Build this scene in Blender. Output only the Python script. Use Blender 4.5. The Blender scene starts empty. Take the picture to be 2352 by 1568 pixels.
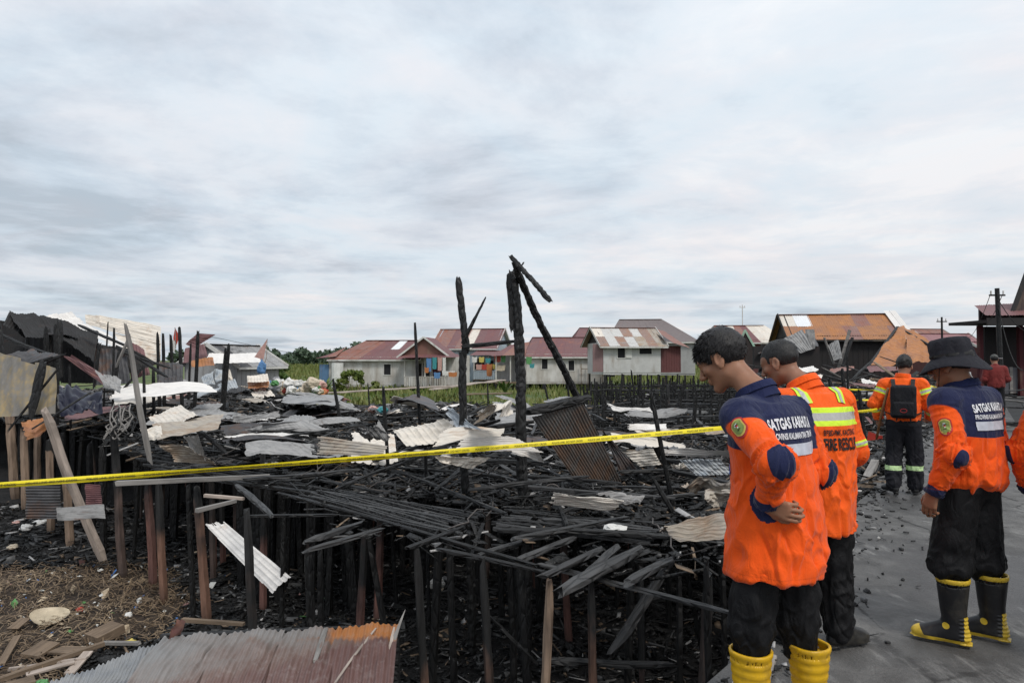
import bpy, math, random
import numpy as np
from mathutils import Vector, Matrix
from mathutils.bvhtree import BVHTree

R = math.radians
SC = bpy.context.scene
COL = SC.collection

# ------------------------------------------------------------------ camera, world, sun, exposure
F = 1568.0; CX, CY = 1176.0, 784.0; CAMZ = 1.61; PITCH = math.atan((825 - 784) / F)
cam_data = bpy.data.cameras.new('camera'); cam = bpy.data.objects.new('camera', cam_data); COL.objects.link(cam)
cam_data.lens = 24.0; cam_data.sensor_width = 36.0; cam_data.clip_end = 3000; cam_data.clip_start = 0.05
cam.location = (0, 0, CAMZ); cam.rotation_euler = (math.pi / 2 + PITCH, 0, 0)
SC.camera = cam
SUN_EL, SUN_AZ = 52.0, 150.0       # azimuth measured clockwise from +Y (view direction)
world = bpy.data.worlds.new('World'); SC.world = world; world.use_nodes = True
SC.view_settings.view_transform = 'Standard'; SC.view_settings.look = 'None'
SC.view_settings.gamma = 1.0; SC.view_settings.use_curve_mapping = False
SC.view_settings.exposure = 0.32


def build_world():
    nt = world.node_tree; nt.nodes.clear(); L = nt.links.new
    out = nt.nodes.new('ShaderNodeOutputWorld'); bg = nt.nodes.new('ShaderNodeBackground')
    sky = nt.nodes.new('ShaderNodeTexSky'); sky.sky_type = 'NISHITA'; sky.sun_disc = False
    sky.sun_elevation = R(SUN_EL); sky.sun_rotation = R(SUN_AZ); sky.dust_density = 2.0
    tc = nt.nodes.new('ShaderNodeTexCoord'); sep = nt.nodes.new('ShaderNodeSeparateXYZ'); L(tc.outputs['Generated'], sep.inputs[0])
    def M(op, a, b=None, c=None, clamp=False):
        n = nt.nodes.new('ShaderNodeMath'); n.operation = op; n.use_clamp = clamp
        for i, v in enumerate((a, b, c)):
            if v is None: continue
            if isinstance(v, (int, float)): n.inputs[i].default_value = v
            else: L(v, n.inputs[i])
        return n.outputs[0]
    z = M('ADD', M('MAXIMUM', sep.outputs[2], 0.0), 0.075)
    u = M('DIVIDE', sep.outputs[0], z); v = M('DIVIDE', sep.outputs[1], z)
    cb = nt.nodes.new('ShaderNodeCombineXYZ'); L(u, cb.inputs[0]); L(v, cb.inputs[1])
    def noise(scale, detail, rough, off, dist=0.0, sc=(1, 1, 1)):
        mp = nt.nodes.new('ShaderNodeMapping'); mp.inputs['Location'].default_value = off; mp.inputs['Scale'].default_value = sc
        L(cb.outputs[0], mp.inputs[0])
        n = nt.nodes.new('ShaderNodeTexNoise'); n.inputs['Scale'].default_value = scale
        n.inputs['Detail'].default_value = detail; n.inputs['Roughness'].default_value = rough; n.inputs['Distortion'].default_value = dist
        L(mp.outputs[0], n.inputs[0]); return n.outputs['Fac']
    n1 = noise(0.75, 11, 0.64, (3.1, 1.7, 0), 0.25, (1, 1, 1))
    n2 = noise(0.22, 3, 0.5, (7.3, 4.2, 0), 0.2)
    n3 = noise(0.9, 5, 0.6, (1.3, 9.2, 0), 0.6)
    n4 = noise(2.2, 8, 0.55, (4.3, 2.2, 0), 0.5)
    def ramp(fac, stops):
        r = nt.nodes.new('ShaderNodeValToRGB'); e = r.color_ramp.elements
        while len(e) > 1: e.remove(e[-1])
        e[0].position = stops[0][0]; e[0].color = (*stops[0][1], 1)
        for p, c in stops[1:]:
            k = e.new(p); k.color = (*c, 1)
        L(fac, r.inputs[0]); return r.outputs[0]
    mixn = M('ADD', M('ADD', M('MULTIPLY', n1, 0.48), M('MULTIPLY', n2, 0.34)), M('MULTIPLY', n4, 0.18)); mixn = M('ADD', mixn, M('MULTIPLY', sep.outputs[0], 0.045))
    cloud = ramp(mixn, [(0.38, (0.44, 0.505, 0.57)), (0.44, (0.55, 0.625, 0.70)), (0.50, (0.66, 0.73, 0.79)), (0.54, (0.70, 0.75, 0.80)), (0.60, (0.80, 0.815, 0.835))])
    warm = ramp(n3, [(0.40, (0, 0, 0)), (0.62, (1, 1, 1))])
    mw = nt.nodes.new('ShaderNodeMix'); mw.data_type = 'RGBA'; mw.blend_type = 'MULTIPLY'
    L(M('MULTIPLY', warm, 0.75), mw.inputs[0]); L(cloud, mw.inputs[6]); mw.inputs[7].default_value = (1.08, 0.985, 0.955, 1)
    # overcast: the cloud deck is somewhat brighter towards the zenith
    gain = M('ADD', 0.94, M('MULTIPLY', M('MAXIMUM', sep.outputs[2], 0.0), 0.42))
    gc = nt.nodes.new('ShaderNodeVectorMath'); gc.operation = 'SCALE'; L(mw.outputs[2], gc.inputs[0]); L(M('MULTIPLY', gain, 8.9), gc.inputs['Scale'])
    mx = nt.nodes.new('ShaderNodeMix'); mx.data_type = 'RGBA'; mx.inputs[0].default_value = 0.93
    L(sky.outputs[0], mx.inputs[6]); L(gc.outputs[0], mx.inputs[7])
    L(mx.outputs[2], bg.inputs[0]); bg.inputs[1].default_value = 0.1
    L(bg.outputs[0], out.inputs[0])


build_world()
sun_d = bpy.data.lights.new('sun', 'SUN'); sun_d.energy = 1.5; sun_d.angle = R(14); sun_d.color = (1.0, 0.95, 0.88)
sun = bpy.data.objects.new('sun', sun_d); COL.objects.link(sun)
_a = R(SUN_AZ); _d = Vector((math.sin(_a) * math.cos(R(SUN_EL)), math.cos(_a) * math.cos(R(SUN_EL)), math.sin(R(SUN_EL))))
sun.rotation_euler = _d.to_track_quat('Z', 'Y').to_euler()


# ------------------------------------------------------------------ projection helpers (pixels of the 2352x1568 photograph)
def ray(px, py):
    u, v = (px - CX) / F, -(py - CY) / F
    return Vector((u, math.cos(PITCH) - math.sin(PITCH) * v, math.sin(PITCH) + math.cos(PITCH) * v))
def at(px, py, Y):
    r = ray(px, py); return Vector((0, 0, CAMZ)) + r * (Y / r.y)
def gz(px, py, z):
    r = ray(px, py); return Vector((0, 0, CAMZ)) + r * ((z - CAMZ) / r.z)


# ------------------------------------------------------------------ numpy value noise
def _h(ix, iy, iz, s):
    n = (ix.astype(np.int64) * 374761393 + iy.astype(np.int64) * 668265263 + iz.astype(np.int64) * 2147483647 + s * 1274126177) & 0xffffffff
    n = ((n ^ (n >> 13)) * 1274126177) & 0xffffffff
    return ((n ^ (n >> 16)) & 0xffff) / 65535.0
def vnoise(x, y, z=0.0, s=0):
    x = np.asarray(x, float); y = np.asarray(y, float) + 0 * x; z = np.asarray(z, float) + 0 * x
    ix, iy, iz = np.floor(x), np.floor(y), np.floor(z); fx, fy, fz = x - ix, y - iy, z - iz
    fx, fy, fz = [f * f * (3 - 2 * f) for f in (fx, fy, fz)]
    r = 0
    for a in (0, 1):
        for b in (0, 1):
            for c in (0, 1):
                w = (fx if a else 1 - fx) * (fy if b else 1 - fy) * (fz if c else 1 - fz)
                r = r + w * _h(ix + a, iy + b, iz + c, s)
    return r * 2 - 1
def fbm(x, y, z=0.0, s=0, o=3):
    r = 0; a = 1.0; f = 1.0
    for i in range(o):
        r = r + a * vnoise(np.asarray(x) * f, np.asarray(y) * f, np.asarray(z) * f, s + i); a *= 0.5; f *= 2.03
    return r


# ------------------------------------------------------------------ object helpers
def tag(o, label=None, cat=None, group=None, kind=None):
    if label: o['label'] = label
    if cat: o['category'] = cat
    if group: o['group'] = group
    if kind: o['kind'] = kind
    return o
def empty(name, loc=(0, 0, 0), rz=0.0, label=None, cat=None, group=None):
    o = bpy.data.objects.new(name, None); COL.objects.link(o); o.location = loc; o.rotation_euler = (0, 0, rz)
    o.empty_display_size = 0.1
    return tag(o, label, cat, group)
def meshobj(name, V, Fc, mat, parent=None, smooth=False, loc=None, mats=None, fm=None):
    me = bpy.data.meshes.new(name)
    V = np.asarray(V, np.float32).reshape(-1, 3)
    if isinstance(Fc, np.ndarray) and Fc.ndim == 2:
        k = Fc.shape[1]; me.vertices.add(len(V)); me.vertices.foreach_set('co', V.ravel())
        me.loops.add(Fc.size); me.loops.foreach_set('vertex_index', Fc.ravel().astype(np.int32))
        me.polygons.add(len(Fc)); me.polygons.foreach_set('loop_start', np.arange(0, Fc.size, k, dtype=np.int32))
        me.update(calc_edges=True)
    else:
        me.from_pydata([tuple(map(float, v)) for v in V], [], Fc); me.update()
    for m in (mats or ([mat] if mat else [])): me.materials.append(m)
    if fm is not None: me.polygons.foreach_set('material_index', np.asarray(fm, np.int32))
    if smooth: me.polygons.foreach_set('use_smooth', np.ones(len(me.polygons), bool))
    o = bpy.data.objects.new(name, me); COL.objects.link(o)
    if parent is not None: o.parent = parent
    if loc is not None: o.location = loc
    return o
def attr(o, name, arr):
    a = o.data.attributes.new(name, 'FLOAT', 'POINT'); a.data.foreach_set('value', np.asarray(arr, np.float32))


class MB:
    """collects simple solids into one mesh"""
    def __init__(s): s.V = []; s.F = []; s.M = []
    def add(s, V, Fc, m=0):
        b = len(s.V); s.V += [tuple(v) for v in V]; s.F += [tuple(b + i for i in f) for f in Fc]; s.M += [m] * len(Fc); return s
    def box(s, x0, x1, y0, y1, z0, z1, m=0, T=None):
        V = [Vector((x, y, z)) for z in (z0, z1) for y in (y0, y1) for x in (x0, x1)]
        if T is not None: V = [T @ v for v in V]
        return s.add(V, [(0, 2, 3, 1), (4, 5, 7, 6), (0, 1, 5, 4), (2, 6, 7, 3), (0, 4, 6, 2), (1, 3, 7, 5)], m)
    def bar(s, p, q, w, h, m=0, w2=None, h2=None):
        p, q = Vector(p), Vector(q); T = frame(p, q); w2 = w if w2 is None else w2; h2 = h if h2 is None else h2; L = (q - p).length
        V = []
        for t, a, b in ((0, w, h), (L, w2, h2)):
            for sy, sz in ((-1, -1), (1, -1), (1, 1), (-1, 1)): V.append(T @ Vector((t, sy * a / 2, sz * b / 2)))
        return s.add(V, [(0, 1, 2, 3), (7, 6, 5, 4), (0, 4, 5, 1), (1, 5, 6, 2), (2, 6, 7, 3), (3, 7, 4, 0)], m)
    def tube(s, pts, r, n=6, m=0, r2=None):
        pts = [Vector(p) for p in pts]; r2 = r if r2 is None else r2; V = []; K = len(pts)
        for i, p in enumerate(pts):
            d = (pts[min(i + 1, K - 1)] - pts[max(i - 1, 0)]).normalized(); a = d.orthogonal().normalized(); b = d.cross(a)
            rr = r + (r2 - r) * i / max(K - 1, 1)
            if i == 0: ra = a
            a = (ra - d * ra.dot(d)).normalized() if (ra - d * ra.dot(d)).length > 1e-4 else a; ra = a; b = d.cross(a)
            for k in range(n):
                t = 2 * math.pi * k / n; V.append(p + (a * math.cos(t) + b * math.sin(t)) * rr)
        Fc = [(i * n + k, i * n + (k + 1) % n, (i + 1) * n + (k + 1) % n, (i + 1) * n + k) for i in range(K - 1) for k in range(n)]
        Fc += [tuple(range(n))[::-1], tuple((K - 1) * n + k for k in range(n))]
        return s.add(V, Fc, m)
    def build(s, name, mat, parent=None, smooth=False, loc=None):
        V = np.array([tuple(v) for v in s.V], float)
        if loc is not None: V = V - np.array(tuple(loc))
        ms = mat if isinstance(mat, list) else [mat]
        return meshobj(name, V, s.F, None, parent, smooth, loc, mats=ms, fm=s.M)
def frame(p, q):
    x = (q - p).normalized(); up = Vector((0, 0, 1)) if abs(x.z) < 0.95 else Vector((0, 1, 0))
    y = up.cross(x).normalized(); z = x.cross(y)
    return Matrix(((x.x, y.x, z.x, p.x), (x.y, y.y, z.y, p.y), (x.z, y.z, z.z, p.z), (0, 0, 0, 1)))


# ------------------------------------------------------------------ materials
class Mt:
    def __init__(s, name):
        s.m = bpy.data.materials.new(name); s.m.use_nodes = True; s.nt = s.m.node_tree; s.b = s.nt.nodes['Principled BSDF']
        s.b.inputs['Specular IOR Level'].default_value = 0.35
    def L(s, a, b): s.nt.links.new(a, b)
    def N(s, t, **k):
        n = s.nt.nodes.new(t)
        for a, v in k.items(): setattr(n, a, v)
        return n
    def coord(s, kind='Object', scale=(1, 1, 1), rnd=True, rot=(0, 0, 0)):
        tc = s.N('ShaderNodeTexCoord'); mp = s.N('ShaderNodeMapping'); mp.inputs['Scale'].default_value = scale; mp.inputs['Rotation'].default_value = rot
        if kind == 'World':
            g = s.N('ShaderNodeNewGeometry'); s.L(g.outputs['Position'], mp.inputs[0])
        else: s.L(tc.outputs[kind], mp.inputs[0])
        if rnd and kind != 'World':
            oi = s.N('ShaderNodeObjectInfo'); mm = s.math('MULTIPLY', oi.outputs['Random'], 37.0); s.L(mm, mp.inputs['Location'])
        return mp.outputs[0]
    def noise(s, co, scale=5, detail=4, rough=0.55, dist=0.0):
        n = s.N('ShaderNodeTexNoise'); n.inputs['Scale'].default_value = scale; n.inputs['Detail'].default_value = detail
        n.inputs['Roughness'].default_value = rough; n.inputs['Distortion'].default_value = dist; s.L(co, n.inputs[0]); return n.outputs['Fac']
    def voro(s, co, scale=10, feat='DISTANCE_TO_EDGE'):
        n = s.N('ShaderNodeTexVoronoi'); n.feature = feat; n.inputs['Scale'].default_value = scale; s.L(co, n.inputs[0]); return n.outputs['Distance']
    def math(s, op, a, b=None, c=None, clamp=False):
        n = s.N('ShaderNodeMath'); n.operation = op; n.use_clamp = clamp
        for i, v in enumerate((a, b, c)):
            if v is None: continue
            if isinstance(v, (int, float)): n.inputs[i].default_value = v
            else: s.L(v, n.inputs[i])
        return n.outputs[0]
    def ramp(s, fac, stops, interp='LINEAR'):
        r = s.N('ShaderNodeValToRGB'); e = r.color_ramp.elements; r.color_ramp.interpolation = interp
        while len(e) > 1: e.remove(e[-1])
        def c4(c): return (c, c, c, 1) if isinstance(c, (int, float)) else (*c, 1)
        e[0].position = stops[0][0]; e[0].color = c4(stops[0][1])
        for p, c in stops[1:]: k = e.new(p); k.color = c4(c)
        s.L(fac, r.inputs[0]); return r.outputs[0]
    def mix(s, f, a, b, mode='MIX'):
        n = s.N('ShaderNodeMix'); n.data_type = 'RGBA'; n.blend_type = mode
        for i, v in ((0, f), (6, a), (7, b)):
            if isinstance(v, (int, float)): n.inputs[i].default_value = v if i == 0 else (v, v, v, 1)
            elif isinstance(v, tuple): n.inputs[i].default_value = (*v, 1)
            else: s.L(v, n.inputs[i])
        return n.outputs[2]
    def attr(s, name):
        n = s.N('ShaderNodeAttribute'); n.attribute_name = name; return n.outputs['Fac']
    def col(s, c):
        if isinstance(c, tuple): s.b.inputs['Base Color'].default_value = (*c, 1)
        else: s.L(c, s.b.inputs['Base Color'])
        return s
    def rough(s, v):
        if isinstance(v, (int, float)): s.b.inputs['Roughness'].default_value = v
        else: s.L(v, s.b.inputs['Roughness'])
        return s
    def bump(s, h, strength=0.5, dist=0.01, prev=None):
        n = s.N('ShaderNodeBump'); n.inputs['Strength'].default_value = strength; n.inputs['Distance'].default_value = dist
        s.L(h, n.inputs['Height'])
        if prev is not None: s.L(prev, n.inputs['Normal'])
        s.L(n.outputs[0], s.b.inputs['Normal']); return n.outputs[0]
    def rnd(s):
        return s.N('ShaderNodeObjectInfo').outputs['Random']


def mat_char(name, lo=0.006, hi=0.05, sc=26, spec=0.4, axis=(0.3, 1, 1), bias=0.0):
    m = Mt(name); co = m.coord('Object', axis)
    v = m.voro(co, sc); n = m.noise(co, 9, 5, 0.65); n2 = m.noise(m.coord('Object', (1, 1, 1)), 2.2, 3)
    f = m.math('ADD', m.math('MULTIPLY', n, 0.7), m.math('MULTIPLY', n2, 0.5))
    c = m.ramp(f, [(0.42 + bias, lo), (0.62 + bias, (lo + hi) * 0.42), (0.82 + bias, hi)])
    c = m.mix(m.ramp(v, [(0.0, 0.85), (0.09, 0.0)]), c, (0.004, 0.004, 0.004))
    c = m.mix(m.math('MULTIPLY', m.rnd(), 0.5), c, (hi * .75, hi * .75, hi * .78), 'MIX')
    m.col(c).rough(m.ramp(n, [(0.3, 0.42), (0.7, 0.8)])); m.b.inputs['Specular IOR Level'].default_value = spec
    h = m.math('ADD', m.math('MINIMUM', v, 0.18), m.math('MULTIPLY', n, 0.16))
    m.bump(h, 1.0, 0.05); return m.m


def mat_post(name, brown=(0.20, 0.115, 0.075), char_from=0.55, soft=0.18, char=0.012):
    """timber stilt: char at the top, scorched streaks below (object z = 0 at the base)"""
    m = Mt(name); co = m.coord('Object', (1, 1, 0.12)); g = m.N('ShaderNodeTexCoord'); sp = m.N('ShaderNodeSeparateXYZ'); m.L(g.outputs['Generated'], sp.inputs[0])
    n = m.noise(co, 14, 6, 0.7); n2 = m.noise(m.coord('Object', (1, 1, 0.6)), 3.0, 3)
    f = m.math('ADD', sp.outputs[2], m.math('MULTIPLY', m.math('SUBTRACT', n2, 0.5), 1.1))
    f = m.math('ADD', f, m.math('MULTIPLY', m.math('SUBTRACT', m.rnd(), 0.5), 0.5))
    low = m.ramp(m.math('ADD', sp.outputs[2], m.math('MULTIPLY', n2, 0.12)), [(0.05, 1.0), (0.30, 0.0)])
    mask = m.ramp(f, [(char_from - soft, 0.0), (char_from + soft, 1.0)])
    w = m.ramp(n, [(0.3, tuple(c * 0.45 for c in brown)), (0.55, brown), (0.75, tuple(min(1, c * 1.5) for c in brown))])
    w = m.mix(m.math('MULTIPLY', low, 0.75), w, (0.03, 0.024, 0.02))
    cc = m.ramp(n, [(0.35, char * 0.6), (0.7, char * 2.6)])
    m.col(m.mix(mask, w, cc)).rough(0.75); m.bump(n, 0.8, 0.015); return m.m


def mat_wood(name, c=(0.3, 0.25, 0.2), axis=(0.08, 1, 1), var=0.5, sc=18, rough=0.8):
    m = Mt(name); co = m.coord('Object', axis); n = m.noise(co, sc, 6, 0.65); n2 = m.noise(m.coord('Object'), 2.5, 3)
    w = m.ramp(n, [(0.3, tuple(x * (1 - var) for x in c)), (0.55, c), (0.78, tuple(min(1, x * (1 + var * .6)) for x in c))])
    w = m.mix(m.ramp(n2, [(0.5, 0.0), (0.72, 0.6)]), w, tuple(x * 0.35 for x in c))
    m.col(w).rough(rough); m.bump(n, 0.6, 0.008); return m.m


def mat_tin(name, base=(0.5, 0.49, 0.47), alt=(0.36, 0.35, 0.34), rust=(0.25, 0.10, 0.045), rust_amt=0.35, dark_amt=0.25, metal=0.0, rough=0.55, streak=(1, 8, 1), dark=(0.03, 0.03, 0.032)):
    m = Mt(name); co = m.coord('Object', (1, 1, 1)); st = m.coord('Object', streak)
    n = m.noise(co, 1.7, 5, 0.6, 0.4); n2 = m.noise(st, 3.2, 5, 0.65); n3 = m.noise(co, 5.5, 6, 0.7, 0.3)
    c = m.mix(m.ramp(n2, [(0.38, 0.0), (0.62, 1.0)]), base, alt)
    r1 = m.math('ADD', m.math('MULTIPLY', n, 0.6), m.math('MULTIPLY', n2, 0.4))
    c = m.mix(m.ramp(r1, [(0.62 - rust_amt * 0.35, 0.0), (0.74 - rust_amt * 0.30, 0.85)]), c, rust)
    rr = m.mix(m.ramp(n3, [(0.4, 0.0), (0.65, 0.7)]), c, tuple(min(1, x * 1.9) for x in rust))
    c = m.mix(m.math('MULTIPLY', m.ramp(r1, [(0.62 - rust_amt * 0.35, 0.0), (0.8 - rust_amt * 0.30, 1.0)]), 0.6), c, rr)
    d = m.math('ADD', m.math('MULTIPLY', n3, 0.6), m.math('MULTIPLY', m.noise(co, 0.9, 3), 0.4))
    c = m.mix(m.ramp(d, [(0.64 - dark_amt * 0.3, 0.0), (0.76 - dark_amt * 0.3, 0.9)]), c, dark)
    c = m.mix(m.math('MULTIPLY', m.rnd(), 0.15), c, (0.16, 0.155, 0.15))
    m.col(c).rough(rough); m.b.inputs['Metallic'].default_value = metal; m.b.inputs['Specular IOR Level'].default_value = 0.3
    m.bump(n3, 0.35, 0.01); return m.m


def mat_plain(name, c, rough=0.7, n_amt=0.25, sc=6, bump=0.15, metal=0.0, kind='Object', dirt=None, dirt_amt=0.3):
    m = Mt(name); co = m.coord(kind); n = m.noise(co, sc, 5, 0.6)
    cc = m.ramp(n, [(0.3, tuple(x * (1 - n_amt) for x in c)), (0.7, tuple(min(1, x * (1 + n_amt * .6)) for x in c))])
    if dirt: cc = m.mix(m.ramp(m.noise(m.coord(kind, (1, 1, 0.3)), 1.6, 5, 0.65), [(0.62 - dirt_amt * .3, 0.0), (0.8, 0.9)]), cc, dirt)
    m.col(cc).rough(rough); m.b.inputs['Metallic'].default_value = metal
    if bump: m.bump(n, bump, 0.02)
    return m.m


MC = {
    'char': mat_char('charred_wood', .003, .024, 17, .4),
    'char_grey': mat_char('charred_wood_grey', 0.007, 0.068, 15, 0.45, (0.25, 1, 1), -0.06),
    'char_z': mat_char('charred_post_wood', 0.003, 0.019, 18, 0.35, (1, 1, 0.3)),
    'char_fine': mat_char('charred_splinters', 0.004, 0.035, 14, 0.35, (1, 1, 1), -0.05),
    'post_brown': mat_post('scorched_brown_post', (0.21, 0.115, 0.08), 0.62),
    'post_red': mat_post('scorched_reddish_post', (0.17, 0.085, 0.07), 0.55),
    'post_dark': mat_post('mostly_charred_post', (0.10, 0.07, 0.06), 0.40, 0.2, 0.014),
    'post_tan': mat_post('tan_weathered_post', (0.28, 0.20, 0.145), 1.15, 0.2),
    'pale_wood': mat_wood('pale_weathered_wood', (0.42, 0.35, 0.30)),
    'grey_wood': mat_wood('grey_weathered_wood', (0.24, 0.225, 0.21)),
    'brown_wood': mat_wood('brown_scrap_wood', (0.20, 0.145, 0.10)),
    'tin_cream': mat_tin('burnt_cream_tin', (0.76, 0.69, 0.60), (0.60, 0.56, 0.50), (0.44, 0.28, 0.17), 0.2, 0.08),
    'tin_white': mat_tin('ash_white_tin', (0.78, 0.75, 0.71), (0.66, 0.63, 0.60), (0.42, 0.30, 0.22), 0.05, 0.02),
    'tin_grey': mat_tin('burnt_grey_tin', (0.34, 0.335, 0.33), (0.22, 0.22, 0.22), (0.18, 0.11, 0.08), 0.1, 0.35),
    'tin_dark': mat_tin('sooty_dark_tin', (0.075, 0.075, 0.08), (0.045, 0.045, 0.05), (0.12, 0.06, 0.035), 0.3, 0.4),
    'tin_shade': mat_tin('shade_black_tin', (0.014, 0.014, 0.015), (0.009, 0.009, 0.01), (0.03, 0.016, 0.012), 0.2, 0.3, rough=.95),  # near-black colour paints shade on roof undersides and the interior
    'tin_stain': mat_tin('stained_brown_grey_tin', (0.19, 0.175, 0.155), (0.12, 0.12, 0.115), (0.30, 0.22, 0.10), 0.45, 0.2, streak=(5, 5, .6)),
    'tin_soot': mat_tin('sooty_streaked_tin', (0.095, 0.09, 0.085), (0.055, 0.055, 0.055), (0.12, 0.068, 0.042), 0.45, 0.15, streak=(1.0, 9, 1)),
    'tin_rust': mat_tin('rusted_red_brown_tin', (0.22, 0.105, 0.095), (0.27, 0.17, 0.14), (0.23, 0.09, 0.06), 0.5, 0.1),
    'tin_orange': mat_tin('orange_rusted_tin', (0.36, 0.15, 0.055), (0.24, 0.13, 0.10), (0.36, 0.15, 0.05), 0.6, 0.12),
    'tin_maroon': mat_tin('dusty_maroon_tin', (0.19, 0.085, 0.085), (0.15, 0.075, 0.08), (0.26, 0.10, 0.06), 0.2, 0.0),
    'tin_blue': mat_tin('pale_blue_grey_tin', (0.32, 0.37, 0.42), (0.42, 0.43, 0.43), (0.25, 0.13, 0.08), 0.0, 0.1),
    'tin_tan': mat_tin('heat_stained_tan_tin', (0.42, 0.37, 0.30), (0.30, 0.28, 0.26), (0.27, 0.18, 0.11), 0.40, 0.15),
}
# ------------------------------------------------------------------ ground
def zg(x, y):
    """height of the ground"""
    x = np.asarray(x, float); y = np.asarray(y, float)
    t = np.clip((y - 13) / 20.0, 0, 1); t = t * t * (3 - 2 * t)
    z = -1.92 + 1.32 * t
    z = z + 0.10 * fbm(x * 0.35, y * 0.35, 0, 3) * np.clip(1.2 - y / 60, 0.3, 1) + 0.04 * vnoise(x * 1.7, y * 1.7, 0, 9)
    far = np.clip((y - 60) / 300, 0, 1); return z + far * 0.2
def zg1(x, y): return float(zg(np.array([x]), np.array([y]))[0])
def edge_l(y): return 0.68 * y - 1.34          # left edge of the walkway
def edge_r(y): return 0.68 * y + 0.97
FRONT = [(-40, 28), (-11, 16), (-7.8, 13.2), (-5.9, 10.6), (-3.6, 9.2), (-2.3, 7.6), (-1.7, 6.2), (0.1, 5.6), (1.35, 4.6)]
def front_y(x):
    return float(np.interp(x, [p[0] for p in FRONT], [p[1] for p in FRONT]))
def burnmask(x, y):
    x = np.asarray(x, float); y = np.asarray(y, float)
    m = np.clip((x - (-4.6 - 0.30 * (y - 7.0)) + 0.9 * fbm(x * 0.5, y * 0.5, 0, 21)) * 0.7 + 0.5, 0, 1)     # brown litter corner, lower left
    m = np.where(y > 11.0, np.maximum(m, np.clip((y - 11.0) * 0.8, 0, 1)), m)
    back = np.interp(x, [-24, -14, -9, -6, 3, 6, 16, 30], [44, 34, 27, 23, 22.5, 31, 36, 40])
    return m * np.clip((back - y) * 0.5 + fbm(x * .4, y * .4, 0, 31), 0, 1)

def build_ground():
    u = np.linspace(-1, 1, 221); xs = np.sinh(u * 4.9) / np.sinh(4.9) * 900
    v = np.linspace(0, 1, 260); ys = -12 + np.sinh(v * 5.2) / np.sinh(5.2) * 1300
    X, Y = np.meshgrid(xs, ys, indexing='ij'); Z = zg(X, Y)
    Z = np.where((X > edge_l(Y) - 0.1), np.minimum(Z, -0.8), Z)
    V = np.stack([X, Y, Z], -1).reshape(-1, 3); nx, ny = X.shape
    i, j = np.meshgrid(np.arange(nx - 1), np.arange(ny - 1), indexing='ij'); a = (i * ny + j).ravel()
    o = meshobj('ground', V, np.stack([a, a + ny, a + ny + 1, a + 1], -1), None, smooth=True)
    attr(o, 'burn', burnmask(X, Y).ravel())
    m = Mt('ground'); co = m.coord('World', rnd=False); n = m.noise(co, 6, 7, 0.7); n2 = m.noise(co, 0.35, 4, 0.6); n3 = m.noise(m.coord('World', (0.25, 1.0, 1), rnd=False), 0.2, 4, 0.6)
    char = m.ramp(n, [(0.35, (0.005, 0.005, 0.0055)), (0.6, (0.018, 0.017, 0.017)), (0.75, (0.05, 0.048, 0.047))])
    earth = m.ramp(n, [(0.35, (0.02, 0.015, 0.012)), (0.6, (0.07, 0.05, 0.035)), (0.8, (0.13, 0.10, 0.07))])
    green = m.ramp(n3, [(0.35, (0.045, 0.085, 0.02)), (0.5, (0.10, 0.13, 0.035)), (0.65, (0.17, 0.155, 0.055))])
    green = m.mix(m.ramp(n2, [(0.4, 0.0), (0.65, 0.7)]), green, (0.045, 0.08, 0.02))
    g = m.N('ShaderNodeNewGeometry'); sp = m.N('ShaderNodeSeparateXYZ'); m.L(g.outputs['Position'], sp.inputs[0])
    away = m.ramp(m.math('MULTIPLY', m.math('SUBTRACT', sp.outputs[1], 18), 0.1), [(0.0, 0.0), (0.8, 1.0)])
    base = m.mix(away, earth, green)
    b = m.math('ADD', m.attr('burn'), m.math('MULTIPLY', m.math('SUBTRACT', n, 0.5), 0.9))
    m.col(m.mix(m.ramp(b, [(0.42, 0.0), (0.58, 1.0)]), base, char)).rough(0.85)
    m.bump(n, 0.8, 0.05)
    o.data.materials.append(m.m); tag(o, kind='structure')


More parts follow.
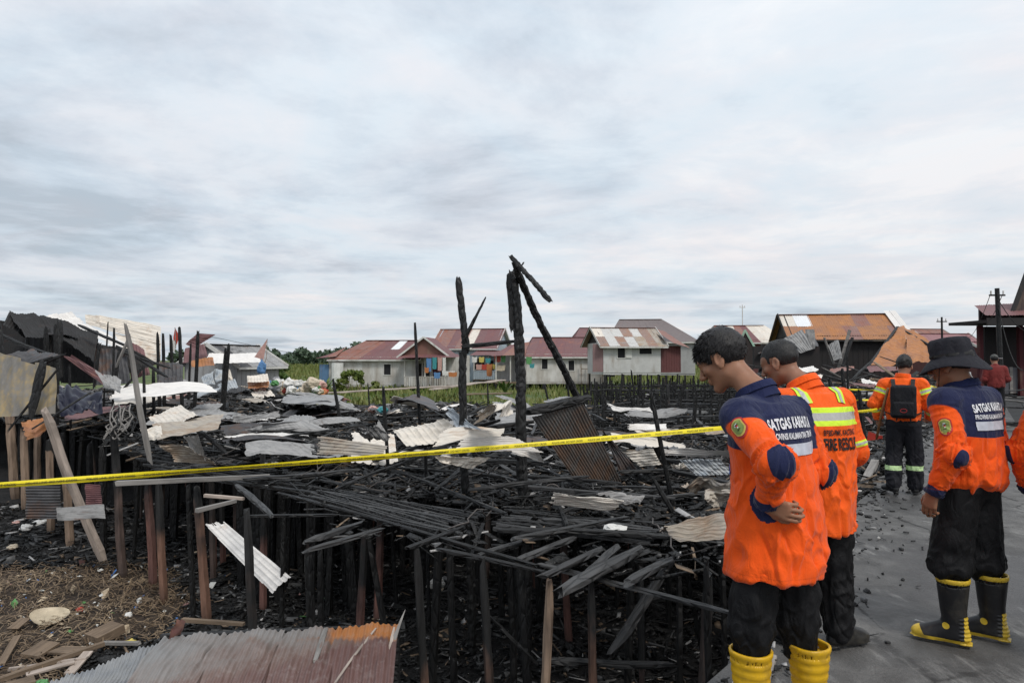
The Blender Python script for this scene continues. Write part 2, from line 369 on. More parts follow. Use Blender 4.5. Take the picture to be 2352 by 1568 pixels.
def build_walkway():
    m = Mt('grimy_concrete'); co = m.coord('World', rnd=False); a = m.coord('World', (1, 0.25, 1), rnd=False, rot=(0, 0, R(-34)))
    n = m.noise(co, 3, 7, 0.7, 0.5); n2 = m.noise(co, 0.7, 4, 0.6); n3 = m.noise(a, 13, 8, 0.75); n4 = m.noise(co, 60, 3, 0.6)
    c = m.ramp(n, [(0.35, (0.068, 0.066, 0.064)), (0.55, (0.125, 0.122, 0.118)), (0.75, (0.20, 0.195, 0.187))])
    c = m.mix(m.ramp(n2, [(0.40, 0.8), (0.56, 0.0)]), c, (0.046, 0.045, 0.045))
    c = m.mix(m.ramp(m.math('MULTIPLY', n3, m.noise(co, 1.3, 3)), [(0.30, 0.0), (0.40, 0.7)]), c, (0.24, 0.235, 0.225))
    c = m.mix(m.ramp(n4, [(0.62, 0.0), (0.75, 0.5)]), c, (0.02, 0.02, 0.02))
    cr = m.voro(m.coord('World', (1, 1, 1), rnd=False), 0.9); w2 = m.N('ShaderNodeTexVoronoi'); cr2 = m.ramp(m.math('ADD', cr, m.math('MULTIPLY', m.math('SUBTRACT', n, .5), .12)), [(0.0, 0.8), (0.016, 0.0)]); c = m.mix(m.math('MULTIPLY', cr2, m.ramp(n2, [(.45, 0.0), (.55, 1.0)])), c, (.018, .017, .017)); g4 = m.noise(co, 180, 3, .7); c = m.mix(m.ramp(g4, [(.35, .45), (.5, 0.0)]), c, (.02, .02, .02)); c = m.mix(m.ramp(g4, [(.6, 0.0), (.72, .4)]), c, (.3, .29, .28))
    m.col(c).rough(m.ramp(n2, [(0.35, 0.38), (0.6, 0.85)])); m.bump(m.math('ADD', n, m.math('MULTIPLY', n4, 0.5)), 0.8, 0.02)
    # slab with a broken, worn left edge
    ys = list(np.concatenate([np.arange(-4, 16, 0.22), np.arange(16, 70, 1.2)])); V = []; Fc = []
    for k, y in enumerate(ys):
        j = 0.10 * float(fbm(y * 1.3, 0.3, 0, 5)) + 0.03 * float(vnoise(y * 7, 0, 0, 8))
        xl, xr = edge_l(y) + j, edge_r(y)
        zz = 0.012 * float(vnoise(y * 2, 1, 0, 3))
        for x, z in ((xl - .03, -0.34), (xl, -0.03 + zz), (xl + 0.03, zz * .3), (xl + 0.8, 0), (xr, 0.0), (xr, -0.34)): V.append((x, y, z))
    for k in range(len(ys) - 1):
        for q in range(5): a0 = k * 6 + q; Fc.append((a0, a0 + 1, a0 + 7, a0 + 6))
    o = meshobj('walkway_pavement', V, [f[::-1] for f in Fc], m.m); tag(o, kind='structure')
    # charred and rust bearers that carry the slab
    for k, y in enumerate((3.0, 4.6, 6.2, 8.0, 10.0, 12.5, 15.5, 19.0)):
        x = edge_l(y) + 0.16
        b = MB(); z0 = zg1(x, y) - 0.2
        b.box(-0.07, 0.07, -0.07, 0.07, z0, -0.34)
        p = b.build('walkway_pier', MC['post_dark'], loc=(0, 0, 0)); p.location = (x, y, 0)
        tag(p, 'blackened timber pier under the left edge of the concrete walkway', 'pier', 'piers carrying the walkway edge')
    # broken concrete lump at the near edge
    rng = random.Random(4); V = []; 
    for (x, y, z) in ((0.30, 2.2, -.32), (.86, 2.95, -.32), (1.28, 3.72, -.3), (1.05, 3.95, -.36), (0.55, 3.1, -.38), (0.0, 2.4, -.38)):
        V.append((x, y, z))
    for (x, y, z) in ((0.36, 2.2, -.03), (.9, 2.95, -.02), (1.30, 3.72, -.02), (1.18, 3.86, -.05), (0.66, 3.08, -.06), (0.1, 2.4, -.07)):
        V.append((x, y, z))
    Fc = [(6, 7, 10, 11), (7, 8, 9, 10), (0, 5, 4, 1), (1, 4, 3, 2)] + [(i, (i + 1) % 6, 6 + (i + 1) % 6, 6 + i) for i in range(6)]
    o = meshobj('broken_kerb', V, Fc, mat_plain('broken_concrete', (0.33, 0.30, 0.27), 0.85, 0.35, 9, 0.5, dirt=(0.1, .09, .08)))
    o.location = (.13, .0, .045); bv = o.modifiers.new('b', 'BEVEL'); bv.width = 0.012; bv.segments = 2
    tag(o, 'broken pale concrete kerb piece along the near walkway edge beside the yellow boots', 'kerb')


# ------------------------------------------------------------------ vegetation
def leaf_cloud(pts, nrm, size, rng, asp=2.2):
    """numpy arrays of quads"""
    n = len(pts); d = rng.normal(size=(n, 3)); d /= np.linalg.norm(d, axis=1)[:, None]
    a = np.cross(d, nrm + 0.3 * rng.normal(size=(n, 3))); a /= np.linalg.norm(a, axis=1)[:, None] + 1e-6
    s = size * (0.6 + 0.8 * rng.random((n, 1)))
    V = np.stack([pts - d * s, pts + a * s / asp, pts + d * s, pts - a * s / asp], 1)
    return V.reshape(-1, 3), np.arange(4 * n).reshape(n, 4)
def mat_leaf(name, c1, c2, c3=None):
    m = Mt(name); n = m.noise(m.coord('World', rnd=False), 0.9, 3); g = m.N('ShaderNodeNewGeometry')
    n2 = m.noise(m.coord('World', rnd=False), 6, 2)
    c = m.mix(m.ramp(n, [(0.38, 0.0), (0.62, 1.0)]), c1, c2); c = m.mix(m.ramp(n2, [(0.4, 0.0), (0.7, 0.8)]), c, c3 or c2)
    m.col(c).rough(0.6); return m.m
def clump(center, rad, n, rng):
    p = rng.normal(size=(n, 3)); p /= np.linalg.norm(p, axis=1)[:, None]; r = rng.random((n, 1)) ** 0.4
    nr = p.copy(); return center + p * r * rad, nr

def build_vegetation():
    rng = np.random.default_rng(5)
    # far wood
    P = []; Nn = []
    for k in range(210):
        y = 230 + rng.random() * 150; x = -140 + rng.random() * 260 if k % 3 else -95 + rng.random() * 60
        h = (4.0 + rng.random() * 5.0) * y / 260 * (0.75 + 0.5 * float(vnoise(x * 0.04, 3)) ** 2)
        w = h * (0.5 + 0.5 * rng.random())
        for q in range(5):
            c = np.array([x + rng.normal() * w * .35, y + rng.normal() * 2, -0.6 + h * (0.25 + 0.6 * rng.random())])
            p, nr = clump(c, np.array([w * .33, w * .33, h * .22]), 55, rng); P.append(p); Nn.append(nr)
    P = np.concatenate(P); Nn = np.concatenate(Nn); V, Fc = leaf_cloud(P, Nn, 0.8, rng, 1.6)
    o = meshobj('distant_wood', V, Fc, mat_leaf('distant_foliage', (0.05, 0.085, 0.05), (0.085, 0.12, 0.07), (0.035, 0.06, 0.04)))
    tag(o, 'hazy green line of distant trees beyond the grass field', 'trees', kind='stuff')
    # field grass: tufts
    n = 42000; y = 27 + (rng.random(n) ** 1.7) * 170; x = (rng.random(n) * 1.25 - 0.55) * y * 0.75
    keep = (burnmask(x, y) < 0.4) & (x < edge_l(y) - 2); x, y = x[keep], y[keep]; z = zg(x, y)
    hgt = (0.14 + 0.30 * rng.random(len(x))) * (0.7 + 0.6 * (vnoise(x * .2, y * .2, 0, 4) > 0.1)) * np.clip(y / 60, 0.8, 2.2)
    a = rng.random(len(x)) * 6.28; w = hgt * 0.22; dx, dy = np.cos(a) * w, np.sin(a) * w; lx, ly = rng.normal(size=len(x)) * hgt * .3, rng.normal(size=len(x)) * hgt * .3
    V = np.stack([np.stack([x - dx, y - dy, z - .05], -1), np.stack([x + dx, y + dy, z - .05], -1), np.stack([x + lx + dx * .3, y + ly, z + hgt], -1), np.stack([x + lx - dx * .3, y + ly, z + hgt], -1)], 1).reshape(-1, 3)
    o = meshobj('field_grass', V, np.arange(len(V)).reshape(-1, 4), mat_leaf('field_grass', (0.075, 0.13, 0.02), (0.15, 0.17, 0.045), (0.20, 0.18, 0.07)))
    tag(o, 'yellow green grass of the open field behind the ruins', 'grass', kind='stuff')
    # bush beyond the collapsed house
    def bush(name, x, y, w, h, n, label, cat, mat, seed, leaf=0.07, ncl=26):
        r = np.random.default_rng(seed); root = empty(name, (x, y, zg1(x, y)), label=label, cat=cat)
        P = []; Nn = []; st = MB()
        for k in range(ncl):
            t = r.random() ** .6; ang = r.random() * 6.28; rr = w / 2 * math.sqrt(r.random()) * math.sqrt(max(0.05, 1 - (t * .9) ** 2))
            c = np.array([math.cos(ang) * rr, math.sin(ang) * rr, h * (0.15 + 0.8 * t)])
            p, nr = clump(c, np.array([w * .15, w * .15, h * .11]) * (0.7 + .6 * r.random()), n // ncl, r); P.append(p); Nn.append(nr)
            if k % 3 == 0: st.tube([(0, 0, -0.1), (c[0] * .4, c[1] * .4, c[2] * .5), tuple(c)], 0.03, 5, r2=0.008)
        V, Fc = leaf_cloud(np.concatenate(P), np.concatenate(Nn), leaf, r)
        meshobj('foliage', V, Fc, mat, root); st.build('stem', MC['brown_wood'], root)
    gl = mat_leaf('bush_leaves', (0.05, 0.095, 0.018), (0.10, 0.15, 0.03), (0.03, 0.06, 0.015))
    yl = mat_leaf('garden_leaves', (0.13, 0.17, 0.03), (0.20, 0.21, 0.06), (0.07, 0.12, 0.03))
    p = at(618, 870, 38); bush('bush', p.x, p.y, 2.6, 2.3, 7000, 'rounded dark green bush behind the rubbish heap beside the grey gabled shed', 'bush', gl, 11)
    p = at(585, 862, 45); bush('bush', p.x, p.y, 3.0, 2.0, 5000, 'low green bush partly behind the grey gabled shed, left of the rounded bush', 'bush', gl, 12)
    for k, (px, wd, hh, lab) in enumerate(((783, 1.1, 1.0, 'leafy garden shrub nearest the blue tin panel of the white house'), (800, 1.1, 1.5, 'tall yellow green garden shrub in front of the white house wall, left of two'),
                                           (826, 1.0, 1.5, 'tall yellow green garden shrub nearest the white water tank of the house'), (870, 1.1, 0.8, 'low shrub beside the stilts of the white porch house'))):
        p = at(px, 890, 43.5); bush('garden_shrub', p.x, p.y, wd, hh, 1200, lab, 'shrub', yl, 20 + k, 0.11, 10)
    # banana-like long leaved plants
    for k, (px, Y, hh, lab) in enumerate(((700, 40, 1.1, 'clump of long green blades in the field just right of the rubbish heap'), (745, 42, 1.3, 'clump of long arching green leaves below the blue tin panel'),
                                          (1160, 42, 1.2, 'small green palm-like plant between the two stilt houses'))):
        p = at(px, 890, Y); root = empty('long_leaved_plant', (p.x, p.y, zg1(p.x, p.y)), label=lab, cat='plant'); r = random.Random(k)
        for q in range(13):
            a = r.random() * 6.28; l = hh * (0.7 + .5 * r.random()); w = 0.07; V = []; Fc = []
            for i in range(6):
                t = i / 5; rr = l * .6 * t; zz = l * (t * 1.3 - t * t * .6) ; ww = w * math.sin(math.pi * (0.12 + .86 * t))
                c = Vector((math.cos(a) * rr, math.sin(a) * rr, zz)); s = Vector((-math.sin(a), math.cos(a), 0)) * ww
                V += [c - s, c + s + Vector((0, 0, .02))]
                if i: b = 2 * i; Fc.append((b - 2, b - 1, b + 1, b))
            meshobj('leaf', V, Fc, gl, root)


# ------------------------------------------------------------------ corrugated sheet
def sheet_geo(A, B, C, D, ribs=10, amp=0.012, axis='v', nv=8, crumple=0.03, seed=0, jag=0.0, bend=0.0, rseg=4, curl=0.0, tear=0.0, rib=False):
    """quad A-B-C-D (A,B first end; D,C other end). Corrugation ridges run along A->D ('v') or A->B ('u')."""
    A, B, C, D = [np.array(tuple(p), float) for p in (A, B, C, D)]
    nu = max(6, int(ribs * rseg)); 
    U, W = np.meshgrid(np.linspace(0, 1, nu + 1), np.linspace(0, 1, nv + 1), indexing='ij')
    if axis == 'u': A, B, C, D = A, D, C, B
    Wj = W.copy(); Uj = U.copy()
    if jag:
        Wj[:, 0] += jag * (vnoise(U[:, 0] * ribs * .5, seed, 1, 3) * .6 + 0.5 * vnoise(U[:, 0] * ribs * 1.7, seed, 2, 3)); Wj[:, -1] -= jag * (vnoise(U[:, 0] * ribs * .4, seed, 5, 3) * .6 + .5 * vnoise(U[:, 0] * ribs * 1.7, seed, 6, 3))
    P = ((1 - Uj) * (1 - Wj))[..., None] * A + (Uj * (1 - Wj))[..., None] * B + (Uj * Wj)[..., None] * C + ((1 - Uj) * Wj)[..., None] * D
    n = np.cross(B - A, D - A); n /= np.linalg.norm(n) + 1e-9
    if n[2] < 0: n = -n
    L = max(np.linalg.norm(B - A), np.linalg.norm(D - A))
    off = amp * np.sin(U * ribs * 2 * math.pi) if not rib else amp * 1.6 * np.exp(-(((U * ribs) % 1 - .5) / .13) ** 2)
    off = off + crumple * (fbm(U * 2.3 + seed * 7.1, W * 2.6, seed, 4, 3)) + crumple * .5 * np.abs(vnoise(U * 5 + seed, W * 4, 0, 6))
    off = off + bend * L * (1 - (2 * W - 1) ** 2) + curl * L * np.maximum(0, W - .7) ** 2 * 6 * (U - .2)
    P = P + off[..., None] * n
    nx, ny = U.shape; i, j = np.meshgrid(np.arange(nx - 1), np.arange(ny - 1), indexing='ij'); a = (i * ny + j).ravel()
    Fc = np.stack([a, a + ny, a + ny + 1, a + 1], -1)
    if tear:
        ci = (i.ravel() / (nx - 1)); cj = (j.ravel() / (ny - 1)); e = np.minimum(np.minimum(ci, 1 - ci), np.minimum(cj, 1 - cj))
        k = fbm(ci * 9 + seed, cj * 9, seed, 8, 2) * 0.5 + e * 9 > -tear
        Fc = Fc[k]
    return P.reshape(-1, 3), Fc
def sheet(name, q, mat, parent=None, **k):
    V, Fc = sheet_geo(*q, **k); c = V.mean(0); used = np.unique(Fc)
    o = meshobj(name, V - c, Fc, mat, parent, smooth=True, loc=tuple(c)); return o


# ------------------------------------------------------------------ houses
PAINT = {}
def paint(name, c, dirt=(0.22, 0.17, 0.12), amt=0.35):
    if name not in PAINT: PAINT[name] = mat_plain(name, c, 0.8, 0.12, 2.2, 0.1, dirt=dirt, dirt_amt=amt)
    return PAINT[name]
def roof_slope(root, a, b, c, d, mats, n, rng, ribw=0.11, rows=1, sag=0.0):
    """a-b eave (left,right), d-c ridge: n sheets side by side, each its own part"""
    a, b, c, d = [Vector(p) for p in (a, b, c, d)]
    for r in range(rows):
        for i in range(n):
            t0, t1 = i / n, (i + 1) / n + 0.012; s0, s1 = r / rows, (r + 1) / rows + (0.02 if r < rows - 1 else 0)
            def P(t, s): return (a.lerp(b, t)).lerp(d.lerp(c, t), s)
            lift = Vector((0, 0, 0.006 * (i % 2) - 0.010 * r + rng.uniform(-.008, .008) ))
            q = [P(t0, s0) + lift, P(t1, s0) + lift, P(t1, s1) + lift, P(t0, s1) + lift]
            m = mats[rng.randrange(len(mats))] if not callable(mats) else mats(i, r)
            w = (q[1] - q[0]).length
            V, Fc = sheet_geo(*q, ribs=max(3, int(w / ribw)), amp=0.014, nv=3, crumple=0.012, seed=rng.randrange(99), rseg=3, bend=-sag)
            cc = V.mean(0); meshobj('roof_sheet', V - cc, Fc, m, root, smooth=True, loc=tuple(cc))
def wall_panel(mb, p, q, z0, z1, th=0.06, batt=0.0, holes=(), m=0, bm=1):
    """vertical wall from p to q (xy) with rectangular holes [(t0,t1,za,zb)] in metres along"""
    p, q = Vector((*p, 0)), Vector((*q, 0)); L = (q - p).length; T = frame(p, q)
    xs = sorted({0, L, *[h[0] for h in holes], *[h[1] for h in holes]}); zs = sorted({z0, z1, *[h[2] for h in holes], *[h[3] for h in holes]})
    for i in range(len(xs) - 1):
        for j in range(len(zs) - 1):
            cx, cz = (xs[i] + xs[i + 1]) / 2, (zs[j] + zs[j + 1]) / 2
            if any(h[0] < cx < h[1] and h[2] < cz < h[3] for h in holes): continue
            mb.box(xs[i], xs[i + 1], -th / 2, th / 2, zs[j], zs[j + 1], m, T)
    if batt:
        k = int(L / batt)
        for i in range(k + 1):
            x = min(L - .02, i * batt + .01)
            zz = [(z0, z1)]
            for h in holes:
                if h[0] - .02 < x < h[1] + .02: zz = [(z0, h[2] - .03), (h[3] + .03, z1)]
            for a, b in zz: mb.box(x, x + 0.025, -th / 2 - 0.014, -th / 2, a, b, m, T)

def house(label, loc, rz, Lx, Dy, zf, H, rise, over=0.35, wallm=None, roof=None, n_sheets=8, stilts=True, windows=(), hip_l=0.0, hip_r=0.0, seed=0, rows=1, gable=None, gable_face=True, batt=0.3, name='stilt_house', cat='house', trim=None, front_wall=True, zground=-1.1, door=None, back=True):
    """local frame: x along the ridge, y away from the camera; windows: (x, z, w, h, kind) on the front wall, z above floor"""
    rng = random.Random(seed); root = empty(name, loc, rz, label, cat)
    wm = wallm; tr = trim or paint('white_trim', (0.62, 0.61, 0.58)); roof = roof or [MC['tin_rust']]
    hx, hy = Lx / 2, Dy / 2; z0, z1 = zf, zf + H; zr = z1 + rise
    holes = [(hx + w[0] - w[2] / 2, hx + w[0] + w[2] / 2, z0 + w[1], z0 + w[1] + w[3]) for w in windows]
    if door: holes.append((hx + door[0] - .4, hx + door[0] + .4, z0 + .02, z0 + 1.75))
    mb = MB()
    if front_wall: wall_panel(mb, (-hx, -hy), (hx, -hy), z0, z1, batt=batt, holes=holes)
    mb2 = MB(); 
    wall_panel(mb2, (hx - .03, -hy + .03), (hx - .03, hy), z0, z1, batt=batt); wall_panel(mb2, (-hx + .03, hy), (-hx + .03, -hy + .03), z0, z1, batt=batt)
    if back: wall_panel(mb2, (hx, hy - .03), (-hx, hy - .03), z0, z1, batt=0)
    mb2.box(-hx, hx, -hy, hy, z0 - 0.12, z0, 0)
    if front_wall: mb.build('wall', [wm, wm], root)
    mb2.build('wall', [wm, wm], root)
    # gable ends
    if gable_face:
        for sx in (-1, 1):
            if (sx < 0 and hip_l) or (sx > 0 and hip_r): continue
            x = sx * (hx - .03); g = MB(); g.add([(x - .03, -hy, z1), (x - .03, hy, z1), (x - .03, 0, zr), (x + .03, -hy, z1), (x + .03, hy, z1), (x + .03, 0, zr)], [(0, 2, 1), (3, 4, 5), (0, 3, 5, 2), (1, 2, 5, 4), (0, 1, 4, 3)])
            g.build('gable', gable or wm, root)
            bb = MB()
            for sy in (-1, 1):
                k = rise / hy; e = hy + over
                bb.bar((sx * (hx + over * .8), sy * e, zr - k * e + .0), (sx * (hx + over * .8), 0, zr + .0), 0.03, 0.16)
            bb.build('barge_board', tr, root)
    k = rise / hy; ey = hy + over; ze = zr - k * ey; ex = hx + over * .8
    xl, xr = -ex + hip_l, ex - hip_r
    roof_slope(root, (-ex, -ey, ze), (ex, -ey, ze), (xr, 0, zr), (xl, 0, zr), roof, n_sheets, rng, rows=rows)
    roof_slope(root, (ex, ey, ze), (-ex, ey, ze), (xl, 0, zr), (xr, 0, zr), roof, max(2, n_sheets // 2), rng)
    if hip_l: roof_slope(root, (-ex, ey, ze), (-ex, -ey, ze), (xl, 0.01, zr), (xl, -0.01, zr), roof, 3, rng)
    if hip_r: roof_slope(root, (ex, -ey, ze), (ex, ey, ze), (xr, 0.01, zr), (xr, -0.01, zr), roof, 3, rng)
    rc = MB(); rc.bar((xl, -.07, zr + .0), (xr, -.07, zr + .0), 0.16, 0.02); rc.bar((xl, .07, zr + .003), (xr, .07, zr + .003), .16, .02); rc.build('ridge_cap', roof[0] if not callable(roof) else MC['tin_rust'], root)
    f = MB(); f.bar((-ex, -ey + .02, ze - .05), (ex, -ey + .02, ze - .05), 0.03, 0.10); f.build('fascia', tr, root)
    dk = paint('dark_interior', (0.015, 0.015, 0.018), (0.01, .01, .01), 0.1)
    for (x, z, w, h, kind) in windows:
        fr = MB(); T = Matrix.Translation((x, -hy - .045, z0 + z)); t = .05
        fr.box(-w / 2 - t, w / 2 + t, -.02, .02, -t, 0, 0, T); fr.box(-w / 2 - t, w / 2 + t, -.02, .02, h, h + t, 0, T); fr.box(-w / 2 - t, -w / 2, -.02, .02, 0, h, 0, T); fr.box(w / 2, w / 2 + t, -.02, .02, 0, h, 0, T)
        win = fr.build('window', tr, root)
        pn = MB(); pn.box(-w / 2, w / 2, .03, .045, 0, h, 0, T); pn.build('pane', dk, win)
        if kind == 'shutter':
            s = MB(); s.box(w / 2 + t, w / 2 + t + w * .8, -.05, -.02, 0, h, 0, T); s.build('shutter', paint('shutter_white', (0.6, 0.6, 0.57)), win)
    if door:
        s = MB(); s.box(door[0] - .4, door[0] + .4, -hy - .01, -hy + .02, z0 + .02, z0 + 1.75); s.build('door', door[1], root)
    if stilts:
        nx = max(3, int(Lx / .9))
        for i in range(nx):
            for yy in ((-hy + .1), (hy - .1)):
                s = MB(); x = -hx + .12 + (Lx - .24) * i / (nx - 1); s.box(x - .055, x + .055, yy - .055, yy + .055, zground - .3, z0 - .12); s.build('stilt', MC['post_dark'], root)
    return root

def porch(root, x0, x1, y0, y1, zf, post_h, rail_mat, post_mat, roofq=None, roofm=None, rails=True, zground=-1.1):
    """posts, floor and boarded rail of a porch, parts of the house root (local coordinates)"""
    f = MB(); f.box(x0, x1, y0, y1, zf - .1, zf); f.build('porch_floor', MC['brown_wood'], root)
    for x in (x0 + .05, (x0 + x1) / 2, x1 - .05):
        b = MB(); b.box(x - .045, x + .045, y0 + .02, y0 + .11, zf, zf + post_h); b.build('porch_post', post_mat, root)
        b = MB(); b.box(x - .05, x + .05, y0 + .02, y0 + .12, zground - .3, zf - .1); b.build('stilt', MC['post_dark'], root)
    if rails:
        n = int((x1 - x0) / .16)
        for i in range(n):
            b = MB(); x = x0 + .04 + i * (x1 - x0 - .04) / n; b.box(x, x + .12, y0 - .03, y0 - .005, zf - .02, zf + .62); b.build('rail_board', rail_mat, root)
        b = MB(); b.box(x0, x1, y0 - .05, y0 + .03, zf + .62, zf + .67); b.build('handrail', rail_mat, root)
def build_houses():
    W = paint('dusty_white_wall', (0.60, 0.59, 0.565), (.25, .20, .15), .75); G = paint('grey_board_wall', (0.36, 0.36, 0.36), (0.2, .19, .18)); LB = paint('pale_blue_wall', (0.40, 0.47, 0.53))
    DR = paint('dark_red_wall', (0.12, 0.045, 0.045), (0.05, .03, .03)); BK = paint('burnt_wall_and_dark_opening', (0.022, 0.02, 0.02), (0.05, .03, .03)); BL = paint('blue_panel', (0.10, 0.19, 0.32), (0.2, 0.12, .08))
    T = MC
    ppm = lambda Y: F / Y
    # H1 white porch house with skylight
    c = at(868, 885, 49.5)
    h = house('low white house with maroon roof, one white skylight sheet and a laundry porch', (c.x, c.y + 2, 0), R(-6), 6.4, 4.2, -0.25, 2.05, 1.25, wallm=W,
              roof=lambda i, r: (PAINT_SKY if i == 5 and r == 1 else (T['tin_rust'] if i < 3 else T['tin_maroon'])), n_sheets=9, rows=2, hip_l=2.2, windows=((0.95, .75, .5, .75, 'p'), (-2.7, .8, .4, .7, 'p')), seed=1, name='porch_house', zground=-1.0)
    y0 = -4.2 / 2
    # lean-to on the left with blue panels
    b = MB(); wall_panel(b, (-3.5, y0 + .1), (-3.2, y0 + .1), -.25, 1.55, batt=.3); b.build('lean_to_wall', W, h)
    b = MB(); wall_panel(b, (-4.15, y0 + .05), (-3.45, y0 + .05), -.45, 1.25, batt=.2); b.build('blue_panel', BL, h)
    roof_slope(h, (-4.3, y0 - .35, 1.68), (-2.8, y0 - .35, 1.80), (-2.6, y0 + 1.4, 2.5), (-3.6, y0 + 1.4, 2.1), [T['tin_maroon'], T['tin_rust']], 2, random.Random(3))
    # gabled porch on the right
    px0, px1 = 2.5, 5.5; pz = 1.85
    porch(h, px0, px1, y0 - 1.3, y0 + .2, -.25, 2.1, W, W, zground=-1.0)
    b = MB(); xm = (px0 + px1) / 2; b.add([(px0 - .15, y0 - 1.45, pz), (px1 + .15, y0 - 1.45, pz), (xm, y0 - 1.45, pz + 1.25), (px0 - .15, y0 - 1.4, pz), (px1 + .15, y0 - 1.4, pz), (xm, y0 - 1.4, pz + 1.25)], [(0, 1, 2), (3, 5, 4), (0, 3, 4, 1), (1, 4, 5, 2), (2, 5, 3, 0)]); b.build('gable', paint('rusty_gable', (0.2, .1, .08)), h)
    roof_slope(h, (px0 - .4, y0 + 1.9, pz - .1), (px0 - .4, y0 - 1.7, pz - .1), (xm, y0 - 1.7, pz + 1.3), (xm, y0 + 1.9, pz + 1.3), [T['tin_maroon']], 3, random.Random(4))
    roof_slope(h, (px1 + .4, y0 - 1.7, pz - .1), (px1 + .4, y0 + 1.9, pz - .1), (xm, y0 + 1.9, pz + 1.3), (xm, y0 - 1.7, pz + 1.3), [T['tin_maroon']], 3, random.Random(5))
    b = MB(); b.bar((px0 - .4, y0 - 1.72, pz - .12), (xm, y0 - 1.72, pz + 1.3), .04, .12); b.bar((px1 + .4, y0 - 1.725, pz - .12), (xm, y0 - 1.725, pz + 1.3), .04, .12); b.build('barge_board', paint('white_trim', (.62, .61, .58)), h)
    roof_slope(h, (px0 - .3, y0 - 2.0, pz - .16), (px1 + 1.1, y0 - 2.0, pz - .1), (px1 + .8, y0 - 1.4, pz + .12), (px0 - .1, y0 - 1.4, pz + .12), [T['tin_maroon']], 4, random.Random(6))
    b = MB(); wall_panel(b, (px0 + .1, y0 + .25), (px1 + 1.4, y0 + .25), -.25, 1.9, batt=.3, holes=[(1.6, 2.3, -.2, 1.4)]); b.build('wall', W, h)
    b = MB(); b.box(px0 + 1.7, px0 + 2.4, y0 + .3, y0 + .33, -.23, 1.4); b.build('door', DR, h)
    b = MB(); b.tube([(-2.6, y0 - .5, -.6), (-2.6, y0 - .5, 1.35)], .42, 12); b.build('water_tank', paint('white_tank', (.66, .66, .64)), h, smooth=False)
    for x0_, x1_, z0_, z1_ in ((2.75, 3.4, .2, 1.3), (3.55, 4.0, .3, 1.3)):
        b = MB(); b.box(x0_, x1_, y0 + .19, y0 + .215, z0_, z1_); b.build('window', BK, h)  # black panels paint the darkness inside the porch openings
    # H2 house behind with rust roof and pale blue gable
    c = at(1085, 880, 56)
    h2 = house('house with a rust streaked red roof and a pale blue gable, behind the laundry porch', (c.x - .1, c.y + 2, 0), R(-14), 5.2, 4.6, -0.1, 2.8, 1.5, wallm=LB, gable=LB,
               roof=[T['tin_rust'], T['tin_rust'], T['tin_maroon'], T['tin_cream']], n_sheets=8, windows=((1.3, .9, .9, .9, 'p'),), seed=2, batt=.35)
    porch(h2, 1.2, 3.6, -3.7, -2.4, 0.05, 1.9, LB, W)
    roof_slope(h2, (1.0, -4.0, 1.95), (4.2, -4.0, 1.9), (4.0, -2.3, 2.3), (1.2, -2.3, 2.35), [T['tin_maroon'], T['tin_rust']], 4, random.Random(7))
    for x0_, x1_, z0_, z1_ in ((-.2, .5, .6, 1.7), (2.2, 2.5, .6, 1.5)):
        b = MB(); b.box(x0_, x1_, -2.36, -2.34, z0_, z1_); b.build('window', BK, h2)  # black boxes stand in for the unlit rooms behind these openings
    # H3 long maroon roof
    c = at(1300, 876, 50)
    h3 = house('long low white house under a dusty maroon roof with two small dark windows', (c.x, c.y + 2, 0), R(1), 5.9, 4.2, -0.05, 2.05, 1.30, wallm=W,
               roof=[T['tin_maroon']], n_sheets=9, windows=((-1.6, .95, .42, .72, 'p'), (.35, .85, .42, .72, 'p')), seed=3, batt=0, hip_l=0.9, zground=-1.1)
    roof_slope(h3, (-5.5, -2.5, 1.85), (-3.1, -2.5, 1.95), (-2.6, 0, 2.95), (-4.1, -.2, 2.7), [T['tin_rust'], T['tin_maroon']], 3, random.Random(8))
    porch(h3, -5.2, -3.0, -2.2, -.5, -.05, 1.95, T['grey_wood'], W, rails=False)
    b = MB(); wall_panel(b, (-5.1, -.4), (-3.0, -.4), -.05, 1.9, batt=.3); b.build('wall', G, h3)
    for x in (1.0, 1.5, 2.55):
        b = MB(); b.box(x, x + .05, -2.45, -2.4, -1.0, 1.3); b.build('prop_stick', T['brown_wood'], h3)
    b = MB(); b.box(1.0, 3.6, -2.47, -2.43, .9, .95); b.build('prop_stick', T['brown_wood'], h3)
    # H4 patched roof
    c = at(1440, 852, 44.5)
    dr = mat_tin('dull_brown_patch', (.24, .15, .12), (.30, .22, .19), (.28, .15, .09), .4, .05); tw = [T['tin_grey'] if False else mat_tin('weathered_white_patch', (.60, .59, .57), (.48, .47, .45), (.32, .22, .15), .2, .05), dr, T['tin_tan'], T['tin_cream'], dr]
    pat = [[3, 0, 0, 1, 0, 4, 2], [1, 0, 1, 0, 2, 1, 2]]
    h4 = house('grey walled house with a patchwork roof of white and rusty tin sheets', (c.x, c.y + 1.6, 0), R(10), 3.9, 3.6, 0.75, 1.95, 1.05, wallm=paint('light_grey_wall', (.50, .50, .49)), gable=BK,
               roof=lambda i, r: tw[pat[1 - r][i]], n_sheets=7, rows=2, windows=((-.75, .95, .5, .75, 'shutter'), (0.9, 1.2, .85, .45, 'p')), seed=4, batt=0, over=.45, zground=-1.0)
    b = MB(); wall_panel(b, (2.0, -1.7), (3.6, -1.2), .75, 2.5, batt=.22); b.build('side_wall', DR, h4)
    b = MB(); wall_panel(b, (-2.6, -1.6), (-1.95, -1.75), .8, 2.6, batt=.16); b.build('side_wall', paint('red_grey_wall', (.25, .16, .16)), h4)
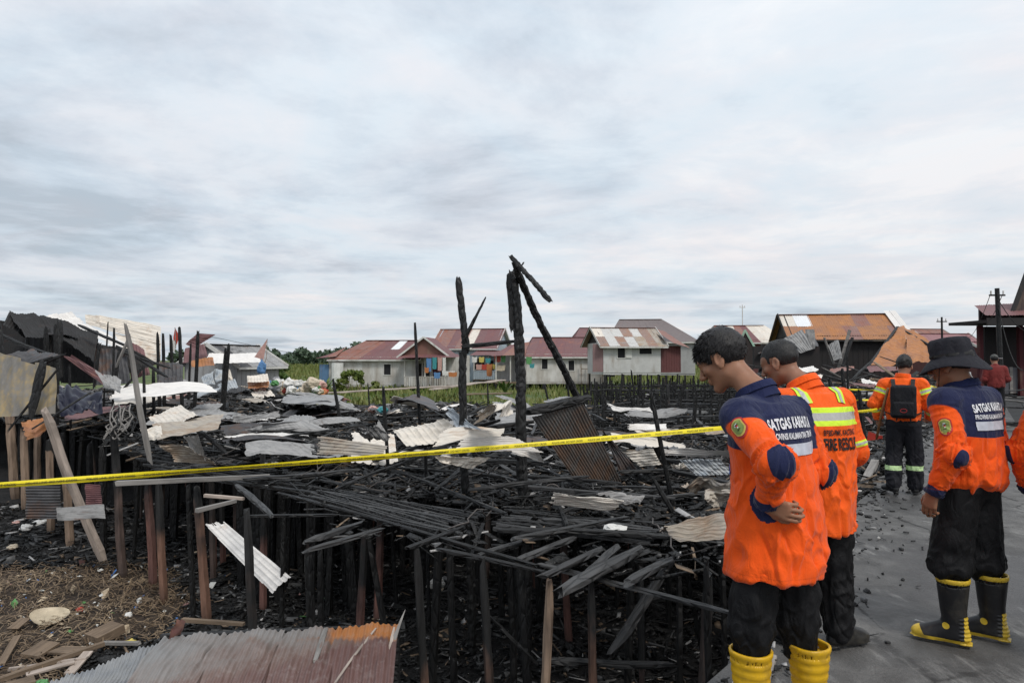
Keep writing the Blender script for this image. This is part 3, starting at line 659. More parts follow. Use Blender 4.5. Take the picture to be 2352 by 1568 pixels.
    roof_slope(h4, (2.1, -2.2, 2.85), (4.1, -1.6, 2.35), (3.4, 1.2, 3.6), (2.1, 1.2, 3.9), [T['tin_rust'], T['tin_dark']], 3, random.Random(9))
    # big grey hip roof behind
    c = at(1500, 850, 54)
    house('large house with a dusty grey brown hip roof and white eaves, behind the patchwork roof', (c.x + .1, c.y + 2, 0), R(-8), 6.6, 6.0, .5, 2.65, 1.75, wallm=G, roof=[mat_tin('grey_brown_roof', (.20, .17, .165), (.17, .14, .14), (.2, .12, .1), .1, 0)], n_sheets=9, seed=5, hip_l=1.2, hip_r=2.6, batt=0, trim=paint('white_trim', (.62, .61, .58)))
    c = at(1368, 850, 56)
    house('small purple brown roof showing between the maroon roof and the patchwork roof', (c.x, c.y + 2, 0), R(0), 3.2, 4, .3, 3.0, 1.0, wallm=G, roof=[T['tin_maroon']], n_sheets=4, seed=6, batt=0, stilts=False, hip_l=.8)
    # H5 rusty pinkish roofs behind the two men
    c = at(1705, 850, 55)
    house('distant house with a pinkish rusty hip roof seen just above the bareheaded men', (c.x, c.y, 0), R(-4), 5.6, 4.5, .2, 2.9, 1.25, wallm=DR, roof=[T['tin_rust'], T['tin_maroon'], T['tin_cream']], n_sheets=8, seed=7, hip_l=.9, hip_r=1.4, batt=0, stilts=False)
    c = at(1712, 850, 50); g = empty('green_gable', (c.x, c.y, 0), 0, 'small dark gable with pale green barge boards in front of the pinkish roof', 'gable')
    b = MB(); b.bar((-.55, 0, 2.5), (0, 0, 3.75), .05, .14); b.bar((.75, 0.01, 2.4), (0, 0.01, 3.75), .05, .14); b.build('barge_board', paint('pale_green_trim', (.3, .45, .36)), g)
    b = MB(); b.add([(-.5, .05, 2.45), (.7, .05, 2.35), (0, .05, 3.7), (-.5, .1, 2.45), (.7, .1, 2.35), (0, .1, 3.7)], [(0, 1, 2), (3, 5, 4), (0, 3, 4, 1), (1, 4, 5, 2), (2, 5, 3, 0)]); b.box(-.4, .6, .06, .12, -.5, 2.4); b.build('gable_wall', paint('dark_brown_wall', (.03, .022, .022)), g)
    # H6 big rusty roof
    c = at(1965, 850, 35.5); C6 = [T['tin_orange']] * 2
    h6 = house('long house with a big orange rusted roof, white skylight and black walls', (c.x - .1, c.y + 2, 0), R(-10), 5.4, 4.0, .3, 2.55, 1.25, wallm=BK, roof=lambda i, r: (PAINT_SKY if (i == 1 and r == 1) else T['tin_cream'] if (i == 0 and r == 1) else [T['tin_orange'], T['tin_orange'], T['tin_rust']][(i * 2 + r) % 3 if i > 3 else 0]), n_sheets=8, rows=2, seed=8, batt=.25, trim=paint('black_trim', (.03, .03, .03)), zground=-.9)
    roof_slope(h6, (2.6, -2.5, 2.65), (3.25, -2.5, 2.6), (3.1, .05, 4.25), (2.5, .05, 4.25), [T['tin_white']], 2, random.Random(10))
    # collapsed orange sheet in front
    def rp(px, py, Y): return at(px, py, Y)
    qs = [((2000, 842, 27), (2085, 838, 27), (2078, 752, 31), (2058, 756, 31)), ((2085, 838, 27), (2142, 832, 27.5), (2140, 788, 30), (2078, 752, 31))]
    cr = empty('collapsed_roof', rp(2070, 835, 28), label='collapsed orange rusted roof panel slumped in front of the long rusty house', cat='roof')
    for k, q in enumerate(qs):
        P = [rp(*t) - cr.location for t in q]; V, Fc = sheet_geo(*P, ribs=14, amp=.02, axis='u', nv=10, crumple=.12, seed=k, rseg=4); meshobj('roof_sheet', V, Fc, T['tin_orange'], cr, smooth=True)
    b = MB(); b.bar(rp(1990, 850, 27) - cr.location, rp(2062, 752, 31) - cr.location, .12, .12); b.bar(rp(2062, 752, 31) - cr.location, rp(2146, 800, 29) - cr.location, .1, .1); b.build('rafter', T['char'], cr)
    # dark collapsed roof left of H6
    cr = empty('collapsed_roof', rp(1790, 800, 30), label='sooty black collapsed roof sagging left of the long rusty house', cat='roof')
    P = [rp(*t) - cr.location for t in ((1738, 812, 30), (1880, 792, 30), (1870, 768, 33), (1800, 776, 33))]; V, Fc = sheet_geo(*P, ribs=18, amp=.02, nv=8, crumple=.12, seed=3); meshobj('roof_sheet', V, Fc, T['tin_dark'], cr, smooth=True)
    for k, (x0, x1) in enumerate(((1745, 1752), (1800, 1806), (1850, 1857))):
        b = MB(); b.bar(rp(x0, 860, 30.5) - cr.location, rp(x1, 790, 30.5) - cr.location, .12, .12); b.build('post', T['char_z'], cr)
    b = MB(); b.box(-1.0, 1.9, .3, .5, -.9, .1); b.build('burnt_wall', BK, cr)
    for k, (q, lab) in enumerate(((((1800, 778, 29), (1842, 756, 29), (1868, 800, 28.6), (1838, 812, 28.6)), 'large crumpled grey tin sheet hanging from the sagging black roof'),
                                  (((1848, 757, 29), (1870, 756, 29), (1873, 800, 28.8), (1852, 803, 28.8)), 'narrow grey tin sheet hanging upright right of the crumpled one'),
                                  (((1902, 792, 28), (1926, 778, 28), (1935, 822, 27.5), (1915, 826, 27.5)), 'bent pale grey tin scrap leaning under the eave of the rusty house'))):
        o = sheet('hanging_sheet', [rp(*t) for t in q], T['tin_grey'], ribs=7, amp=.02, nv=8, crumple=.06, seed=k + 4); tag(o, lab, 'tin sheet')
    for k, (a, b_, lab) in enumerate((((1925, 850, 28), (1952, 758, 28), 'grey plank leaning steeply against the eave of the rusty house'), ((1915, 835, 28), (1893, 775, 28), 'short plank leaning left under the white skylight sheet'), ((1930, 856, 27.6), (1958, 775, 27.8), 'thin dark batten crossing the leaning grey plank'))):
        b = MB(); b.bar(rp(*a), rp(*b_), .12, .05); o = b.build('leaning_plank', [T['grey_wood'], T['grey_wood'], T['char']][k], loc=rp(*a)); tag(o, lab, 'plank')
    # H7 pink roofs behind
    c = at(2160, 850, 50)
    house('distant house with a faded pink maroon roof, right of the long rusty house', (c.x, c.y, 0), R(0), 3.6, 3.6, .3, 2.3, .9, wallm=DR, roof=[mat_tin('pink_roof', (.30, .15, .15), (.26, .13, .14), (.3, .14, .1), .1, 0)], n_sheets=5, seed=9, batt=0, stilts=False)
    c = at(2125, 850, 58)
    house('far house whose roof ridge and white eave peep above the pink roof', (c.x, c.y, 0), R(8), 2.6, 3.6, .3, 3.0, .9, wallm=W, roof=[T['tin_rust']], n_sheets=4, seed=10, batt=0, stilts=False)
    c = at(2238, 850, 46)
    house('small house with pinkish roof and dark red wall at the walkway far end', (c.x + 1.0, c.y, 0), R(0), 2.2, 3, .3, 1.9, .6, wallm=DR, roof=[mat_tin('pink_roof2', (.30, .15, .15), (.26, .13, .14), (.3, .14, .1), .1, 0)], n_sheets=3, seed=11, batt=0, stilts=False)
    # H8 right edge building
    c = at(2330, 930, 30)
    h8 = empty('scorched_shophouse', (c.x, c.y, 0), R(0), 'scorched dark building at the right edge with a deep black awning', 'building')
    def P8(px, py, Y): return at(px, py, Y) - h8.location
    b = MB(); b.box(-.55, 4.6, 1.0, 1.15, .0, 3.1); b.build('wall', BK, h8); DB = paint('dark_brown_board', (.055, .038, .038))
    b = MB(); b.box(-.9, 4.6, .35, .42, .1, 1.25); b.build('low_wall', paint('grey_low_wall', (.10, .10, .11)), h8)
    for i in range(5):
        s = MB(); s.box(-.85 + .9 * i, -.72 + .9 * i, .30, .345, .1, 1.27); s.build('rail_post', T['grey_wood'], h8)
    s = MB(); s.box(.42, .60, .2, .38, 0, 3.1); s.build('column', paint('red_column', (.07, .014, .018)), h8)
    s = MB(); s.box(-1.35, -1.17, .2, .38, 0, 3.1); s.build('column', paint('red_column', (.07, .014, .018)), h8)
    s = MB(); s.box(-2.0, 4.8, -1.2, 1.3, 3.15, 3.28); s.build('awning', BK, h8)
    s = MB(); s.box(-2.0, 4.8, -1.25, -1.2, 3.05, 3.36); s.build('awning_fascia', BK, h8)
    roof_slope(h8, (-1.6, -.6, 3.5), (4.8, -.6, 3.5), (4.8, 1.6, 4.4), (-.6, 1.6, 4.1), [T['tin_maroon']], 8, random.Random(12))
    s = MB(); s.box(-.35, 3, 1.6, 1.7, 3.3, 4.0); s.build('upper_wall', DB, h8)
    s = MB(); V = [(.12, .3, 3.3), (3.2, .3, 3.3), (1.2, .3, 6.3), (.12, .5, 3.3), (3.2, .5, 3.3), (1.2, .5, 6.3)]; s.add(V, [(0, 1, 2), (3, 5, 4), (0, 3, 4, 1), (1, 4, 5, 2), (2, 5, 3, 0)]); s.build('gable', DB, h8)
    s = MB(); s.bar((.05, .25, 3.35), (1.2, .25, 6.4), .08, .18); s.build('barge_board', paint('black_trim', (.03, .03, .03)), h8)
    # utility poles and wires
    def pole(px, pyt, Y, r, label, tilt=0, mat=None):
        top = at(px, pyt, Y); p = empty('utility_pole', (top.x + tilt, top.y, 0), label=label, cat='pole'); b = MB()
        b.tube([(0, 0, -.6), (-tilt, 0, top.z)], r, 8, r2=r * .75); b.build('shaft', mat or T['char_z'], p)
        b = MB(); b.box(-tilt - .25, -tilt + .25, -.03, .03, top.z - .25, top.z - .2); b.build('cross_arm', mat or T['char_z'], p)
        for s in (-.2, .2):
            b = MB(); b.tube([(-tilt + s, 0, top.z - .2), (-tilt + s, 0, top.z - .08)], .025, 6); b.build('insulator', W, p)
        return top
    t1 = pole(2290, 662, 22, .09, 'dark wooden utility pole with wires beside the scorched building', tilt=.12)
    t2 = pole(2163, 728, 34, .06, 'thin dark pole rising from the rubble behind the hat wearer')
    t3 = pole(1705, 700, 60, .05, 'thin pale antenna mast far behind the pinkish roof', mat=W)
    def wire(a, b, label, sag=.4, r=.008):
        pts = [Vector(a).lerp(Vector(b), t) - Vector((0, 0, sag * 4 * t * (1 - t))) for t in np.linspace(0, 1, 14)]
        m = MB(); m.tube(pts, r, 4); o = m.build('overhead_wire', MC['char'], loc=pts[0]); tag(o, label, 'wire', 'wires of the utility pole')
    wire(t1 - Vector((.2, 0, .15)), at(2225, 775, 46), 'thin wire running from the utility pole to the far houses', .3, .012)
    wire(t1 - Vector((-.2, 0, .15)), at(2245, 770, 46), 'thin wire running from the utility pole to the far houses', .3, .012)
    wire(t1 - Vector((0, 0, .3)), at(2400, 760, 25), 'drooping wire from the utility pole over the black awning', .5, .012)
    wire(t1 - Vector((0, 0, .4)), at(2352, 850, 21), 'slack wire hanging from the utility pole to the right edge', .6, .015)
    wire(at(470, 770, 33), at(1150, 835, 90), 'long thin wire crossing the sky above the field', 1.2, .012)
    wire(at(600, 822, 45), at(1150, 812, 90), 'faint lower wire above the field', .5, .012)
# ------------------------------------------------------------------ charred timber
def timber_geo(L, w, h, seed, seg=None, jit=0.12, taper=0.15, sides=6, bow=0.0, axis='x', ragged=True, wob=1.0):
    r = np.random.default_rng(seed); n = seg or max(5, int(L / 0.22)); V = []
    for i in range(n + 1):
        t = i / n; k = 1 - taper * t
        if ragged and i in (0, n): k *= 0.72
        for s in range(sides):
            a = 2 * math.pi * (s + .5) / sides; c, d = math.cos(a), math.sin(a)
            q = 1 / max(abs(c), abs(d)); q = 1 + (q - 1) * .75      # squarish section
            j = 1 + jit * (r.random() - .5) * 2
            V.append((t * L + (r.random() - .5) * (min(.22, 1.3 * w, .3 * L) if ragged and i in (0, n) else .018), c * q * w / 2 * k * j, d * q * h / 2 * k * j))
    V = np.array(V); b = V[:, 0] / L; V[:, 1] += wob * w * .35 * vnoise(b * L * 1.2 + seed, 1.0, 0, 3); V[:, 2] += wob * h * .3 * vnoise(b * L * 1.2 + seed, 5.0, 0, 4) + bow * (1 - (2 * b - 1) ** 2)
    if axis == 'z': V = V[:, [2, 1, 0]] * np.array([-1, 1, 1])
    Fc = [(i * sides + s, i * sides + (s + 1) % sides, (i + 1) * sides + (s + 1) % sides, (i + 1) * sides + s) for i in range(n) for s in range(sides)]
    Fc += [tuple(range(sides))[::-1], tuple(n * sides + s for s in range(sides))]
    return V, Fc
def beam(name, p, q, w, h=None, mat=None, seed=1, label=None, cat=None, group=None, parent=None, **k):
    p, q = Vector(p), Vector(q); L = (q - p).length; V, Fc = timber_geo(L, w, h or w, seed, **k)
    o = meshobj(name, V, Fc, mat or MC['char'], parent); T = frame(p, q); o.matrix_world = T
    if parent is not None: o.matrix_world = T; o.location = p; o.rotation_euler = T.to_euler()
    return tag(o, label, cat, group)
def post(x, y, z0, z1, w, mat, seed, label=None, cat='post', group=None, lean=(0, 0), name='charred_post', top=None):
    L = z1 - z0; V, Fc = timber_geo(L, w, w, seed, jit=0.09, taper=0.10, sides=6, axis='z', seg=max(5, int(L / .2)), wob=.25)
    t = V[:, 2] / L; V[:, 0] += lean[0] * t; V[:, 1] += lean[1] * t
    o = meshobj(name, V, Fc, mat, loc=(x, y, z0)); return tag(o, label, cat, group)

SHEETS = [
    # (TL, TR, BR, BL) pixels, z of the four corners, material, ribs, axis, bend, crumple, label
    (((730, 1000), (893, 1024), (880, 1048), (728, 1042)), (.50, .42, .32, .28), 'tin_tan', 5, 'u', .0, .02, 'grey tan ribbed tin sheet just above the tape, left of the cream wave of sheets'),
    (((895, 985), (1030, 968), (1062, 1002), (935, 1028)), (.55, .68, .5, .38), 'tin_cream', 9, 'v', .03, .05, 'cream tin sheet rising behind the thin post left of the tall post'),
    (((1030, 985), (1160, 985), (1150, 1004), (985, 1028)), (.55, .55, .5, .4), 'tin_cream', 8, 'u', .04, .03, 'pale cream curved sheet behind the black diagonal beam'),
    (((1060, 1010), (1180, 1005), (1245, 1040), (1040, 1040)), (.5, .5, .33, .38), 'tin_white', 9, 'u', .06, .03, 'large arched white tin sheet crossed by the yellow tape'),
    (((1180, 1008), (1235, 1030), (1250, 1062), (1175, 1045)), (.45, .38, .2, .3), 'tin_white', 6, 'u', .03, .03, 'drooping white end of the arched sheet beside the tallest post'),
    (((995, 1045), (1130, 1052), (1085, 1078), (1010, 1060)), (.35, .3, .18, .28), 'tin_cream', 7, 'v', .0, .06, 'cream scrap sheet with a torn black edge under the tape'),
    (((870, 1044), (985, 1030), (990, 1046), (885, 1060)), (.4, .42, .3, .3), 'tin_cream', 5, 'u', .02, .05, 'narrow crumpled cream strip just under the tape'),
    (((1025, 940), (1040, 935), (1100, 985), (1045, 980)), (.6, .7, .6, .55), 'tin_blue', 6, 'v', .0, .05, 'blue grey tin sheet standing crumpled beside the thin post'),
    (((1085, 955), (1130, 940), (1165, 965), (1090, 975)), (.75, .95, .75, .6), 'tin_cream', 5, 'u', .08, .12, 'domed cream and rust sheet heap behind the tall post'),
    (((1270, 1132), (1435, 1150), (1412, 1172), (1265, 1162)), (.30, .24, .14, .16), 'tin_cream', 8, 'u', .0, .02, 'cream ribbed tin sheet lying in front of the hanging dark sheet'),
    (((1360, 1132), (1480, 1140), (1468, 1160), (1430, 1158)), (.26, .2, .14, .16), 'tin_grey', 5, 'u', .0, .05, 'torn grey end of tin beside the cream ribbed sheet'),
    (((1515, 1212), (1690, 1180), (1690, 1240), (1545, 1240)), (.16, .26, .12, .1), 'tin_tan', 9, 'u', .02, .06, 'tan tin sheet with a scorched left corner beside the akimbo man'),
    (((1430, 1038), (1500, 1030), (1520, 1068), (1470, 1072)), (.42, .46, .28, .25), 'tin_cream', 6, 'u', .0, .03, 'cream tin sheet to the right of the hanging dark sheet'),
    (((1520, 1030), (1690, 1040), (1690, 1050), (1530, 1046)), (.45, .45, .38, .38), 'tin_white', 3, 'u', .02, .05, 'long thin white strip of tin right of the leaning post'),
    (((1560, 1056), (1650, 1052), (1690, 1090), (1600, 1092)), (.4, .4, .22, .22), 'tin_blue', 9, 'v', .0, .04, 'pale blue white tin sheet behind the orange sleeve'),
    (((1540, 1065), (1610, 1060), (1600, 1076), (1545, 1078)), (.36, .36, .28, .28), 'tin_cream', 5, 'v', .0, .05, 'small cream sheet scrap right of the leaning post'),
    (((1560, 1110), (1690, 1118), (1640, 1142), (1590, 1140)), (.3, .3, .15, .15), 'tin_tan', 7, 'u', .03, .10, 'crumpled rusty cream sheet low behind the orange sleeve'),
    (((1610, 1140), (1690, 1120), (1690, 1160), (1650, 1172)), (.24, .3, .12, .1), 'tin_tan', 6, 'u', .05, .10, 'curled rusty sheet edge beside the akimbo man'),
    (((470, 1205), (515, 1198), (668, 1325), (625, 1362)), (None, None, None, None), 'tin_white', 4, 'v', .0, .01, 'white ribbed tin sheet slanting down between the front posts'),
    # left heap
    (((262, 892), (470, 883), (500, 900), (250, 918)), (None,)*4, 'tin_white', 5, 'u', .02, .07, 'long white crumpled tin sheet on top of the left heap'),
    (((250, 910), (420, 905), (330, 925), (262, 930)), (.55, .55, .45, .42), 'tin_cream', 5, 'u', .0, .05, 'cream strip of tin below the long white sheet'),
    (((340, 958), (415, 930), (455, 955), (370, 985)), (.45, .62, .5, .3), 'tin_cream', 8, 'v', .0, .03, 'cream tin sheet with brown stripes on the left heap'),
    (((350, 975), (515, 950), (500, 985), (360, 1008)), (.38, .5, .33, .22), 'tin_tan', 7, 'u', .0, .03, 'grey cream ribbed sheet under a black beam on the left heap'),
    (((320, 985), (370, 978), (375, 1010), (330, 1008)), (.35, .38, .2, .2), 'tin_cream', 4, 'u', .0, .06, 'small cream scrap left of the ribbed sheet'),
    (((420, 1002), (455, 998), (468, 1048), (440, 1050)), (.35, .4, .05, .05), 'tin_grey', 7, 'v', .05, .02, 'curled striped grey sheet hanging below the left heap'),
    (((365, 1020), (430, 1025), (500, 1070), (400, 1060)), (.25, .25, -.1, .0), 'tin_tan', 8, 'u', .05, .04, 'fan shaped bent tan sheet just above the tape'),
    (((-40, 800), (130, 845), (128, 950), (-40, 962)), (None,)*4, 'tin_stain', 6, 'v', .0, .03, 'stained tan tin wall panel standing at the left edge'),
    (((48, 968), (125, 955), (112, 985), (60, 1012)), (.25, .3, .05, .0), 'tin_orange', 5, 'u', .0, .06, 'orange rusted scrap below the tan wall panel'),
    (((140, 940), (300, 925), (290, 945), (150, 965)), (.45, .45, .38, .3), 'tin_maroon', 6, 'u', .0, .05, 'dull maroon sheet at the foot of the left heap'),
    (((215, 848), (280, 890), (275, 898), (240, 890)), (None,)*4, 'tin_grey', 6, 'v', .0, .04, 'pale grey end of the drooping maroon roof sheet'),
    (((455, 900), (520, 890), (480, 905), (440, 915)), (.6, .6, .5, .5), 'tin_blue', 4, 'u', .0, .05, 'short blue grey sheet beside the long white one'),
    (((560, 985), (700, 965), (760, 985), (600, 1000)), (.4, .45, .3, .25), 'tin_grey', 6, 'u', .0, .05, 'long pale grey sheet in the middle of the left rubble'),
    (((520, 955), (640, 945), (640, 960), (540, 975)), (.5, .5, .4, .35), 'tin_grey', 6, 'u', .0, .08, 'crumpled grey sheet left of the thin dark far post'),
    (((660, 905), (790, 912), (770, 935), (640, 925)), (.5, .5, .4, .4), 'tin_grey', 6, 'u', .0, .08, 'ashy grey sheet at the top of the rubble, below the rubbish heap'),
    (((600, 975), (800, 955), (830, 965), (620, 990)), (.45, .45, .4, .3), 'tin_grey', 5, 'u', .0, .03, 'long flat grey sheet across the middle rubble'),
    (((820, 1000), (880, 985), (900, 1010), (850, 1015)), (.5, .55, .4, .35), 'tin_grey', 6, 'v', .0, .10, 'crushed grey sheet behind the tan ribbed one'),
    (((910, 930), (1000, 925), (1010, 945), (900, 945)), (.6, .65, .5, .45), 'tin_dark', 5, 'u', .05, .10, 'dark crumpled sheet near the turquoise rag'),
    (((1395, 930), (1490, 935), (1500, 950), (1410, 945)), (.55, .55, .45, .45), 'tin_white', 6, 'u', .0, .06, 'white tin sheet beyond the hanging dark sheet, near its upper corner'),
    (((1450, 940), (1580, 945), (1560, 955), (1440, 955)), (.5, .5, .42, .42), 'tin_grey', 7, 'u', .0, .05, 'pale grey sheet among the far stilts'),
    (((1440, 975), (1530, 972), (1530, 985), (1445, 990)), (.4, .4, .35, .3), 'tin_white', 5, 'u', .0, .03, 'flat white sheet just above the tape, right of the hanging sheet'),
    (((1455, 988), (1560, 985), (1540, 1000), (1480, 1002)), (.4, .4, .3, .3), 'tin_cream', 5, 'u', .0, .06, 'cream bent sheet touching the tape line on the right'),
    (((1600, 985), (1680, 980), (1680, 992), (1620, 996)), (.4, .4, .35, .35), 'tin_tan', 4, 'u', .0, .05, 'orange tinged sheet right above the tape, next to the shoulder'),
    (((1830, 848), (1870, 845), (1880, 855), (1825, 856)), (None, None, None, None), 'tin_cream', 4, 'u', .0, .08, 'small white sheet on the rubble behind the hi-vis jacket man'),
]
SHEET_Y = {(262, 892): (15.5, 16, 14.8, 14.3), (-40, 800): (11.5, 11.3, 11.0, 11.0), (215, 848): (14, 14, 13.8, 13.8), (470, 1205): (8.9, 8.9, 7.6, 7.6), (1830, 848): (26, 26, 24, 24)}

def build_debris():
    rng = random.Random(77)
    # ---------------- tall landmarks
    p = at(1078, 1142, 8.2); top = at(1051, 645, 8.2)
    t = empty('tall_charred_post', (p.x, p.y, zg1(p.x, p.y)), label='tall forked charred post, second tallest, with a spike and a side branch at mid height', cat='post')
    b0 = Vector(t.location)
    def sub(name, a, b, w, h, par, seed, **k):
        p, q = Vector(a) - b0, Vector(b) - b0; L = (q - p).length; V, Fc = timber_geo(L, w, h, seed, **{**dict(seg=int(L / .05) + 2, jit=.17, sides=8), **k}); o = meshobj(name, V, Fc, MC['char'], par); Tm = frame(p, q); o.location = p; o.rotation_euler = Tm.to_euler(); return o
    sub('shaft', (p.x + .02, p.y, b0.z - .2), at(1066, 800, 8.2), .105, .09, t, 3); sub('shaft', at(1067, 806, 8.2), at(1051, 643, 8.2), .085, .075, t, 4, taper=.1)
    sub('branch', at(1062, 785, 8.15), at(1112, 686, 8.15), .055, .05, t, 5, taper=.5); sub('spike', at(1068, 775, 8.1), at(1069, 722, 8.1), .035, .03, t, 6, taper=.6)
    pb = at(1210, 1150, 7.85); t2 = empty('tall_charred_post', (pb.x, pb.y, zg1(pb.x, pb.y)), label='thickest and tallest charred post with a loose plank flange, centre of the ruins', cat='post'); b0 = Vector(t2.location)
    sub('shaft', (pb.x + .02, pb.y, b0.z - .2), at(1196, 900, 7.85), .135, .12, t2, 7); sub('shaft', at(1198, 905, 7.85), at(1178, 631, 7.85), .115, .10, t2, 8, taper=.05)
    sub('plank', at(1174, 760, 7.83), at(1170, 631, 7.83), .05, .03, t2, 9, taper=-.5)
    beam('charred_beam', at(1064, 797, 8.15), at(1183, 781, 7.9), .05, .055, seed=10, label='short charred tie beam linking the two tallest posts', cat='beam')
    beam('charred_beam', at(1412, 1100, 9.0), at(1180, 610, 7.75), .115, .09, seed=11, label='long charred rafter leaning from the tallest post down over the hanging sheet', cat='beam', taper=.25, seg=90, jit=.2, sides=8)
    beam('charred_beam', at(1262, 690, 7.5), at(1174, 586, 7.7), .075, .06, seed=12, label='short charred stub balanced on top of the tallest post', cat='beam', seg=26, jit=.2, sides=8)
    beam('charred_beam', at(1203, 602, 7.65), at(1196, 612, 7.65), .02, .02, seed=13, label='tiny splinter sticking out of the short charred stub', cat='splinter')
    # hanging dark sheet with its thick purlin
    beam('charred_beam', at(1208, 946, 8.1), at(1345, 916, 8.35), .15, .13, seed=14, label='thick charred purlin along the top edge of the hanging dark sheet', cat='beam')
    o = sheet('hanging_sheet', [at(1222, 958, 8.1), at(1338, 925, 8.35), at(1428, 1106, 8.9), at(1318, 1098, 8.5)], MC['tin_soot'], ribs=17, amp=.007, nv=14, crumple=.015, seed=2, rseg=5); tag(o, 'large soot streaked dark tin sheet hanging aslant under the leaning rafter', 'tin sheet')
    o = sheet('hanging_sheet', [at(1380, 985, 9.1), at(1398, 1002, 9.1), at(1480, 1098, 9.4), at(1428, 1096, 9.2)], MC['tin_dark'], ribs=5, amp=.01, nv=8, crumple=.03, seed=5); tag(o, 'narrow dark brown triangle of tin behind the lower end of the rafter', 'tin sheet')
    # posts that stand above the deck: (x top, y top, x base, y base, Y, width px, material, label)
    for k, (xt, yt, xb, yb, Y, w, mt, lab) in enumerate((
        (953, 744, 966, 1010, 13, 9, 'char_z', 'thin straight dark post standing left of the forked post'),
        (880, 890, 893, 1102, 9.6, 11, 'char_z', 'grey charred post crossing the tape over the tan ribbed sheet'),
        (975, 950, 979, 1125, 9.0, 10, 'char_z', 'slender charred post between the forked post and the grey one'),
        (1494, 900, 1552, 1190, 7.6, 14, 'char_z', 'leaning charred post right of the hanging dark sheet'),
        (1500, 1098, 1560, 1200, 7.2, 17, 'char_z', 'short thick charred stump leaning right below the leaning post'),
        (18, 880, 35, 1150, 9.0, 22, 'post_tan', 'pale brown square post near the left edge with a nailed collar'),
        (55, 985, 60, 1170, 9.6, 20, 'post_tan', 'second pale brown post from the left edge'),
        (84, 980, 88, 1150, 10.4, 17, 'post_tan', 'thin tan post just left of the pale leaning log'),
        (112, 1010, 118, 1220, 9.8, 20, 'post_tan', 'tan square post under the tape, left of the pale log'),
        (152, 1090, 160, 1245, 9.4, 21, 'post_tan', 'short tan post whose foot is splintered, behind the pale log'),
        (262, 1000, 282, 1310, 8.8, 22, 'post_dark', 'dark post with a reddish middle left of the two front posts'),
        (340, 1110, 352, 1330, 8.6, 23, 'post_red', 'thick reddish brown post under the long grey rail'),
        (365, 1110, 376, 1370, 8.2, 22, 'post_brown', 'brown bared post beside the thick reddish one'),
        (452, 1115, 476, 1420, 7.7, 26, 'post_brown', 'tall scorched brown post left of the slanting white sheet'),
        (432, 1112, 440, 1300, 9.2, 16, 'char_z', 'thin black post behind the slanting sheet'),
        (488, 1130, 492, 1290, 9.0, 16, 'post_red', 'short reddish post above the slanting white sheet, left of two'),
        (508, 1135, 512, 1280, 9.2, 16, 'post_red', 'short reddish post above the slanting white sheet, right of two'),
        (567, 1180, 583, 1490, 7.0, 26, 'post_dark', 'dark front post standing in front of the slanting white sheet'),
        (606, 1185, 604, 1400, 7.5, 20, 'post_red', 'reddish charred post crossing the middle of the slanting white sheet'),
        (652, 1180, 648, 1380, 7.7, 14, 'char_z', 'thin black post at the lower end of the slanting white sheet'),
        (708, 1255, 716, 1460, 6.4, 26, 'char_z', 'black corner post under the joint of two grey beams'),
        (736, 1262, 738, 1440, 6.6, 18, 'char_z', 'narrow black post next to the corner post'),
        (845, 1230, 880, 1420, 6.9, 18, 'char_z', 'charred post leaning right in the dark gap'),
        (958, 1262, 972, 1540, 5.9, 24, 'post_brown', 'front post with a bright brown lower half, left of centre'),
        (1032, 1240, 1040, 1500, 6.3, 20, 'char_z', 'black front post right of the bright brown one'),
        (1108, 1290, 1126, 1600, 5.5, 24, 'post_brown', 'brown centred front post running down out of the picture'),
        (1172, 1270, 1178, 1480, 6.6, 20, 'char_z', 'black post behind the brown centred one'),
        (1262, 1330, 1252, 1600, 5.3, 26, 'post_tan', 'pale grey brown front post with a burnt narrow neck'),
        (1358, 1330, 1362, 1600, 5.2, 24, 'post_brown', 'reddish brown front post left of the crossed grey beams'),
        (1472, 1300, 1474, 1500, 5.9, 16, 'post_red', 'thin reddish post behind the crossed grey beams'),
        (1560, 1300, 1562, 1560, 5.4, 18, 'char_z', 'black post near the walkway, left of the akimbo man'),
        (1622, 1290, 1628, 1560, 5.0, 20, 'char_z', 'black post hard against the walkway edge'),
        (1660, 1280, 1664, 1460, 5.2, 16, 'char_z', 'thin black post half hidden by the akimbo man'),
        (206, 1020, 214, 1230, 10.2, 18, 'char_z', 'dark post right of the pale leaning log'),
        (232, 1030, 240, 1260, 9.6, 18, 'char_z', 'dark post beside the reddish brown tin below the tape'),
        (1905, 872, 1955, 1140, 10.8, 14, 'char_z', 'black beam-like post leaning right behind the hi-vis jacket'),
        (1935, 850, 1965, 1120, 12.0, 12, 'char_z', 'second black post leaning behind the hi-vis jacket'),
        (1975, 900, 1995, 1100, 11, 13, 'char_z', 'black leaning post left of the backpack wearer'),
        (1946, 820, 1950, 990, 14, 7, 'char_z', 'thin upright black post in the rubble above the tape'))):
        Y = max(Y, 3.45 * F / (yb - 825)) if (yb < 1480 and xb < 1000 and mt.startswith('post')) or xb < 300 else Y; T = at(xt, yt, Y); B = at(xb, yb, Y); wz = .86 * w * Y / F; zb = min(B.z, zg1(B.x, Y) - .1) if yb > 1130 or Y > 9.5 else zg1(B.x, Y)
        kx = (B.x - T.x) / max(.1, T.z - B.z); x0 = B.x + kx * (B.z - zb)
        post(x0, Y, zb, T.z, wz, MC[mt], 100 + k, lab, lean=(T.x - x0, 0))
    # pale logs on the left
    beam('leaning_log', at(232, 1290, 11.4), at(98, 940, 10.6), .17, .15, MC['pale_wood'], 21, 'thick pale bare log leaning left under the tape', 'log', taper=.1)
    beam('leaning_pole', at(345, 1062, 10.2), at(290, 748, 10.2), .085, .05, MC['grey_wood'], 22, 'long pale grey pole leaning upright before the collapsed roof', 'pole', taper=.2)
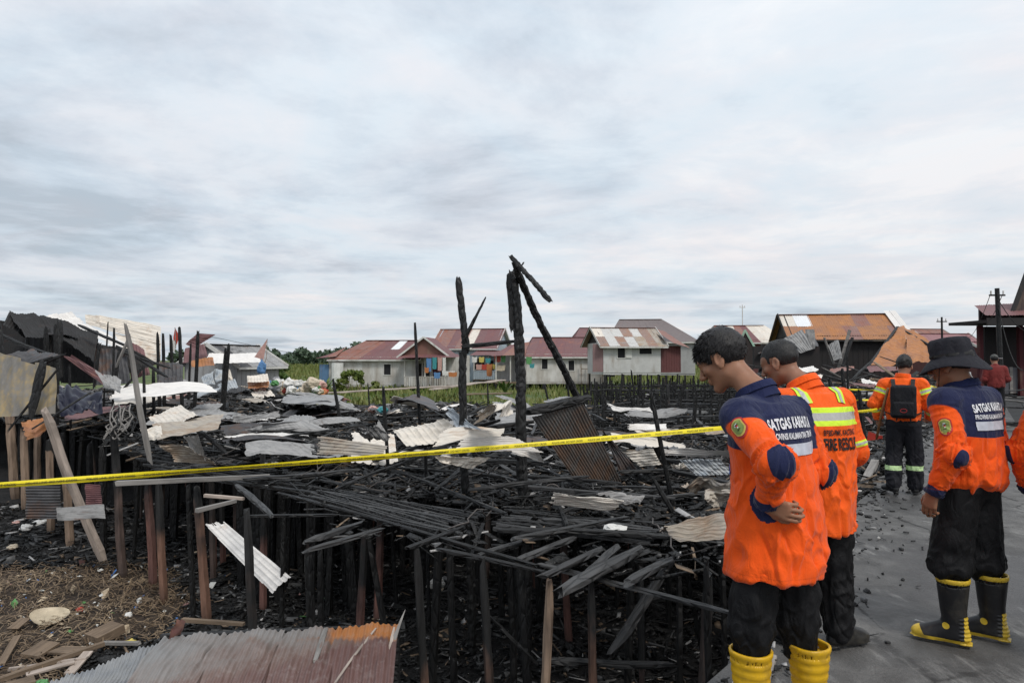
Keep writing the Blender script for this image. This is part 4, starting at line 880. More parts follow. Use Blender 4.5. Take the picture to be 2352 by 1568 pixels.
    beam('leaning_pole', at(268, 842, 13), at(300, 770, 13), .07, .05, MC['grey_wood'], 23, 'thin grey stick behind the leaning pole', 'pole')
    # deck of burnt boards
    def deck(quad, zz, n, label, seed, gap=.012, th=.028):
        A, B, C, D = [gz(*q, zz) for q in quad]; root = empty('burnt_deck', A, label=label, cat='deck'); r = random.Random(seed)
        for i in range(n):
            t0, t1 = i / n, (i + 1) / n; a = A.lerp(D, t0 + gap / 2); b = B.lerp(C, t0 + gap / 2); c = B.lerp(C, t1 - gap * 2); d = A.lerp(D, t1 - gap * 2)
            s0, s1 = r.uniform(0, .12), r.uniform(.84, 1.0); m = MB(); dz = Vector((0, 0, r.uniform(-.02, .012))); K = 6; V = []
            for j in range(K + 1):
                s = s0 + (s1 - s0) * j / K; wob = Vector((0, 0, .012 * math.sin(s * 9 + i)))
                e = r.uniform(0, .18); e2 = r.uniform(0, .18)
                u1, u2 = a.lerp(b, s), d.lerp(c, s); l, rr = u1.lerp(u2, e * .6), u2.lerp(u1, e2 * .6)
                V += [l + wob + dz, rr + wob + dz, rr + wob + dz - Vector((0, 0, th)), l + wob + dz - Vector((0, 0, th))]
            V = [v - A for v in V]; Fc = [(4 * j + q, 4 * j + (q + 1) % 4, 4 * j + 4 + (q + 1) % 4, 4 * j + 4 + q) for j in range(K) for q in range(4)] + [(3, 2, 1, 0), (4 * K, 4 * K + 1, 4 * K + 2, 4 * K + 3)]
            meshobj('plank', V, [f[::-1] for f in Fc], MC['char_grey'] if r.random() < .6 else MC['char'], root)
    deck(((770, 1118), (1120, 1178), (1060, 1235), (680, 1132)), .04, 13, 'large patch of burnt parallel deck boards in front of the forked post', 2)
    deck(((1150, 1165), (1560, 1200), (1560, 1250), (1120, 1212)), .02, 10, 'burnt deck boards below the cream ribbed sheet', 3)
    # hero beams: (x0,y0,z0, x1,y1,z1, width, mat, label)
    for k, (x0, y0, z0, x1, y1, z1, w, mt, lab) in enumerate((
        (268, 1110, .02, 620, 1092, .08, .10, 'grey_wood', 'long grey scorched rail just below the tape on the left'),
        (560, 1100, .06, 830, 1078, .12, .10, 'char_grey', 'long grey charred beam below the tape, left of centre'),
        (548, 1112, .1, 622, 1185, .02, .09, 'char_grey', 'grey beam sloping towards the viewer above the slanting white sheet'),
        (705, 1245, .0, 830, 1200, .05, .10, 'char_grey', 'grey beam ending at the black corner post, upper of two'),
        (708, 1262, -.03, 880, 1215, .02, .09, 'char_grey', 'grey beam ending at the black corner post, lower of two'),
        (560, 1186, .0, 780, 1180, .02, .06, 'char', 'thin black rail on the dark front posts'),
        (640, 1130, .02, 1230, 1300, .02, .065, 'char', 'long edge beam running along the front of the burnt deck'),
        (1010, 1262, .0, 1250, 1318, -.02, .07, 'char', 'thin beam under the front edge, at centre'),
        (1240, 1300, -.05, 1690, 1412, -.1, .07, 'char_grey', 'thin grey beam stretching towards the akimbo man'),
        (1295, 1365, .0, 1478, 1258, .08, .13, 'char_grey', 'thick cracked grey beam of the crossed pair, left one'),
        (1330, 1345, -.02, 1420, 1260, .08, .10, 'char_grey', 'cracked beam lying alongside the thick crossed one'),
        (1445, 1340, .0, 1540, 1282, .03, .10, 'char_grey', 'short grey beam between the crossed pair'),
        (1405, 1490, -.6, 1555, 1285, .02, .11, 'char_grey', 'cracked grey beam falling steeply into the gap'),
        (1240, 1525, -.75, 1548, 1518, -.72, .10, 'char', 'black horizontal beam low in the gap at the bottom'),
        (1180, 1285, .0, 1320, 1230, .03, .09, 'char_grey', 'joist end pointing away, right of centre'),
        (1090, 1275, .0, 1240, 1225, .03, .085, 'char_grey', 'joist end pointing away, at centre'),
        (1240, 1320, .0, 1380, 1262, .03, .09, 'char_grey', 'third joist end, left of the thick crossed beam'),
        (940, 1260, .0, 1060, 1215, .04, .08, 'char', 'dark joist end, left of centre'),
        (1000, 1130, .1, 1078, 1062, .3, .08, 'char', 'black prop slanting up to the forked post foot'),
        (835, 1062, .12, 1140, 970, .85, .10, 'char', 'black diagonal beam lying across the cream sheets'),
        (1070, 985, .75, 1225, 965, .85, .11, 'char', 'black horizontal beam between the two tallest posts at knee height'),
        (1100, 1055, .3, 1260, 1068, .25, .12, 'char', 'black beam under the arched white sheet'),
        (1180, 1095, .2, 1420, 1110, .2, .09, 'char', 'black beam at the foot of the hanging sheet'),
        (1420, 1085, .25, 1700, 1072, .3, .08, 'char', 'charred beam above the rusty crumpled sheets'),
        (1545, 1082, .3, 1700, 1112, .25, .11, 'char', 'thick charred beam sloping behind the orange sleeve'),
        (1150, 1215, .06, 1700, 1240, .06, .10, 'char', 'long charred beam along the front of the burnt boards, right'),
        (1180, 1240, .07, 1440, 1185, .12, .08, 'char_grey', 'cracked beam lying over the burnt boards, right'),
        (520, 1010, .25, 790, 1040, .2, .09, 'char', 'charred beam left of the tan ribbed sheet'),
        (640, 1045, .12, 770, 990, .4, .08, 'char_grey', 'grey beam pair climbing towards the middle rubble'),
        (405, 950, .6, 520, 1040, .1, .11, 'char', 'black beam lying across the cream sheets of the left heap'),
        (2010, 1060, .1, 1965, 1145, -.1, .13, 'grey_wood', 'weathered grey log at the walkway edge by the walking man'),
        (1950, 1095, .0, 2020, 1040, .1, .16, 'char', 'thick charred log just behind the weathered grey one'),
        (735, 1100, .1, 880, 1130, .05, .07, 'char', 'short charred stick left of the burnt deck patch'),
        (450, 1172, .0, 540, 1150, .02, .07, 'grey_wood', 'short pale grey board above the slanting white sheet'),
        (470, 1138, .05, 560, 1145, .02, .06, 'pale_wood', 'short pinkish board end above the slanting white sheet'),
        (420, 1422, -.9, 560, 1432, -.9, .06, 'brown_wood', 'reddish brown batten above the rusty roof corner'),
        (1120, 1410, -.5, 1230, 1520, -.9, .05, 'char', 'thin charred stick slanting down in the gap right of centre'))):
        beam('charred_beam' if mt.startswith('char') else 'loose_timber', gz(x0, y0, z0), gz(x1, y1, z1), w * .82, w * .62, MC[mt], 300 + k, lab, 'beam' if mt.startswith('char') else 'timber', jit=.16 if mt.startswith('char') else .05, **({} if mt.startswith('char') else dict(sides=4, ragged=False, wob=.4)))
    # hero sheets
    for k, (q, zs, mt, ribs, ax, bend, cr, lab) in enumerate(SHEETS):
        if zs[0] is None: P = [at(q[i][0], q[i][1], SHEET_Y[q[0]][i]) for i in range(4)]
        else: P = [gz(q[i][0], q[i][1], zs[i] + ((.26 if 900 < q[0][0] < 1260 and q[0][1] < 1100 else .14) if q[i][1] > 925 else 0)) for i in range(4)]
        # keep corners within a sane distance of each other
        o = sheet('tin_sheet', P, MC[mt], ribs=ribs, amp=.009, axis=ax, nv=24, crumple=cr * .8, seed=k + 10, bend=bend, jag=.02, rseg=8, tear=.12, rib=True); tag(o, lab, 'tin sheet')


def zone(x, y):
    px = CX + F * x / y
    a = next(t for lim, t in ((250, 'below the collapsed house'), (450, 'right of the leaning pale pole'), (650, 'above the slanting white sheet'), (850, 'left of the grey post'), (1000, 'behind the slender posts'), (1130, 'around the forked post'), (1260, 'around the tallest post'), (1440, 'around the hanging dark sheet'), (1580, 'beside the leaning post'), (1700, 'left of the akimbo man'), (1850, 'between the bareheaded men'), (9999, 'left of the backpack wearer')) if px < lim)
    b = 'in the front rows' if y < 8 else 'in the near floors' if y < 11 else 'in the middle rubble' if y < 16 else 'in the far rubble' if y < 22 else 'near the houses'
    return a + ', ' + b


def scatter():
    rng = random.Random(9); nr = np.random.default_rng(9)
    # rows of stilts under the burnt houses (grid following the walkway direction)
    d = Vector((0.562, 0.827)); e = Vector((0.827, -0.562)); spots = []
    for a in range(-8, 70):
        for b in range(-34, 3):
            p = d * (a * 1.15) + e * (b * 1.15 - .9) + Vector((-1.2, .2)) + Vector((rng.uniform(-.22, .22), rng.uniform(-.22, .22)))
            x, y = p
            if y < front_y(x) + .25 or x > edge_l(y) - .3 or y > 30 or abs(x / y) > .80: continue
            if y > 13 and rng.random() < .45: continue
            if float(burnmask(x, y)) < .6: continue
            spots.append((y, x))
    spots.sort(); rng2 = random.Random(3); near = spots[:95]; far = spots[95:]; rng2.shuffle(far); far = far[:35]
    for i, (y, x) in enumerate(near + far):
        z0 = zg1(x, y) - .15; nearrow = y - front_y(x) < 1.6
        top = -.06 + rng.uniform(-.25, .05) + (rng.random() < .12) * rng.uniform(.2, .7)
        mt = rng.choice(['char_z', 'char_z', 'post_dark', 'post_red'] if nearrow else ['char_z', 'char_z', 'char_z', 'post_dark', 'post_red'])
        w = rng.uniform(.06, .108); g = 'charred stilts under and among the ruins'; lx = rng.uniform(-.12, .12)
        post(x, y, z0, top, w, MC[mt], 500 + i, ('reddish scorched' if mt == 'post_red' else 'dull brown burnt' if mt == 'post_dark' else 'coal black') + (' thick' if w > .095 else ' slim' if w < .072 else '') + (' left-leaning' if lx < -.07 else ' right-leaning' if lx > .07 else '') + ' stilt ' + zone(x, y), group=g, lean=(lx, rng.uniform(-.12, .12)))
    # far right forest of stilts and rails
    n = 0
    for k in range(88):
        px = rng.uniform(1345, 1990); Y = rng.uniform(15, 30); x = (px - CX) / F * Y
        if x > edge_l(Y) - .5: continue
        z0 = zg1(x, Y) - .1; top = rng.uniform(.25, 1.0) * (1 if Y > 19 else .6)
        post(x, Y, z0, top, rng.uniform(.07, .12), MC[rng.choice(['char_z', 'char_z', 'post_dark'])], 900 + k, ('tall' if top > .75 else 'low' if top < .45 else 'middling') + ' dense-row upright ' + zone(x, Y), group='dense stilt rows at the far right', lean=(rng.uniform(-.25, .25), 0))
    for k in range(46):
        Y = rng.uniform(15, 30); z = rng.choice([-.5, -.1, .05, .35, .5]) + rng.uniform(-.05, .05); x0 = (rng.uniform(1330, 1800) - CX) / F * Y; x1 = min(x0 + rng.uniform(2, 5), edge_l(Y) - .4)
        if x1 - x0 < 1: continue
        beam('charred_beam', (x0, Y, z), (x1, Y + rng.uniform(-.8, .8), z + rng.uniform(-.08, .08)), .07, .07, MC['char'], 1100 + k, ('high' if z > .2 else 'low') + ' rail on the far stilt rows ' + zone(x0, Y), 'beam', 'rails of the dense far stilt rows')
    # uprights left, around the collapsed house
    for k, (xt, yt, xb, yb, Y, w) in enumerate(((362, 765, 368, 870, 19, 8), (375, 770, 379, 880, 19, 8), (392, 768, 402, 860, 20, 8), (412, 755, 420, 870, 19, 9), (455, 762, 448, 850, 18, 9), (526, 792, 512, 880, 17, 10), (518, 800, 508, 885, 17, 7), (262, 752, 260, 905, 15, 6), (248, 740, 240, 775, 18, 4), (438, 790, 433, 860, 20, 6),
                                              (352, 845, 354, 935, 16, 8), (330, 840, 334, 900, 15, 7), (128, 745, 133, 880, 15, 12), (106, 755, 110, 870, 16, 12), (160, 840, 163, 940, 14, 6), (765, 870, 790, 1010, 15, 8), (1300, 860, 1310, 930, 28, 5), (1250, 880, 1262, 930, 24, 5), (1450, 850, 1460, 930, 26, 5), (845, 880, 850, 950, 22, 4), (1120, 880, 1122, 960, 20, 4))):
        T = at(xt, yt, Y); B = at(xb, yb, Y); post(B.x, Y, min(B.z, .2), T.z, w * Y / F, MC['char_z'], 1200 + k, ('thick ' if w > 8 else 'slim ' if w > 5 else 'hair-thin ') + 'lone upright at ' + zone(B.x, Y), group='lone uprights around the ruins', lean=(T.x - B.x, 0))
    # beams in the rubble
    n = 0; k = 0
    while n < 150 and k < 4000:
        k += 1; Y = front_y(0) + (rng.random() ** 1.5) * 24; px = rng.uniform(-100, 2050); x = (px - CX) / F * Y
        if Y < front_y(x) + .3 or x > edge_l(Y) - .5 or float(burnmask(x, Y)) < .6: continue
        L = rng.uniform(1.0, 3.6); a = rng.choice([0.15, .62, -.95, 1.4]) + rng.gauss(0, .35); z = rng.uniform(-.05, .22) + (.25 * rng.random() if Y > 11 else 0)
        q = Vector((x + math.cos(a) * L, Y + math.sin(a) * L, z + rng.uniform(-.18, .18)))
        if q.y < front_y(q.x) + .1 or q.x > edge_l(q.y) - .2: continue
        g, lab = (('loose beams on the near burnt floors', 'charred beam lying loose on the near burnt floors in front of the cream sheets') if Y < 11 else ('beams tangled in the far rubble', 'charred beam tangled in the rubble between the near floors and the houses'))
        beam('charred_beam', (x, Y, z), q, rng.uniform(.035, .08), rng.uniform(.03, .06), MC[rng.choice(['char', 'char', 'char_grey'])], 1300 + k, ('long' if L > 2.6 else 'short' if L < 1.6 else 'medium') + ' loose beam ' + zone(x, Y), 'beam', g, jit=.18); n += 1
    # joists and bearers of the near floors
    for i in range(34):
        y0 = 5.6 + i * .28; x0 = -1.9 - i * .22
        a = Vector((x0, y0 + .3, -.06)); dd = Vector((.562, .827, 0)); ee = Vector((.827, -.562, 0))
        if i % 2 == 0: p, q = a, a + ee * min(4.5, 2.2 + i * .12)
        else: p, q = a + dd * .2, a + dd * rng.uniform(2, 3.4)
        q.z = -.04 + rng.uniform(-.04, .04)
        for _ in range(12):
            if q.y < front_y(q.x) + .15 or q.x > edge_l(q.y) - .15: q = p.lerp(q, .82)
        if p.y < front_y(p.x) or (q - p).length < .7: continue
        beam('charred_beam', p, q, .06, .07, MC[rng.choice(['char', 'char_grey'])], 1700 + i, ('crosswise' if i % 2 == 0 else 'lengthwise') + ' floor bearer ' + zone(p.x, p.y), 'beam', 'floor bearers on the near stilts', jit=.14)
    # random sheets
    n = 0; k = 0
    while n < 85 and k < 3000:
        k += 1; Y = 9.5 + (rng.random() ** 1.1) * 20; px = rng.uniform(-60, 2080); x = (px - CX) / F * Y
        if Y < front_y(x) + 1.2 or x > edge_l(Y) - 1.2 or float(burnmask(x, Y)) < .7 or (px > 1330 and Y > 13) or (850 < px < 1270 and 9 < Y < 16): continue
        L = rng.uniform(.6, 1.7); w = rng.uniform(.35, .75); a = rng.uniform(0, 3.14); z = .12 + .3 * rng.random() * (1 if Y > 12 else .4); ti, tj = rng.uniform(-.2, .25), rng.uniform(-.15, .3)
        u = Vector((math.cos(a), math.sin(a), ti)) * w; v = Vector((-math.sin(a), math.cos(a), tj)) * L; p = Vector((x, Y, z))
        mt = rng.choice(['tin_grey', 'tin_grey', 'tin_grey', 'tin_dark', 'tin_dark', 'tin_cream', 'tin_tan', 'tin_white', 'tin_rust'] if Y > 12 else ['tin_grey', 'tin_dark', 'tin_dark', 'tin_cream'])
        o = sheet('tin_sheet', [p, p + u, p + u + v, p + v], MC[mt], ribs=6, amp=.012, nv=14, crumple=.04, seed=k, bend=rng.uniform(-.04, .07), jag=.03, tear=.2, rseg=6, rib=True); n += 1
        nm = {'tin_grey': 'grey', 'tin_dark': 'sooty dark', 'tin_cream': 'cream', 'tin_tan': 'stained tan', 'tin_white': 'ash white', 'tin_rust': 'rusty red'}[mt]
        tag(o, '%s %s sheet scrap %s' % ('large' if L > 1.2 else 'small', nm, zone(x, Y)), 'tin sheet', '%s roofing sheets scattered in the rubble' % nm)
    # joined small rubble: sticks, flakes, boards
    def rubble(name, label, n, region, zf, size, mats, seed, flat=.35, up=.25, free=False):
        r = np.random.default_rng(seed); pts = []
        while len(pts) < n:
            m = 4000; x, y = region(r, m); ok = ((burnmask(x, y) > .5) & (x < edge_l(y) - .05) & (y < 40)) if not free else x > -99
            for a, b in zip(x[ok], y[ok]): pts.append((a, b))
        pts = np.array(pts[:n]); x, y = pts[:, 0], pts[:, 1]; z = zf(x, y, r)
        L = (size[0] + (size[1] - size[0]) * r.random(n) ** 2.6) * np.clip(y / 11, .45, 1); w = (0.012 + .035 * r.random(n)) ; h = w * (.25 + .75 * r.random(n)); sc = np.clip(y / 12, .7, 1.6); w *= sc; h *= sc
        wide = r.random(n) < flat; w = np.where(wide, w * 3.0, w); h = np.where(wide, h * .3, h)
        yaw = r.random(n) * 3.1416; pit = r.normal(size=n) * up; rol = r.normal(size=n) * .5
        cx, sx, cp, sp = np.cos(yaw), np.sin(yaw), np.cos(pit), np.sin(pit)
        ax = np.stack([cx * cp, sx * cp, sp], -1); ay = np.stack([-sx, cx, 0 * cx], -1); az = np.cross(ax, ay); cr, sr = np.cos(rol)[:, None], np.sin(rol)[:, None]; ay, az = ay * cr + az * sr, az * cr - ay * sr
        c = np.stack([x, y, z], -1); V = np.empty((n, 8, 3)); i = 0
        for su in (-1, 1):
            for sv in (-1, 1):
                for sw in (-1, 1):
                    tp = 1 - .35 * r.random((n, 1)); V[:, i] = c + ax * (su * L / 2)[:, None] + ay * (sv * w / 2)[:, None] * tp + az * (sw * h / 2)[:, None] * tp; i += 1
        f = np.array([(0, 1, 3, 2), (4, 6, 7, 5), (0, 4, 5, 1), (2, 3, 7, 6), (0, 2, 6, 4), (1, 5, 7, 3)]); Fc = (np.arange(n)[:, None, None] * 8 + f[None]).reshape(-1, 4)
        fm = np.repeat(r.choice(len(mats), n, p=[q[1] for q in mats]), 6)
        o = meshobj(name, V.reshape(-1, 3), Fc, None, mats=[q[0] for q in mats], fm=fm); tag(o, label, 'rubble', kind='stuff')
    ash = mat_plain('pale_ash_flakes', (0.42, 0.41, 0.40), .9, .3, 20, 0); ashg = mat_plain('grey_ash_flakes', (0.10, 0.10, 0.10), .8, .4, 20, 0); br = MC['brown_wood']
    def reg_ground(r, m):
        y = 3.2 + r.random(m) ** 1.3 * 13; x = (r.random(m) * 1.75 - .9) * y; return x, y
    rubble('charred_litter', 'black burnt litter and ash flakes covering the ground under the stilts', 30000, reg_ground, lambda x, y, r: zg(x, y) + .02 + .05 * r.random(len(x)), (.03, .45), [(MC['char_fine'], .80), (ashg, .125), (ash, .03), (br, .045)], 1, up=.15)
    def deckz(x, y, r):
        hp = np.clip((y - 12) / 5, 0, 1); return -.06 + .10 * r.random(len(x)) + hp * (.05 + .20 * np.clip(fbm(x * .45, y * .45, 0, 41) + .35, 0, 1.2)) * r.random(len(x)) ** .5
    def thin(x, y, r):
        px = CX + F * x / y; return ~((px > 860) & (px < 1265) & (y > 9.6) & (y < 17)) | (r.random(len(x)) < .35)
    def reg_deck(r, m):
        y = 5.2 + r.random(m) ** 1.25 * 26; x = (r.random(m) * 1.75 - .88) * y; fy = np.interp(x, [p[0] for p in FRONT], [p[1] for p in FRONT]); q = (y - fy); k = (q > .1) & ((q > 2.0) | (r.random(m) < .10)) & ((q > 3.4) | (vnoise(x * .9, y * .9, 0, 44) > -.1) | (r.random(m) < .2)) & ((y > 10.5) | (r.random(m) < .38)) & ((x < (1325 - CX) / F * y) | (y < 13.5) | (r.random(m) < .10)); k = k & thin(x, y, r); return x[k], y[k]
    rubble('burnt_rubble', 'tangled black rubble of sticks, boards and ash over the burnt floors', 52000, reg_deck, deckz, (.08, .95), [(MC['char_fine'], .58), (MC['char'], .18), (ashg, .135), (ash, .045), (br, .06)], 2, up=.2)
    # the many farther stilts and rails, joined
    r = np.random.default_rng(8); mb = MB(); k = 0
    while k < 620:
        Y = 13.5 + r.random() ** .8 * 20; px = 1335 + r.random() * 680; x = (px - CX) / F * Y
        if x > edge_l(Y) - .4: k += 1; continue
        z0 = zg1(x, Y) - .1; w = .03 + .04 * r.random(); tp = -.1 + r.random() ** 1.3 * 1.05; mb.bar((x, Y, z0), (x + r.normal() * .12, Y, tp), w, w); k += 1
        if k % 4 == 0: z = r.choice([-.9, -.4, -.1, .1, .35]); mb.bar((x, Y, z), (min(x + 1 + 2.5 * r.random(), edge_l(Y) - .4), Y + r.normal() * .4, z + r.normal() * .05), .05, .05)
    o = mb.build('distant_stilts', MC['char_z']); tag(o, 'countless thin burnt stilts and rails packed beyond the hanging sheet', 'stilts', kind='stuff')
    mb = MB(); k = 0
    while k < 260:
        Y = 9 + r.random() * 14; px = -40 + r.random() * 1300; x = (px - CX) / F * Y; k += 1
        if Y < front_y(x) + .5 or float(burnmask(x, Y)) < .6: continue
        w = .06 + .05 * r.random(); mb.bar((x, Y, zg1(x, Y) - .1), (x + r.normal() * .06, Y, -.15), w, w)
    o = mb.build('inner_stilts', MC['char_z']); tag(o, 'rows of burnt stilts receding into the dark under the floors', 'stilts', kind='stuff')
    def reg_gap(r, m):
        y = 13 + r.random(m) * 20; x = (1330 - CX + r.random(m) * 680) / F * y; return x, y
    rubble('ground_rubble', 'burnt boards and ash between the dense far stilts', 9000, reg_gap, lambda x, y, r: zg(x, y) + .02 + .25 * r.random(len(x)), (.1, 1.0), [(MC['char_fine'], .66), (ashg, .2), (ash, .10), (br, .04)], 7, up=.2)
    def reg_heap(r, m):
        y = 15.5 + r.random(m) * 11; x = (1725 - CX + r.random(m) * 430) / F * y; k = x < edge_l(y) - .1; return x[k], y[k]
    rubble('heap_rubble', 'high heap of burnt boards and pale scraps before the long rusty house', 11000, reg_heap, lambda x, y, r: -.1 + r.random(len(x)) ** .7 * np.clip((y - 15) / 7, .15, 1) * (.95 + .35 * vnoise(x * .6, y * .6, 0, 3)), (.12, 1.2), [(MC['char_fine'], .62), (ashg, .17), (ash, .11), (br, .07), (MC['tin_maroon'], .03)], 9, up=.22)
    for k, (q, mt, lab) in enumerate(((((1822, 846, 21), (1868, 842, 22), (1880, 852, 21), (1835, 856, 20)), 'tin_white', 'white rounded sheet on the heap behind the hi-vis man'), (((1830, 866, 18.5), (1890, 862, 19), (1885, 876, 18), (1835, 876, 18)), 'tin_cream', 'cream crumpled sheet lower on the heap behind the hi-vis man'), (((1945, 876, 18), (2010, 884, 18), (2008, 890, 17.6), (1950, 886, 17.6)), 'tin_maroon', 'pinkish strip on the heap left of the backpack wearer'), (((1975, 870, 18.5), (2040, 884, 18.5), (2036, 890, 18.2), (1980, 878, 18.2)), 'tin_white', 'long white strip on the heap left of the backpack wearer'), (((1905, 850, 21), (1960, 838, 22), (1962, 846, 21.5), (1912, 860, 20.6)), 'tin_rust', 'brown sheet tilted on top of the heap'), (((1990, 845, 22), (2060, 840, 23), (2070, 850, 22), (2000, 856, 21.5)), 'tin_maroon', 'dull pink sheet at the foot of the collapsed orange panel'), (((2160, 865, 19), (2230, 850, 20), (2235, 870, 19), (2170, 885, 18.5)), 'tin_grey', 'grey sheet on the heap right of the backpack wearer'))):
        o = sheet('tin_sheet', [at(*t) for t in q], MC[mt], ribs=5, amp=.012, nv=12, crumple=.05, seed=k + 160, rib=True, rseg=6, jag=.03); tag(o, lab, 'tin sheet')
    for k in range(22):
        Y = rng.uniform(16, 26); px = rng.uniform(1740, 2140); p = at(px, rng.uniform(838, 880), Y); L = rng.uniform(.6, 2.2); a = rng.uniform(0, 3.1)
        beam('heap_board', p, p + Vector((math.cos(a) * L, math.sin(a) * L * .5, rng.uniform(-.5, .5))), .09, .04, MC[rng.choice(['char', 'char_grey', 'grey_wood', 'brown_wood'])], 2400 + k, ('long' if L > 1.5 else 'short') + ' board jutting from the heap ' + zone(p.x, p.y), 'board', 'boards jutting from the high heap')
    # bent wires, bowls and rims left in the ashes
    ww = mat_plain('burnt_wire', (.09, .08, .075), .6, .4, 20, 0); k = 0; n = 0
    while n < 34 and k < 600:
        k += 1; Y = rng.uniform(5.8, 15); px = rng.uniform(150, 1680); x = (px - CX) / F * Y
        if Y < front_y(x) + .3 or x > edge_l(Y) - .4 or float(burnmask(x, Y)) < .6: continue
        p = Vector((x, Y, .12)); pts = [p]; a = rng.uniform(0, 6.3); tz = 0
        for q in range(9): a += rng.uniform(-.9, .9); pts.append(pts[-1] + Vector((math.cos(a) * .13, math.sin(a) * .13, rng.uniform(-.07, .09))))
        m = MB(); m.tube([v - p for v in pts], .006 + .003 * rng.random(), 4); o = m.build('bent_wire', ww, smooth=True); o.location = p; tag(o, 'bent burnt wire ' + zone(x, Y), 'wire', 'bent wires in the ashes'); n += 1
    for px, py, Y, r_, lab in ((1268, 1132, 7.9, .10, 'thin burnt wheel rim standing right of the tallest post foot'), (1560, 1010, 11, .22, 'burnt bicycle rim leaning in the right rubble')):
        p = at(px, py, Y); m = MB(); m.tube([(r_ * math.cos(t), .15 * r_ * math.sin(t), r_ * math.sin(t)) for t in np.linspace(0, 6.283, 25)], .009, 5)
        for t in np.linspace(0, 3.14, 6)[:-1]: m.tube([(r_ * math.cos(t), .15 * r_ * math.sin(t), r_ * math.sin(t)), (-r_ * math.cos(t), -.15 * r_ * math.sin(t), -r_ * math.sin(t))], .002, 3)
        o = m.build('wire_hoop', ww, smooth=True); o.location = p; tag(o, lab, 'hoop')
    # continuous blackened floor / sheet remains below the rubble further back
    xs = np.linspace(-24, 24, 260); ys = np.linspace(10.5, 31, 150); X, Y = np.meshgrid(xs, ys, indexing='ij')
    Z = -.10 + np.clip((Y - 12) / 5, 0, 1) * .18 * np.clip(fbm(X * .45, Y * .45, 0, 41) + .35, 0, 1.2) + .05 * vnoise(X * 4, Y * 4, 0, 7); i, j = np.meshgrid(np.arange(259), np.arange(149), indexing='ij'); a = (i * 150 + j).ravel()
    xc, yc = X[:-1, :-1].ravel(), Y[:-1, :-1].ravel(); fy = np.interp(xc, [p[0] for p in FRONT], [p[1] for p in FRONT])
    gap = (xc > (1330 - CX) / F * yc) & (yc > 13.5)
    ok = (yc > fy + 2.2) & (burnmask(xc, yc) > .6) & (xc < edge_l(yc) - .6) & (vnoise(xc * .9, yc * .9, 0, 77) > np.where(gap, .8, -.45)) & ((yc > 12) | (vnoise(xc * 2, yc * 2, 0, 70) > 0))
    Fc = np.stack([a, a + 150, a + 151, a + 1], -1)[ok]; o = meshobj('burnt_mat', np.stack([X, Y, Z], -1).reshape(-1, 3), Fc, MC['char_fine'], smooth=False); tag(o, 'matted crust of collapsed burnt boards beneath the far rubble', 'rubble', kind='stuff')


    rubble('soot_crumbs', 'soot crumbs and charcoal bits strewn along the walkway edge', 900, lambda r, m: (lambda y: (.68 * y - 1.30 + np.abs(r.normal(size=m)) * .3, y))(3.3 + r.random(m) ** 1.3 * 16), lambda x, y, r: .006 + .01 * r.random(len(x)), (.01, .10), [(MC['char_fine'], .8), (ashg, .15), (ash, .05)], 12, up=.05, free=True)


